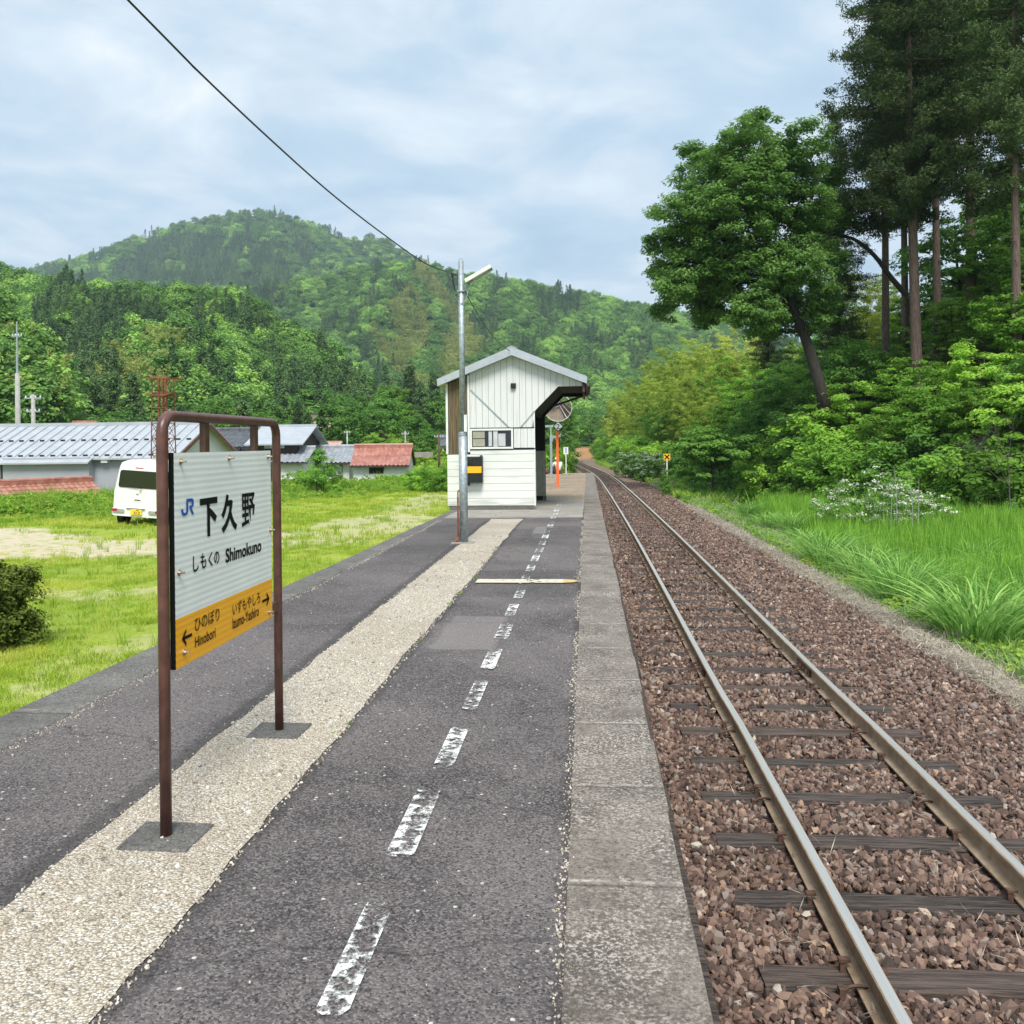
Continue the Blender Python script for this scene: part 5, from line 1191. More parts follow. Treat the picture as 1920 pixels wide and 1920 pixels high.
def house(name, A, B, depth, ez, rz, bz, label, cat, roofm, wallm, tile='wave', over=.5, gover=.4, openings=(), pitch=.30, rows=.30, amp=.045, asym=.5):
    """A,B: ends of the front wall (world x,y), the house extends 'depth' behind it. ez eave height, rz ridge height, bz base height"""
    A = np.array(A[:2], float); B = np.array(B[:2], float); L = np.linalg.norm(B - A); u = (B - A) / L; n = np.array([-u[1], u[0]])
    if n @ (np.array(A) - CP[:2]) < 0: n = -n
    c = (A + B) / 2 + n * depth / 2; e = empty(name, (c[0], c[1], bz), label=label, cat=cat)
    W = lambda a, d, z: (A[0] + u[0] * a + n[0] * d, A[1] + u[1] * a + n[1] * d, z)
    dr = depth * asym
    # walls with gables
    mb = MB(); t = .02
    mb.add([W(0, 0, bz), W(L, 0, bz), W(L, depth, bz), W(0, depth, bz), W(0, 0, ez), W(L, 0, ez), W(L, depth, ez), W(0, depth, ez), W(0, dr, rz - .08), W(L, dr, rz - .08)],
           [(0, 1, 5, 4), (1, 2, 6, 9, 5), (2, 3, 7, 6), (3, 0, 4, 8, 7)]); mb.build('wall', wallm, e)
    rise = (rz - ez) / dr
    rm_ = []
    for side in (0, 1):
        dd0, dd1 = (-over, dr) if side == 0 else (depth + over, dr); zz0 = ez - rise * over if side == 0 else ez - (rz - ez) / (depth - dr) * over
        na = int((L + 2 * gover) / pitch * 4) if tile == 'wave' else int((L + 2 * gover) / pitch) * 1
        sl = math.hypot(dd1 - dd0, rz - zz0); nb = max(2, int(sl / rows))
        mb = MB()
        if tile == 'wave':
            V = []; F = []; P = []
            for j in range(nb):
                for jj in (0, 1):
                    q = (j + jj) / nb
                    for i in range(na + 1):
                        a = -gover + (L + 2 * gover) * i / na; d = dd0 + (dd1 - dd0) * q
                        z = zz0 + (rz - zz0) * q + amp * (1 - abs(math.sin(math.pi * (a / pitch)))) * 1.4 + (.03 if jj == 0 else 0.0)
                        P.append(W(a, d, z + .03))
            kk = na + 1
            for j in range(2 * nb - 1):
                for i in range(na): F.append((j * kk + i, j * kk + i + 1, (j + 1) * kk + i + 1, (j + 1) * kk + i))
            me = npmesh('roof', P, F, roofm, False); o = link('roof', me, e)
            mb.add([W(-gover + .02, dd0, zz0 - .04), W(L + gover - .02, dd0, zz0 - .04), W(L + gover - .02, dd1, rz - .04), W(-gover + .02, dd1, rz - .04), W(-gover + .02, dd0, zz0 + .025), W(L + gover - .02, dd0, zz0 + .025), W(L + gover - .02, dd1, rz + .025), W(-gover + .02, dd1, rz + .025)], [(0, 1, 2, 3), (4, 5, 6, 7), (0, 1, 5, 4), (1, 2, 6, 5), (2, 3, 7, 6), (3, 0, 4, 7)])
            mb.build('soffit', M['dark_wood_wall'], e)
        else:
            mb.add([W(-gover, dd0, zz0 - .06), W(L + gover, dd0, zz0 - .06), W(L + gover, dd1, rz - .06), W(-gover, dd1, rz - .06), W(-gover, dd0, zz0 + .02), W(L + gover, dd0, zz0 + .02), W(L + gover, dd1, rz + .02), W(-gover, dd1, rz + .02)], [(0, 1, 2, 3), (4, 5, 6, 7), (0, 1, 5, 4), (1, 2, 6, 5), (2, 3, 7, 6), (3, 0, 4, 7)])
            if tile == 'seam':
                for i in range(na + 1):
                    a = -gover + .02 + (L + 2 * gover - .04) * i / na; p, q = np.array(W(a, dd0, zz0 + .02)), np.array(W(a, dd1, rz + .02)); c_ = (p + q) / 2; dv = (q - p) / 2
                    mb.obox(c_ + np.array([0, 0, .03]), (u[0] * .018, u[1] * .018, 0), dv, (0, 0, .035))
            o = mb.build('roof', roofm, e)
            if tile == 'seam':
                mb = MB()
                for q in (.06, .5):
                    for i in range(na):
                        a = -gover + (L + 2 * gover) * (i + .5) / na; d = dd0 + (dd1 - dd0) * q; z = zz0 + (rz - zz0) * q; mb.obox(np.array(W(a, d, z + .06)), (u[0] * .12, u[1] * .12, 0), (n[0] * .012, n[1] * .012, 0), (0, 0, .05))
                mb.build('snow_guard', M['black_plastic'], e)
    mb = MB(); p, q = np.array(W(-gover - .03, dr, rz + .06)), np.array(W(L + gover + .03, dr, rz + .06)); mb.obox((p + q) / 2, (q - p) / 2, (n[0] * .13, n[1] * .13, 0), (0, 0, .09)); 
    if tile == 'wave':
        mb.tube([p + [0, 0, .12], q + [0, 0, .12]], .09, 8)
    mb.build('ridge', roofm, e)
    for (a0, a1, za, zb_, mt, fr) in openings:
        mb = MB(); f = lambda a, z, d: W(a, d, z)
        mb.prism([(a0, za), (a1, za), (a1, zb_), (a0, zb_)], lambda p, h: W(p[0], h, p[1]), -.05, .03); wn_ = mb.build('window', M[fr], e)
        k = 2 if a1 - a0 > .9 else 1; mb = MB(); w1 = (a1 - a0) / k
        for i in range(k): mb.prism([(a0 + w1 * i + .06, za + .06), (a0 + w1 * (i + 1) - .03, za + .06), (a0 + w1 * (i + 1) - .03, zb_ - .06), (a0 + w1 * i + .06, zb_ - .06)], lambda p, h: W(p[0], h, p[1]), -.056, -.02)
        pn = mb.build('pane', M[mt], wn_)
    return e, W, L, u, n
def hp(pxa, pxb, D, D2=None):
    a = at(pxa, 830, D); b = at(pxb, 830, D2 or D); return a, b
def zpx(py, D): return 1.53 + (832 - py) / FPX * D
# big grey building with the ribbed metal roof (left)
b = at(325, 830, 44.5); a = b - np.array([19.0, 0, 0])
gw, W_, L_, u_, n_ = house('grey_storehouse', a, b, 7.5, zpx(846, 44.8), zpx(789, 48.5), -3.6, 'long grey building with a ribbed metal roof behind the grass', 'building', M['seam_roof'], M['grey_wall'], 'seam', .35, .3, pitch=.55, asym=.5)
mb = MB(); c = np.array(W_(L_ - 3.4, -.16, zpx(855, 44.5))); mb.obox(c, (u_[0] * .16, u_[1] * .16, 0), (n_[0] * .13, n_[1] * .13, 0), (0, 0, .12)); mb.build('vent_hood', M['white_paint'], gw)
xw = at(12, 830, 45)[0] - a[0]; xb_ = at(180, 830, 45)[0] - a[0]
mb = MB(); c = W_(xw - .1, -.46, 0); mb.tube([(c[0], c[1], -3), (c[0], c[1], zpx(856, 44.5))], .055, 8); mb.build('downpipe', M['dark_wood_wall'], gw)
mb = MB(); mb.prism([(xw, -3.5), (xb_, -3.5), (xb_, zpx(849, 44)), (xw, zpx(849, 44))], lambda p, h: W_(p[0], h, p[1]), -.50, -.01); mb.build('front_bay', M['grey_wall'], gw)
zf = zpx(846, 44.8); rr_ = (zpx(789, 48.5) - zf) / 3.75
mb = MB(); mb.add([W_(xw - .2, -.80, zf - rr_ * .80 - .05), W_(xb_ + .12, -.80, zf - rr_ * .80 - .05), W_(xb_ + .12, -.2, zf - rr_ * .2 + .01), W_(xw - .2, -.2, zf - rr_ * .2 + .01), W_(xw - .2, -.80, zf - rr_ * .80 + .03), W_(xb_ + .12, -.80, zf - rr_ * .80 + .03), W_(xb_ + .12, -.2, zf - rr_ * .2 + .06), W_(xw - .2, -.2, zf - rr_ * .2 + .06)], [(0, 1, 2, 3), (4, 5, 6, 7), (0, 1, 5, 4), (1, 2, 6, 5), (2, 3, 7, 6), (3, 0, 4, 7)]); mb.build('bay_roof', M['seam_roof'], gw)
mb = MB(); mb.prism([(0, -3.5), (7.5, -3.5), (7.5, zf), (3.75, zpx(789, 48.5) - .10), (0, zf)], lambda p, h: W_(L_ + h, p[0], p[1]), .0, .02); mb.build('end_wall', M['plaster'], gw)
mb = MB()
for d0, d1, za, zb_ in ((-.35, 3.75, zf - rr_ * .35, zpx(789, 48.5)), (7.85, 3.75, zf - rr_ * .35, zpx(789, 48.5))):
    p, q = np.array(W_(L_ + .31, d0, za - .09)), np.array(W_(L_ + .31, d1, zb_ - .09)); mb.obox((p + q) / 2, (q - p) / 2, (.012, 0, 0), (0, 0, .10))
mb.build('barge_board', M['rust'], gw)
# low red tiled roof in front of the grey building
a, b = hp(-120, 207, 34.5, 40.5)
house('low_shed', a, b, 3.4, zpx(948, 36.5), zpx(899, 38.8), -3.6, 'low red tiled roof just beyond the grass in front of the grey building', 'shed', M['tile_red'], M['plaster'], 'wave', .3, .1, pitch=.27, rows=.26, amp=.03)
for px, lab in ((35, 'rusty thin stake, left of the two before the red tiled roof'), (97, 'rusty thin stake, right of the two before the red tiled roof')):
    q = onz(px, 942, -.9); q = q * .93 if False else q; zb = gz(q[0], q[1]); mb = MB(); zt_ = ony(px, 907, q[1])[2]; mb.tube([(q[0], q[1], zb - .2), (q[0], q[1], zt_)], .025, 6); tag(mb.build('stake', M['rust']), lab, 'stake')
# white house with dark tiled roof (two storeys) behind the sign
a, b = hp(385, 520, 58, 58)
house('tiled_house', a, b, 7, zpx(829, 58), zpx(803, 61), -3.5, 'white two storey house with dark tiled roof seen above the sign board', 'house', M['tile_dark'], M['plaster'], 'wave', .7, .5, [(1.6, 2.9, zpx(842, 58), zpx(832, 58), 'glass_dark', 'dark_wood_wall')], pitch=.34, rows=.34)
a, b = hp(385, 480, 56.8, 56.8)
house('tiled_lean_to', a, b, 1.6, zpx(848, 57), zpx(842, 58), -3.5, 'narrow dark tiled lean-to roof along the front of the white house', 'lean-to', M['tile_dark'], M['plaster'], 'wave', .5, .3, pitch=.34, rows=.3, asym=.9)
a, b = hp(478, 556, 54, 54)
house('hip_house', a, b, 6.5, zpx(824, 54), zpx(796, 57), -3.5, 'house with a smooth pale blue-grey metal roof behind the right sign post', 'house', M['seam_roof'], M['dark_wood_wall'], 'flat', .5, .5, [(.5, 1.1, zpx(838, 54), zpx(827, 54), 'curtain', 'dark_wood_wall'), (1.2, 1.8, zpx(838, 54), zpx(827, 54), 'curtain', 'dark_wood_wall')])
a, b = hp(522, 566, 53, 53)
house('entrance_roof', a, b, 3.5, zpx(860, 53), zpx(840, 54), -3.5, 'low grey tiled porch roof between the sign post and the annex', 'porch', M['tile_grey'], M['plaster'], 'wave', .4, .4, pitch=.3)
# grey tiled annex and red tiled shed in the middle
a, b = hp(584, 654, 57, 57)
house('grey_annex', a, b, 4.6, zpx(861, 57), zpx(838, 59), -3.4, 'white walled annex with a silver-grey tiled roof, left of the red one', 'annex', M['tile_grey'], M['plaster'], 'wave', .5, .35, [(.95, 1.95, zpx(889, 57), zpx(869, 57), 'curtain', 'dark_wood_wall')], pitch=.27, rows=.3)
a, b = hp(662, 764, 55, 55)
house('red_shed', a, b, 3.0, zpx(865, 55), zpx(837, 57.5), -3.4, 'white walled shed with a shiny red tiled roof in mid distance', 'shed', M['tile_red'], M['plaster'], 'wave', .40, .15, [(.95, 1.85, zpx(886, 54.5), zpx(874, 54.5), 'glass_dark', 'dark_wood_wall')], pitch=.25, rows=.9, amp=.05)
# hillside houses
a, b = hp(545, 606, 150); house('thatched_house', a, b, 8, zpx(801, 150), zpx(774, 154), 1.0, 'old farmhouse with a steep brown thatched roof on the hillside', 'house', M['thatch'], M['dark_wood_wall'], 'flat', 1.0, .6)
a, b = hp(590, 616, 146); house('pink_roof_house', a, b, 4, zpx(794, 146), zpx(783, 148), 1.0, 'white hillside house with a pale red roof, right of the thatched one', 'house', M['tile_pale'], M['plaster'], 'flat', .7, .4, [(.6, 1.3, zpx(805, 146), zpx(798, 146), 'glass_dark', 'dark_wood_wall')])
a, b = hp(518, 540, 144); house('pink_roof_house', a, b, 4, zpx(798, 144), zpx(789, 146), 1.0, 'white hillside house with a pale red roof, left of the thatched one', 'house', M['tile_pale'], M['plaster'], 'flat', .6, .4)
a, b = hp(598, 630, 100); house('pale_roof_shed', a, b, 4, zpx(836, 100), zpx(826, 102), -1.5, 'small pale red roof just above the silver-grey annex roof', 'shed', M['tile_pale'], M['dark_wood_wall'], 'flat', .4, .3)
a, b = hp(810, 846, 128); house('far_house', a, b, 6, zpx(828, 128), zpx(814, 131), .5, 'far grey house just left of the shelter wall', 'house', M['tile_dark'], M['dark_wood_wall'], 'flat', .5, .4, [(.5, 1.4, zpx(838, 128), zpx(831, 128), 'curtain', 'dark_wood_wall')])
a, b = hp(829, 850, 112); house('white_far_house', a, b, 4, zpx(833, 112), zpx(822, 114), -.5, 'far white walled house at the left edge of the shelter', 'house', M['tile_dark'], M['plaster'], 'flat', .3, .3, [(.2, .7, zpx(846, 112), zpx(840, 112), 'glass_dark', 'dark_wood_wall')])
a, b = hp(118, 152, 80); house('red_roof_house', a, b, 5, zpx(795, 80), zpx(783, 82), -3, 'small red roofed house peeping over the grey ribbed roof', 'house', M['tile_red'], M['plaster'], 'flat', .4, .3)
a, b = hp(1052, 1078, 190); house('trackside_house', a, b, 8, zpx(815, 190), zpx(801, 194), 1.0, 'distant dark roofed house beside the far track', 'house', M['tile_dark'], M['plaster'], 'flat', .8, .5)
mb = MB(); a, b = hp(778, 812, 96); mb.box((a[0], a[1], zpx(856, 96)), (b[0], a[1] + .4, zpx(846, 96))); tag(mb.build('retaining_wall', M['slab_concrete']), 'pale concrete retaining wall in the green fields', 'retaining wall')
mb = MB(); c = at(1078, 1, 1); 

# ------------------------------------------------------------------ poles and tower
def util(px, ptop, D, r, label, arms=(), zb=None, mat='concrete_post', thin=None):
    b = at(px, 830, D); zb = gz(b[0], b[1]) if zb is None else zb; zt_ = zpx(ptop, D) + (960 - px) / FPX * D * RHO * 0
    e = empty('utility_pole', (b[0], b[1], zb), label=label, cat='utility pole'); mb = MB()
    zm_ = zpx(thin, D) if thin else zt_
    mb.tube([(b[0], b[1], zb - .3), (b[0], b[1], zm_)], [r, r * .7], 10); mb.build('pole', M[mat], e, True)
    if thin: mb = MB(); mb.tube([(b[0], b[1], zm_ - .5), (b[0], b[1], zt_)], [r * .4, r * .22], 8); mb.build('mast', M['galv'], e)
    for (pa, w_) in arms:
        z = zpx(pa, D); mb = MB(); mb.box((b[0] - w_, b[1] - .05, z - .05), (b[0] + w_, b[1] + .05, z + .05)); mb.build('crossarm', M['galv'], e)
        for s in (-.9, -.3, .3, .9): mb = MB(); mb.tube([(b[0] + s * w_, b[1], z), (b[0] + s * w_, b[1], z + .16)], .045, 6); mb.build('insulator', M['white_paint'], e)
    return b
b1 = util(34, 593, 62, .22, 'tall pole with a thin radio mast on top behind the grey roof', [(620, .35)], thin=690)
b2 = util(63, 730, 58, .17, 'shorter utility pole with crossarms behind the grey roof', [(737, .55), (762, .45)])
util(4, 785, 50, .12, 'short utility pole at the left edge of the photo', [(800, .3)])
util(651, 806, 105, .09, 'thin pale utility pole above the silver-grey annex roof', [(808, .35)], mat='galv')
util(760, 806, 100, .10, 'pale utility pole above the red roof', [(812, .4)]); util(823, 812, 88, .14, 'dark utility pole left of the shelter', [(818, .45)], mat='wood_dark')
util(944 + 134, 808, 170, .14, 'far pale utility pole beside the distant track', [(812, .5)])
mb = MB(); q0 = np.array([b1[0], b1[1], zpx(752, 62)]); q1 = at(400, 792, 70); mb.tube([q0 + (q1 - q0) * t - np.array([0, 0, 1.2 * t * (1 - t)]) for t in np.linspace(0, 1, 10)], .02, 5); tag(mb.build('power_line', M['black_plastic']), 'thin power line running right from the radio mast pole', 'cable')
tb = at(307, 870, 33); tz = gz(tb[0], tb[1]); tw = empty('rusty_tower', (tb[0], tb[1], tz), label='rusty steel lattice tower rising behind the van', cat='tower')
ztp = zpx(702, 33); h_ = .30
mb = MB()
def leg(x, y, r=.028): return [(tb[0] + x * 1.15, tb[1] + y * 1.15, tz - .2), (tb[0] + x * .9, tb[1] + y * .9, ztp)]
for sx1 in (-1, 1):
    for sy1 in (-1, 1):
        m2 = MB(); m2.tube(leg(sx1 * h_, sy1 * h_), .024, 5); m2.build('leg', M['rust'], tw)
nz = 9
for i in range(nz):
    z = tz + (ztp - tz) * i / nz; z2 = tz + (ztp - tz) * (i + 1) / nz
    for (xa, ya2), (xb, yb2) in (((-1, -1), (1, -1)), ((1, -1), (1, 1)), ((1, 1), (-1, 1)), ((-1, 1), (-1, -1))):
        mb.tube([(tb[0] + xa * h_, tb[1] + ya2 * h_, z), (tb[0] + xb * h_, tb[1] + yb2 * h_, z)], .013, 4)
        if i < 6: mb.tube([(tb[0] + xa * h_, tb[1] + ya2 * h_, z), (tb[0] + xb * h_, tb[1] + yb2 * h_, z2)], .012, 4); mb.tube([(tb[0] + xb * h_, tb[1] + yb2 * h_, z), (tb[0] + xa * h_, tb[1] + ya2 * h_, z2)], .012, 4)
mb.build('bracing', M['rust'], tw)
for z in (zpx(703, 33), zpx(735, 33)):
    mb = MB(); mb.box((tb[0] - .42, tb[1] - .42, z - .02), (tb[0] + .42, tb[1] - .36, z + .04)); mb.box((tb[0] - .42, tb[1] + .36, z - .02), (tb[0] + .42, tb[1] + .42, z + .04)); mb.box((tb[0] - .42, tb[1] - .36, z - .02), (tb[0] - .36, tb[1] + .36, z + .04)); mb.box((tb[0] + .36, tb[1] - .36, z - .02), (tb[0] + .42, tb[1] + .36, z + .04)); mb.build('platform', M['rust'], tw)
for dx_ in (-.15, 0, .12): mb = MB(); mb.box((tb[0] + dx_ - .035, tb[1] - .05, zpx(780, 33)), (tb[0] + dx_ + .035, tb[1] + .02, ztp)); mb.build('upright', M['rust'], tw)
mb = MB(); c = at(316, 740, 32.6); mb.obox(c, (.18, 0, .05), (0, .2, 0), (0, 0, .02)); mb.build('plate', M['rust'], tw)

# ------------------------------------------------------------------ person and bags at the platform end
def skin_fig(name, verts, edges, radii, mat, parent, sub=2, root=0):
    me = bpy.data.meshes.new(name); me.from_pydata([tuple(v) for v in verts], edges, []); me.materials.append(mat)
    o = bpy.data.objects.new(name, me); COL.objects.link(o)
    if parent: o.parent = parent
    s = o.modifiers.new('skin', 'SKIN')
    for i, r in enumerate(radii): me.skin_vertices[0].data[i].radius = (r, r) if not isinstance(r, tuple) else r; me.skin_vertices[0].data[i].use_root = i == root
    s.use_smooth_shade = True; s2 = o.modifiers.new('sub', 'SUBSURF'); s2.levels = s2.render_levels = sub
    return o
pp = at(1046.5, 886, 44.8); pe = empty('person', (pp[0], pp[1], .0), label='person in a white shirt and cap sitting low at the far platform end', cat='person')
# local frame: facing -x/+y, seated on the platform end with knees raised
J = {'pel': (0, 0, .13), 'spi': (.02, -.02, .32), 'che': (.0, .02, .50), 'nec': (-.02, .05, .60), 'hed': (-.03, .07, .69), 'top': (-.03, .07, .78),
     'shL': (-.17, .03, .53), 'elL': (-.24, .18, .36), 'haL': (-.12, .38, .36), 'shR': (.17, .03, .53), 'elR': (.25, .16, .36), 'haR': (.10, .38, .36),
     'hiL': (-.10, .03, .12), 'knL': (-.15, .42, .40), 'anL': (-.14, .55, .06), 'toL': (-.15, .72, .03), 'hiR': (.10, .03, .12), 'knR': (.15, .42, .40), 'anR': (.15, .55, .06), 'toR': (.16, .72, .03)}
ks = list(J); ix = {k: i for i, k in enumerate(ks)}; E_ = [('pel', 'spi'), ('spi', 'che'), ('che', 'nec'), ('nec', 'hed'), ('hed', 'top'), ('che', 'shL'), ('shL', 'elL'), ('elL', 'haL'), ('che', 'shR'), ('shR', 'elR'), ('elR', 'haR'), ('pel', 'hiL'), ('hiL', 'knL'), ('knL', 'anL'), ('anL', 'toL'), ('pel', 'hiR'), ('hiR', 'knR'), ('knR', 'anR'), ('anR', 'toR')]
rad = dict(pel=.12, spi=.12, che=.13, nec=.05, hed=.09, top=.07, shL=.06, elL=.042, haL=.032, shR=.06, elR=.042, haR=.032, hiL=.09, knL=.06, anL=.04, toL=.035, hiR=.09, knR=.06, anR=.04, toR=.035)
skin_fig('body', [J[k] for k in ks], [(ix[a], ix[b]) for a, b in E_], [rad[k] for k in ks], M['skin'], pe)
ks2 = ['pel', 'spi', 'che', 'shL', 'elL', 'shR', 'elR']; ix2 = {k: i for i, k in enumerate(ks2)}
skin_fig('shirt', [J[k] for k in ks2], [(ix2[a], ix2[b]) for a, b in E_ if a in ix2 and b in ix2], [rad[k] + .022 for k in ks2], M['plaster'], pe)
ks3 = ['pel', 'hiL', 'knL', 'anL', 'hiR', 'knR', 'anR']; ix3 = {k: i for i, k in enumerate(ks3)}
skin_fig('trousers', [J[k] for k in ks3], [(ix3[a], ix3[b]) for a, b in E_ if a in ix3 and b in ix3], [rad[k] + .025 for k in ks3], M['wood_dark'], pe)
mb = MB(); mb.tube([(-.03, .07, .725), (-.03, .07, .76), (-.03, .07, .80), (-.03, .07, .82)], [.105, .105, .08, .02], 16); mb.box((-.10, .13, .725), (.04, .24, .737)); o = mb.build('cap', M['plaster'], None, True); o.parent = pe
pe.rotation_euler = (0, 0, R(25))
def sack(px, py, D, s, name, label, cat, mat, seed):
    c = at(px, py, D); rng = np.random.default_rng(seed); import bmesh
    bm = bmesh.new(); bmesh.ops.create_icosphere(bm, subdivisions=3, radius=1)
    for v in bm.verts:
        n_ = mnoise.noise(v.co * 2.2 + Vector((seed, 0, 0))) * .25; v.co = v.co * (1 + n_); v.co.z = max(v.co.z, -.75); v.co = Vector((v.co.x * s[0], v.co.y * s[1], (v.co.z + .75) * s[2]))
    me = bpy.data.meshes.new(name); bm.to_mesh(me); bm.free(); me.materials.append(mat); me.polygons.foreach_set('use_smooth', [True] * len(me.polygons))
    e = empty(name, (c[0], c[1], 0), label=label, cat=cat); o = bpy.data.objects.new('cover', me); COL.objects.link(o); o.parent = e
    mb = MB(); mb.tube(catmull([(-s[0] * .4, 0, s[2] * 1.45), (0, 0, s[2] * 1.85), (s[0] * .4, 0, s[2] * 1.45)], 4), .02, 6); h = mb.build('handle', M['black_plastic'], None); h.parent = e
sack(1023.5, 884, 44.9, (.18, .2, .17), 'bag', 'dark brown bag standing on the platform end left of the person', 'bag', M['wood_dark'], 2)
sack(1037, 884, 44.9, (.11, .16, .22), 'backpack', 'black backpack standing close beside the seated person', 'backpack', M['black_plastic'], 5)
#@@SPLIT4
# ------------------------------------------------------------------ right-hand wood: individual trees
K_oak = []
def hero_tree():
    """big leaning broadleaf: trunk leaning left over the slope, crown built of many boughs"""
    rng = np.random.default_rng(3); D0 = 47.0; base = at(1532, 702, D0); bz_ = gz(base[0], base[1])
    blobs = [(1400, 285, 75), (1330, 335, 70), (1275, 400, 52), (1245, 520, 42), (1290, 500, 66), (1370, 410, 90), (1460, 330, 70), (1470, 430, 80), (1410, 520, 80), (1330, 585, 42), (1245, 580, 30), (1425, 232, 34), (1510, 262, 44), (1545, 560, 42), (1300, 290, 30), (1500, 500, 60), (1350, 480, 80), (1470, 560, 50), (1555, 410, 46), (1290, 450, 60), (1545, 330, 36), (1400, 350, 80), (1235, 455, 30), (1380, 580, 44), (1420, 590, 50), (1310, 550, 50), (1450, 610, 36), (1520, 600, 40), (1270, 540, 40), (1510, 390, 60), (1560, 480, 40)]
    cl = []; cr = []
    for (px, py, r) in blobs:
        rw_ = r / FPX * D0; n = max(7, int((rw_ / .62) ** 2 * 10)); dz = rng.uniform(-1, 1) * 2.4
        for i in range(n):
            d = rng.normal(size=3); d /= np.linalg.norm(d); q = at(px, py, D0 + dz) + d * rw_ * (.45 + .55 * rng.random()) * np.array([1, 1.15, .8]); cl.append(q - base); cr.append(rng.uniform(.38, .62))
    cl = np.array(cl); cr = np.array(cr); V, lv = clumps_to_leaves(cl, cr, 80, .20, .10, rng, .5, cl.mean(0) - [0, 0, 2.5], .75, .5, .8)
    print('hero leaves', len(V) // 4)
    crown = leafmesh('crown', V, M['leaf_oak'], rng, lv); mb = MB()
    tpx = [(1537, 722, 0), (1512, 640, .2), (1487, 575, .3), (1462, 520, .3), (1440, 440, .2), (1425, 350, 0), (1412, 275, -.2)]
    tk = catmull([at(a, b, D0 + c) - base for a, b, c in tpx], 4); mb.tube([tk[0] - [-.3, 0, 1.5]] + tk, [.34] + list(np.linspace(.30, .05, len(tk))), 10)
    tpx2 = [(1487, 575, .3), (1490, 500, .9), (1505, 420, 1.4), (1530, 340, 1.6), (1515, 285, 1.8)]; tk2 = catmull([at(a, b, D0 + c) - base for a, b, c in tpx2], 4); mb.tube(tk2, list(np.linspace(.17, .04, len(tk2))), 8)
    for path in ([(1462, 520, .3), (1400, 470, -1), (1330, 440, -1.5), (1270, 410, -1.6)], [(1475, 548, .3), (1400, 530, 0), (1320, 535, -.5), (1250, 560, -.6)], [(1440, 440, .2), (1380, 370, 1), (1330, 325, 1.4)], [(1450, 470, .2), (1400, 400, -1.8), (1370, 340, -2.2)], [(1490, 500, .9), (1550, 450, 1), (1570, 400, 1)]):
        t3 = catmull([at(a, b, D0 + c) - base for a, b, c in path], 4); mb.tube(t3, list(np.linspace(.12, .03, len(t3))), 6)
    T = np.array(tk + tk2)
    for i in rng.choice(len(cl), 130, replace=False):
        c = cl[i]; j = int(np.argmin(np.linalg.norm((T - c) * [1, 1, .8] + [0, 0, .8], axis=1))); s_ = T[j]; mid = s_ * .45 + c * .55 + rng.normal(size=3) * .15; mb.tube([s_, mid, c], [.045, .03, .01], 4, False)
    e = empty('oak_tree', base, label='big round-crowned broadleaf tree leaning left over the railway slope', cat='tree')
    for nm, me in (('crown', crown), ('trunk', mb.mesh('trunk', M['bark_dark'], True))): c = bpy.data.objects.new(nm, me); COL.objects.link(c); c.parent = e
hero_tree()
def tree_at(kind, name, px, py, D, s, label, rz=0, sz=None, cat='tree', group=None, tilt=(0, 0), z=None):
    p = at(px, py, D); return place(kind, name, (p[0], p[1], gz(p[0], p[1]) - .1 if z is None else z), rz, s, label, cat, group, sz, tilt)
CED = [cedar_tree(11, 30, 10.5, 4.2, 'leaf_cedar', 'bark_cedar', .30, 200, 76, .17, .055, cl_r=.44), cedar_tree(12, 27, 9.0, 3.5, 'leaf_cedar', 'bark_cedar', .22, 180, 76, .17, .055, cl_r=.44), cedar_tree(13, 24, 4.5, 3.3, 'leaf_cedar', 'bark_dark', .26, 200, 62, .17, .055, cl_r=.44)]
tree_at(CED[0], 'cedar_tree', 1720, 600, 45, 1.0, 'tallest cedar with a thick bare reddish trunk, nearest of the cedar group', .3, tilt=(0, R(-1.2)))
tree_at(CED[1], 'cedar_tree', 1659, 600, 50, 1.08, 'tall cedar with a bare trunk, left of the thickest cedar trunk', 1.9, tilt=(0, R(-.8)))
tree_at(CED[1], 'cedar_tree', 1697, 600, 58, 1.15, 'tall cedar with a slender trunk between the two thick cedar trunks', 3.5, .98)
tree_at(CED[1], 'cedar_tree', 1757, 600, 51, 1.1, 'tall cedar with a slim straight trunk, right of the thickest trunk', 5.1)
tree_at(CED[0], 'cedar_tree', 1822, 600, 54, 1.12, 'tall dark cedar whose trunk shows below the upper right crown', 2.2)
tree_at(CED[1], 'cedar_tree', 1905, 500, 41, 1.05, 'dense dark cedar at the right edge of the photo', .7)
tree_at(CED[0], 'cedar_tree', 1895, 500, 60, 1.05, 'tall cedar rising behind at the upper right corner', 4.4)
tree_at(CED[2], 'cedar_tree', 1570, 560, 62, .82, 'dark cedar just behind the right side of the leaning oak', 4.0)
tree_at(CED[2], 'cedar_tree', 1440, 640, 66, .50, 'small dark cedar half hidden behind the leaning oak crown', 1.0)
# a dead bough arching between the trunks
mb = MB(); P_ = catmull([at(1705, 560, 49), at(1670, 520, 49), at(1640, 480, 49), at(1600, 448, 49), at(1545, 436, 49), at(1510, 410, 48.5)], 4); mb.tube([P_[0] + np.array([.6, 0, -3.2])] + P_, [.2] + list(np.linspace(.17, .04, len(P_))), 7); c0 = P_[0] + np.array([.6, 0, -3.2])
tag(mb.build('bare_branch', M['bark_dark'], smooth=True), 'bare dark crooked tree limb arching left across the cedar trunks', 'tree limb')
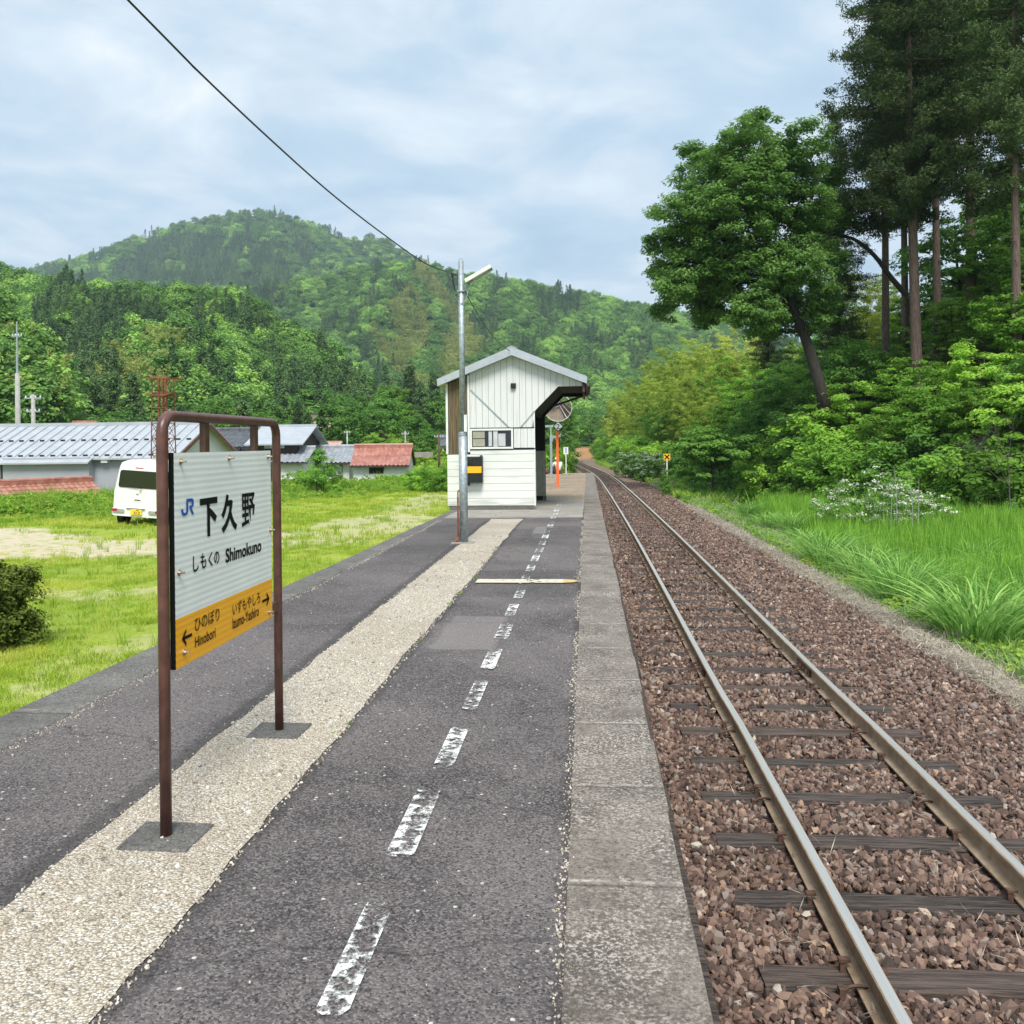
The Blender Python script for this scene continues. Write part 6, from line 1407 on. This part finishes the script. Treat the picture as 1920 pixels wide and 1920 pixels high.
# understorey kinds
MAP = [broad_tree(20 + i, 5.0 + .5 * i, 2.5, 2.3, 2.9, 0, 85, 95, .52, 'leaf_maple', 'bark_dark', .09, (rg.uniform(-.4, .4), 0), .32, .40, -.85, .19, .10, 24, .9) for i in range(3)]
SHD = [broad_tree(30 + i, 6.0, 2.7, 2.9, 3.4, 0, 85, 100, .55, 'leaf_shade', 'bark_dark', .12, (.2, .2), .45, .45, -.9, .19, .11, 24, .7) for i in range(2)]
BAM = [bamboo_plant(40 + i, 8.5 + i, 'leaf_bamboo', 8) for i in range(3)]
BUS = [broad_tree(50 + i, 1.6, 1.4, 1.1, .95, 0, 70, 75, .32, 'leaf_shade' if i else 'leaf_maple', 'bark_dark', .04, (0, 0), .6, .5, -1, .13, .075, 12, .8) for i in range(2)]
BRT = broad_tree(60, 4.2, 2.2, 1.7, 2.5, 0, 90, 80, .50, 'leaf_bright', 'bark_dark', .09, (0, 0), .3, .4, -.6, .26, .11, 30, .9)
rg = random.Random(17); cnt = {}
def understorey():
    """rows of trees following the foot of the wooded slope and climbing it"""
    F = np.array(FOOT, float); seg = np.hypot(*(F[1:] - F[:-1]).T); cum = np.concatenate([[0], np.cumsum(seg)])
    def foot_pt(s, d):
        x, y = np.interp(s, cum, F[:, 0]), np.interp(s, cum, F[:, 1]); x2, y2 = np.interp(s + 1, cum, F[:, 0]), np.interp(s + 1, cum, F[:, 1]); tx, ty = x2 - x, y2 - y; L = math.hypot(tx, ty); return x + ty / L * d, y - tx / L * d
    smax = cum[11]
    for d, step, sc, kinds in ((-.3, 1.2, 1.1, 'u'), (.9, 1.3, 1.5, 'u'), (2.2, 2.9, .95, 't'), (4.8, 3.4, 1.05, 't'), (7.6, 4.0, 1.1, 't'), (10.8, 4.6, 1.15, 't'), (15.0, 5.5, 1.2, 't'), (20.5, 6.5, 1.3, 't')):
        s = cum[1] + rg.uniform(0, 2) - 4
        while s < smax:
            x, y = foot_pt(s, d + rg.uniform(-.7, .7)); 
            far = y > 62
            st = step * (1.0 if y < 70 else 1.0 + (y - 70) / 60); s += st * rg.uniform(.8, 1.2)
            if y > 205 or x > 42: continue
            q = np.array([x, y, gz(x, y)]) - CP; zc = q @ CF; px = 960 + FPX * (q @ CR) / zc
            if zc < 5 or px > 2150: continue
            r = rg.random()
            if kinds == 'u': k, nm, lab, grp = rg.choice(BUS), 'shrub', 'low leafy green shrub along the foot of the wooded bank', 'shrubs at the foot of the wooded bank'; sc_ = sc * rg.uniform(.7, 1.25)
            elif far and r < .62: k, nm, lab, grp = rg.choice(BAM), 'bamboo_clump', 'yellow-green feathery bamboo clump on the bank beside the far track', 'bamboo clumps on the bank'; sc_ = rg.uniform(.75, 1.05) * (.85 if d < 3 else 1)
            elif (mnoise.noise(Vector((x * .12, y * .12, 3))) + rg.uniform(-.3, .3) + (.05 if d > 9 else -.14)) > 0: k, nm, lab, grp = rg.choice(SHD), 'understorey_tree', 'deep green broadleaf tree on the shaded wooded bank', 'deep green trees on the wooded bank'; sc_ = sc * rg.uniform(.75, 1.1)
            else: k, nm, lab, grp = rg.choice(MAP), 'maple_tree', 'fresh light green layered maple on the wooded bank', 'light green maples on the wooded bank'; sc_ = sc * rg.uniform(.75, 1.1)
            if 1520 < px < 1795 and d > 4.5 and y < 70: sc_ *= .58 if d > 7 else .86
            if 1400 < px < 1520 and d > 7: sc_ *= .6
            place(k, nm, (x, y, gz(x, y) - .25), rg.uniform(0, 6.28), sc_, lab, 'shrub' if kinds == 'u' else ('bamboo' if nm[0] == 'b' else 'tree'), grp, tilt=(rg.uniform(-.06, .06), rg.uniform(-.12, .02))); cnt[nm] = cnt.get(nm, 0) + 1
understorey(); print(cnt)
tree_at(BRT, 'young_tree', 1335, 905, 48, 1.0, 'bright pale green young tree at the foot of the bank past the yellow cross board', .5)
# flowering shrubs
def flower_bush(seed, rx, rz, cz, nc, per, L, petal, leaf='leaf_bright', arch=False):
    rng = np.random.default_rng(seed); cl = ellipsoid_clumps(rng, nc, rx, rx * .8, rz, cz, .55, .3, -.9); V, lv = clumps_to_leaves(cl, rng.uniform(.8, 1.3, len(cl)) * .20, per, L, L * .5, rng, .6, None, .7, .5, .8)
    crown = leafmesh('crown', V, M[leaf], rng, lv); top = cl[(cl[:, 2] > cz - rz * .7) & (rng.random(len(cl)) < .9)]
    V2, lv2 = clumps_to_leaves(top + [0, 0, .10], np.full(len(top), .18), int(per * .5), L * .65, L * .6, rng, .35, None, 1.2, .3, .8); fl = leafmesh('blossom', V2, M[petal], rng, lv2)
    mb = MB()
    for c in cl[::6]: mb.tube([(c[0] * .1, c[1] * .1, 0), (c[0] * .6, c[1] * .6, c[2] * .7), c], [.02, .012, .005], 4, False)
    return crown, mb.mesh('trunk', M['bark_dark']), fl
def place_flower(k, name, p, rz, s, label):
    e = empty(name, p, label=label, cat='shrub'); e.rotation_euler = (0, 0, rz); e.scale = (s,) * 3
    for nm, me in zip(('crown', 'trunk', 'blossom'), k): c = bpy.data.objects.new(nm, me); COL.objects.link(c); c.parent = e
FB = flower_bush(71, 1.7, .95, 1.15, 130, 40, .09, 'petal'); FS = flower_bush(72, 1.5, .8, 1.0, 110, 40, .12, 'silver', 'leaf_shade')
def gp(px, D): p = at(px, 830, D); return (p[0], p[1], gz(p[0], p[1]))
place_flower(FB, 'flowering_shrub', gp(1625, 30), .3, 1.05, 'white flowering shrub at the edge of the tall green field, larger and left')
place_flower(FB, 'flowering_shrub', gp(1705, 31), 2.3, .85, 'white flowering shrub at the edge of the tall green field, smaller and right')
place_flower(FS, 'flowering_shrub', gp(1180, 68), 1.3, 1.15, 'silvery white flowering shrub beside the far track, left one'); place_flower(FS, 'flowering_shrub', gp(1215, 64), 4.3, 1.2, 'silvery white flowering shrub beside the far track, right one')
mb = MB(); 
for i in range(5):
    p = np.array(gp(1665 + i * 14 + rg.uniform(-4, 4), 28 + rg.uniform(-1, 1))); h = rg.uniform(1.7, 2.6); mb = MB(); mb.tube([p, p + [rg.uniform(-.1, .1), 0, h * .6], p + [rg.uniform(-.15, .15), 0, h]], [.014, .011, .005], 5)
    for k in range(4): a = rg.uniform(0, 6.28); z_ = h * rg.uniform(.7, 1); mb.tube([p + [0, 0, z_], p + [.12 * math.cos(a), .12 * math.sin(a), z_ + .08]], [.006, .003], 4)
    tag(mb.build('dry_stalk', M['straw_s'] if 'straw_s' in M else M['concrete_post']), 'thin pale dry stalk standing out of the tall grass by the white flowers', 'stalk', 'dry stalks by the white flowers')
# leafless grey shrub near the right edge
mb = MB(); p0 = np.array(gp(1895, 33)); p0[2] = -1.6
def twig(p, d, l, r, n, mb):
    q = p + d * l; mb.tube([p, (p + q) / 2 + np.array([rg.gauss(0, .03) * l, 0, 0]), q], [r, r * .8, r * .55], 5, False)
    if n:
        for k in range(3): dd_ = d + np.array([rg.gauss(0, .45), rg.gauss(0, .45), rg.gauss(.05, .25)]); dd_ /= np.linalg.norm(dd_); twig(q, dd_, l * .72, r * .55, n - 1, mb)
twig(p0, np.array([-.05, 0, 1.]), 1.35, .04, 5, mb)
e = empty('bare_tree', p0, label='thin grey leafless tree in front of the bank near the right edge', cat='tree'); mb.build('trunk', M['bark_grey'], e)
# left: azalea bush, shrubs and trees of the village
AZ = broad_tree(81, 1.0, .66, .50, .50, 0, 110, 260, .12, 'leaf_azalea', 'bark_dark', .03, (0, 0), .8, .72, -1, .055, .028, 20, .8)
q = at(-45, 1100, 10.9); place(AZ, 'azalea_bush', (q[0], q[1], gz(q[0], q[1])), .4, 1.0, 'round clipped dark and yellow-green bush at the left edge of the photo', 'bush')
VIL = [broad_tree(90, 6, 2.6, 2.6, 3.6, 0, 60, 80, .65, 'leaf_shade', 'bark_dark', .14, (0, 0), .6, .5, -.8, .30, .2, 10, .7), broad_tree(91, 6, 2.5, 2.4, 3.5, 0, 60, 80, .6, 'leaf_maple', 'bark_dark', .14, (0, 0), .5, .5, -.8, .30, .2, 10, .7)]
M['leaf_conifer'] = leafmat('leaf_conifer', (.065, .13, .055), (.16, .25, .085), .2)
VCN = cedar_tree(92, 10, .8, 2.2, 'leaf_conifer', 'bark_dark', .16, 110, 30, .34, .14, .25, False, .5)
RED = broad_tree(93, 4, 1.6, 1.5, 2.2, 0, 50, 60, .45, 'leaf_red', 'bark_dark', .1, (0, 0), .5, .5, -.8, .26, .16, 8, .7)
rg = random.Random(23)
vt = [(455, 70, 1, 'c'), (500, 96, 1.1, 'b'), (470, 90, 1.2, 'b'), (430, 100, 1.4, 'b'), (560, 115, .95, 'c'), (577, 92, .85, 'c'), (606, 92, .55, 'm'), (545, 125, .9, 'b'), (630, 118, 1.2, 'b'), (660, 112, 1.1, 'b'), (690, 118, 1.1, 'b'), (640, 150, 1.3, 'b'), (670, 170, 1.5, 'b'), (715, 140, 1.4, 'b'), (735, 160, 1.6, 'm'), (760, 150, 1.2, 'm'), (700, 105, .6, 'm'), (726, 106, .5, 'm'), (745, 104, .55, 'm'), (785, 118, .95, 'b'), (800, 108, .7, 'b'), (790, 150, 1.4, 'c'), (815, 160, 1.6, 'c'), (770, 165, 1.6, 'c'), (830, 150, 1.3, 'b'), (860, 140, 1.2, 'b'), (575, 170, 1.7, 'b'), (610, 175, 1.7, 'b'), (520, 160, 1.5, 'b'), (485, 150, 1.5, 'b'), (550, 135, .8, 'm'),
      (-10, 60, 1.0, 'm'), (20, 64, .9, 'm'), (75, 66, .9, 'm'), (95, 70, .8, 'b'), (130, 85, 1.0, 'b'), (165, 90, 1.0, 'b'), (200, 95, 1.1, 'b'), (240, 95, .9, 'b'), (270, 92, .8, 'c'), (180, 110, 1.4, 'c'), (215, 112, 1.5, 'c'), (250, 110, 1.3, 'c'), (340, 105, 1.0, 'c'), (360, 120, 1.3, 'b'), (400, 118, 1.2, 'b'), (430, 125, 1.3, 'b')]
for px, D, s, k in vt:
    kd = {'b': VIL[0], 'm': VIL[1], 'c': VCN}[k]; lab = {'b': 'dark green broadleaf tree on the slope behind the village houses', 'm': 'light green leafy tree among the village houses', 'c': 'dark pointed conifer behind the village houses'}[k]
    p = gp(px, D); place(kd, {'b': 'garden_tree', 'm': 'garden_tree', 'c': 'conifer_tree'}[k], (p[0], p[1], p[2] - .3), rg.uniform(0, 6), s * rg.uniform(.9, 1.1) * (.78 if k == 'c' else .95), lab, 'tree', {'b': 'dark green village trees', 'm': 'light green village trees', 'c': 'pointed conifers of the village'}[k])
p = gp(702, 112); place(RED, 'red_maple', p, 0, .9, 'dark red leaved maple in the green gardens left of the shelter', 'tree')
sh_pts = [(540, 47, 1.2), (560, 46, 1.1), (585, 45, 1.2), (605, 46, 1.35), (625, 44, .6), (650, 46, .5), (790, 46, 1.05), (805, 45, 1.2), (822, 44, 1.25), (838, 46, 1.2), (770, 48, .8)]
for px, D, s in sh_pts:
    p = gp(px, D); place(BUS[0], 'garden_shrub', (p[0], p[1], p[2]), rg.uniform(0, 6), s * .52, 'light green shrub at the far edge of the grass before the white houses', 'shrub', 'shrubs at the far edge of the grass')
YT = broad_tree(95, 2.8, .55, 1.2, 1.7, 0, 34, 34, .24, 'leaf_bright', 'bark_dark', .035, (0, 0), .8, .5, -1, .13, .07, 12, .7)
for px, lab in ((592, 'slim young tree before the silver-grey annex, left one'), (607, 'slim young tree before the silver-grey annex, right one')):
    p = gp(px, 43.5); place(YT, 'sapling', p, px, .78, lab, 'tree')
for px, D, s, k in ((1020, 58, 1.0, 0), (1032, 62, 1.1, 0), (1038, 66, 1.0, 1), (1040, 78, .8, 1), (1012, 75, 1.6, 2), (1026, 85, 1.3, 2), (1040, 95, 1.0, 0), (1046, 110, 1.0, 0), (1025, 105, 1.7, 2), (1045, 125, 1.6, 2), (1052, 150, 1.3, 0), (1056, 175, 1.2, 0), (1110, 260, 2.2, 2), (1062, 240, 1.5, 2), (1120, 300, 2.5, 2), (1010, 90, 1.5, 2), (1055, 210, 1.3, 2)):
    p = gp(px, D); kd = (BUS[0], BUS[1], SHD[0])[k]; place(kd, 'shrub' if k < 2 else 'trackside_tree', (p[0], p[1], p[2] - .1), D, s * (1.2 if k < 2 else .8), 'green bush growing left of the track past the platform end' if k < 2 else 'green tree standing left of the far track', 'shrub' if k < 2 else 'tree', 'bushes past the platform end' if k < 2 else 'trees left of the far track')
VINE = broad_tree(97, 1.4, .34, .95, .95, 0, 50, 60, .14, 'leaf_bright', 'bark_dark', .03, (0, 0), 1.0, .5, -1, .08, .05, 5, .5)
p = gp(1247, 45.8); place(VINE, 'vine_bush', p, 0, .72, 'narrow upright bush smothered in vines below the yellow cross board', 'bush')

# ------------------------------------------------------------------ grasses
def tuft(seed, n, h, w, spread, bend, mat, segs=3):
    rng = np.random.default_rng(seed); V = []; F = []; lv = []
    for i in range(n):
        a = rng.uniform(0, 6.283); r = spread * math.sqrt(rng.random()); b = a + rng.normal() * .6; x0, y0 = r * math.cos(a), r * math.sin(a); hh = h * rng.uniform(.55, 1.1); bd = bend * hh * rng.uniform(.3, 1.3) * (.3 + r / (spread + 1e-6)); pa = rng.uniform(0, 3.14)
        base = len(V); l = rng.random()
        for s in range(segs + 1):
            u = s / segs; ww = w * (1 - u ** 1.5) * .5 + .0006; cx, cy = x0 + math.cos(b) * bd * u ** 2, y0 + math.sin(b) * bd * u ** 2; z = hh * (u - bend * .45 * u ** 3)
            V += [(cx - math.cos(pa) * ww, cy - math.sin(pa) * ww, z), (cx + math.cos(pa) * ww, cy + math.sin(pa) * ww, z)]
        for s in range(segs): F.append((base + 2 * s, base + 2 * s + 1, base + 2 * s + 3, base + 2 * s + 2)); lv.append(l)
    return npmesh('tuft', V, F, M[mat], False, {'lv': lv})
def herb(seed, n, r, mat, L):
    rng = np.random.default_rng(seed); cl = ellipsoid_clumps(rng, n, r, r, r * .7, r * .5, .4, .3, -.6); V, lv = clumps_to_leaves(cl, np.full(len(cl), r * .3), 14, L, L * .55, rng, .6, None, .8, .4, .9); return leafmesh('herb', V, M[mat], rng, lv)
def scat(name, P, protos, s0, s1, seed, label, cat, tilt=.1, tint=None):
    rng = np.random.default_rng(seed); n = len(P); s = rng.uniform(s0, s1, n)[:, None] * rng.uniform(.85, 1.2, (n, 3)); rot = np.stack([rng.normal(size=n) * tilt, rng.normal(size=n) * tilt, rng.uniform(0, 6.28, n)], 1)
    return gn_scatter(name, P, rot, s, rng.integers(0, len(protos), n), rng.random(n) if tint is None else tint, protos, label=label, cat=cat)
rng = np.random.default_rng(55)
# lawn left of the platform
LT = [tuft(100 + i, 26, .085, .0065, .11, .5, 'grass_lawn', 2) for i in range(4)]
def lawn(y0, y1, x0, x1, dens):
    n = int((y1 - y0) * (x1 - x0) * dens); X = rng.uniform(x0, x1, n); Y = rng.uniform(y0, y1, n); q = np.stack([X, Y, hf(X, Y)], 1) - CP; zc = q @ CF; px = 960 + FPX * (q @ CR) / zc; nz_ = np.array([mnoise.noise(Vector((a * .5, b * .5, 1))) for a, b in zip(X, Y)])
    k = (px > -80) & (px < 900) & (zc > 1) & (Y < lotY(X) + 2) & (rng.random(n) > sandw(X, Y) * .93) & (rng.random(n) < .55 + nz_ * 1.2) & (X < np.interp(Y, [4, 20], [-3.4, -3.2])); return np.stack([X, Y, hf(X, Y) - .01], 1)[k], nz_[k]
a1, t1 = lawn(4, 12, -10, -3.3, 150); a2, t2 = lawn(12, 22, -16, -3.2, 70); a3, t3 = lawn(22, 60, -30, -3.2, 16)
scat('lawn_grass', np.concatenate([a1, a2]), LT, .7, 1.3, 1, 'short bright green grass on the lot left of the platform', 'grass', tint=np.clip(.45 + np.concatenate([t1, t2]) * 1.2 + rng.normal(size=len(a1) + len(a2)) * .15, 0, 1))
LT2 = [tuft(110 + i, 26, .13, .016, .22, .5, 'grass_lawn', 2) for i in range(3)]
scat('lawn_grass', a3, LT2, .7, 1.4, 2, 'short bright green grass farther across the lot', 'grass', tint=np.clip(.45 + t3 * 1.2 + rng.normal(size=len(a3)) * .15, 0, 1))
n = 260; X = rng.uniform(-12, -3.6, n); Y = rng.uniform(7, 24, n); WT = [tuft(120 + i, 16, .30, .008, .07, .35, 'grass_lawn', 3) for i in range(3)]
scat('weed_tufts', np.stack([X, Y, hf(X, Y)], 1), WT, .5, 1.2, 3, 'taller loose grass tufts dotted over the lot', 'grass')
# rank weeds along the far edge of the lot
n = 5200; X = rng.uniform(-34, -3.4, n); ly_ = lotY(X); Y = ly_ + rng.uniform(-11, 5, n) * np.where(X < -19, .45, 1)
HB = [herb(130 + i, 26, .36, 'weed', .11) for i in range(3)] + [tuft(134, 46, .75, .022, .3, .4, 'weed', 3)]
k = rng.random(n) > sandw(X, Y); X, Y = X[k], Y[k]; sc_ = np.clip(.35 + (Y - lotY(X) + 11) / 14, .35, 1.25); rr = np.random.default_rng(9); m_n = len(X)
gn_scatter('weeds', np.stack([X, Y, hf(X, Y) - .05], 1), np.stack([rr.normal(size=m_n) * .1, rr.normal(size=m_n) * .1, rr.uniform(0, 6.28, m_n)], 1), sc_[:, None] * rr.uniform(.7, 1.3, (m_n, 3)), rr.integers(0, 4, m_n), rr.random(m_n), HB, label='rank bright green weeds along the far edge of the lot', cat='weeds')
# valley grass beyond
n = 5000; X = rng.uniform(-70, -3, n); Y = rng.uniform(64, 175, n); TG = [tuft(140, 40, 1.0, .07, .9, .4, 'weed', 2), herb(141, 24, .9, 'weed', .35)]
scat('valley_grass', np.stack([X, Y, hf(X, Y) - .1], 1), TG, .5, 1.1, 5, 'pale green grass on the terraced fields beyond the houses', 'grass')
# right field of tall blades
FT = [tuft(150 + i, 22, 1.08, .036, .30, .10 + .05 * i, 'grass_field', 3) for i in range(4)]
n = 17000; Y = rng.uniform(7, 44, n); X = 5.6 + (rng.random(n)) * (24 - 5.6); q = np.stack([X, Y, np.zeros(n)], 1) - CP; zc = q @ CF; px = 960 + FPX * (q @ CR) / zc
edge = np.interp(Y, [7, 12, 20, 30, 45], [6.8, 6.9, 7.1, 7.3, 8.0]); fd = footdist(X, Y); k = (px < 2050) & (X > edge) & (fd < -.4); P_ = np.stack([X, Y, hf(X, Y) - .05], 1)[k]
scat('field_grass', P_, FT, .75, 1.15, 6, 'tall upright bright green blades filling the wet field at right', 'grass', .06)
# pampas clumps: separate plants along the verge
M['pampas_leaf'] = leafmat('pampas_leaf', (.075, .25, .035), (.46, .70, .20), .4, False, None, .2)
PG = [tuft(160 + i, 330, 1.5, .034, .36, 1.0, 'pampas_leaf', 8) for i in range(4)]
pam = [(1835, 1200, 1.0, 'largest arching grass clump, nearest the camera at right'), (1935, 1150, .95, 'arching grass clump cut by the right edge of the photo'), (1690, 1135, .82, 'arching grass clump left of the largest one'), (1760, 1110, .85, 'arching grass clump behind and left of the largest one'), (1620, 1090, .78, 'arching grass clump in the middle of the verge row'), (1545, 1065, .78, 'rounded grass clump at the bulge of the ballast edge'), (1590, 1045, .75, 'grass clump behind the rounded one'), (1660, 1060, .75, 'grass clump behind the middle of the verge row'), (1480, 990, .72, 'small arching grass clump where the dry weeds begin'), (1505, 1010, .6, 'low grass clump between the small and the rounded clumps'), (1400, 960, .7, 'far arching grass clump along the verge'), (1440, 985, .6, 'narrow grass clump left of the small arching one'), (1880, 1090, .9, 'arching grass clump behind the largest one'), (1350, 935, .7, 'farthest tall grass clump of the verge row'), (1820, 1060, .8, 'grass clump at the near edge of the tall field')]
for i, (px, py, s, lab) in enumerate(pam):
    p = onz(px, py, -1.5); p[2] = gz(p[0], p[1]); o = link('grass_clump', PG[i % 4]); o.location = p; o.rotation_euler = (0, 0, i * 1.3); s *= 1.22; o.scale = (s * 1.0, s * 1.0, s * (.95 + .1 * (i % 3))); tag(o, lab, 'grass clump', 'arching grass clumps along the verge')
# verge: mixed low weeds then straw litter
n = 2600; Y = rng.uniform(6, 70, n) ** 1.0; w_ = np.abs(rng.normal(size=n)) * .55; X = np.interp(Y, [6, 12, 20, 30, 45, 60, 70], [5.35, 5.3, 5.0, 5.0, 4.7, 4.3, 4.0]) + w_ + .1
VG = [herb(170, 16, .16, 'weed', .06), herb(171, 18, .22, 'weed', .07), tuft(172, 40, .42, .012, .16, .6, 'grass_pampas', 4), tuft(173, 40, .35, .010, .15, .6, 'straw', 3)]
k = rng.random(n) < .8; scat('verge_weeds', np.stack([X, Y, hf(X, Y)], 1)[k], VG, .6, 1.5, 7, 'low green and yellow weeds along the edge of the straw verge', 'weeds')
n = 2600; Y = rng.uniform(45, 130, n); sd_ = rng.choice([-1, 1], n); X = Xc(Y) + np.where(sd_ > 0, rng.uniform(3.0, 5.5, n), -rng.uniform(3.2, 9, n)); k = (Y > 47) | (sd_ > 0)
scat('trackside_weeds', np.stack([X, Y, hf(X, Y)], 1)[k], [herb(174, 22, .38, 'weed', .12), tuft(175, 50, .8, .03, .35, .5, 'weed', 3), tuft(176, 40, .7, .02, .3, .6, 'straw', 3)], .6, 1.4, 8, 'green weeds and dry grass on both sides of the far track', 'weeds')
def litter(seed, n, r): 
    rng = np.random.default_rng(seed); C = np.stack([rng.normal(size=n) * r, rng.normal(size=n) * r, rng.uniform(0, .035, n)], 1); Nn = np.tile([0, 0, 1.], (n, 1)) + rng.normal(size=(n, 3)) * .35; V = leafquads(C, Nn, rng.uniform(.06, .32, n), rng.uniform(.004, .011, n), rng, 0); return leafmesh('litter', V, M['straw'], rng)
n = 5200; Y = rng.uniform(5, 40, n); X = 3.95 + rng.random(n) ** .8 * 1.75 + np.where(Y < 12, .35, 0) * rng.random(n); SL = [litter(180 + i, 34, .14) for i in range(3)]
scat('straw_litter', np.stack([X, Y, hf(X, Y) + .012], 1), SL, .7, 1.3, 9, 'dry pale straw litter between the ballast and the grass clumps', 'straw', .05)
n = 330; Y = 2.5 + 16 * rng.random(n) ** 1.6; X = Xc(Y) + rng.choice([-.566, .566], n) + rng.normal(size=n) * .2 - .12; DL = [litter(190 + i, 5, .09) for i in range(3)]
scat('dead_leaves', np.stack([X, Y, np.full(n, -1.045)], 1), DL, .30, .62, 10, 'scattered pale dead leaves and straws caught beside the rails', 'dead leaves', .15)
n = 46; X = np.concatenate([rng.normal(size=20) * .02 - 1.33, rng.normal(size=26) * .5 - 1.6]); Y = np.concatenate([rng.uniform(3.5, 14, 20), rng.uniform(14, 40, 26)]); X = np.clip(X, -2.4, -.3)
scat('platform_weeds', np.stack([X, Y, np.full(n, .004)], 1), [tuft(195, 9, .05, .006, .025, .8, 'weed', 2), tuft(196, 9, .05, .005, .03, .8, 'straw', 2)], .5, 1.2, 11, 'tiny weeds growing in the seams of the platform', 'weeds')
p = at(1, 1, 1)

# ------------------------------------------------------------------ haze
mb = MB(); mb.box((-3100, -320, -8), (3100, 4600, 420)); hz = mb.mesh('haze', []); hm = bpy.data.materials.new('haze'); hm.use_nodes = True; ht = hm.node_tree; ht.nodes.clear()
pv = N(ht, 'ShaderNodeVolumePrincipled'); pv.inputs['Color'].default_value = (.72, .87, 1.0, 1); pv.inputs['Density'].default_value = .00019; pv.inputs['Anisotropy'].default_value = .2
oo = N(ht, 'ShaderNodeOutputMaterial'); ht.links.new(pv.outputs[0], oo.inputs['Volume']); hz.materials.append(hm)
tag(link('haze', hz), kind='stuff')
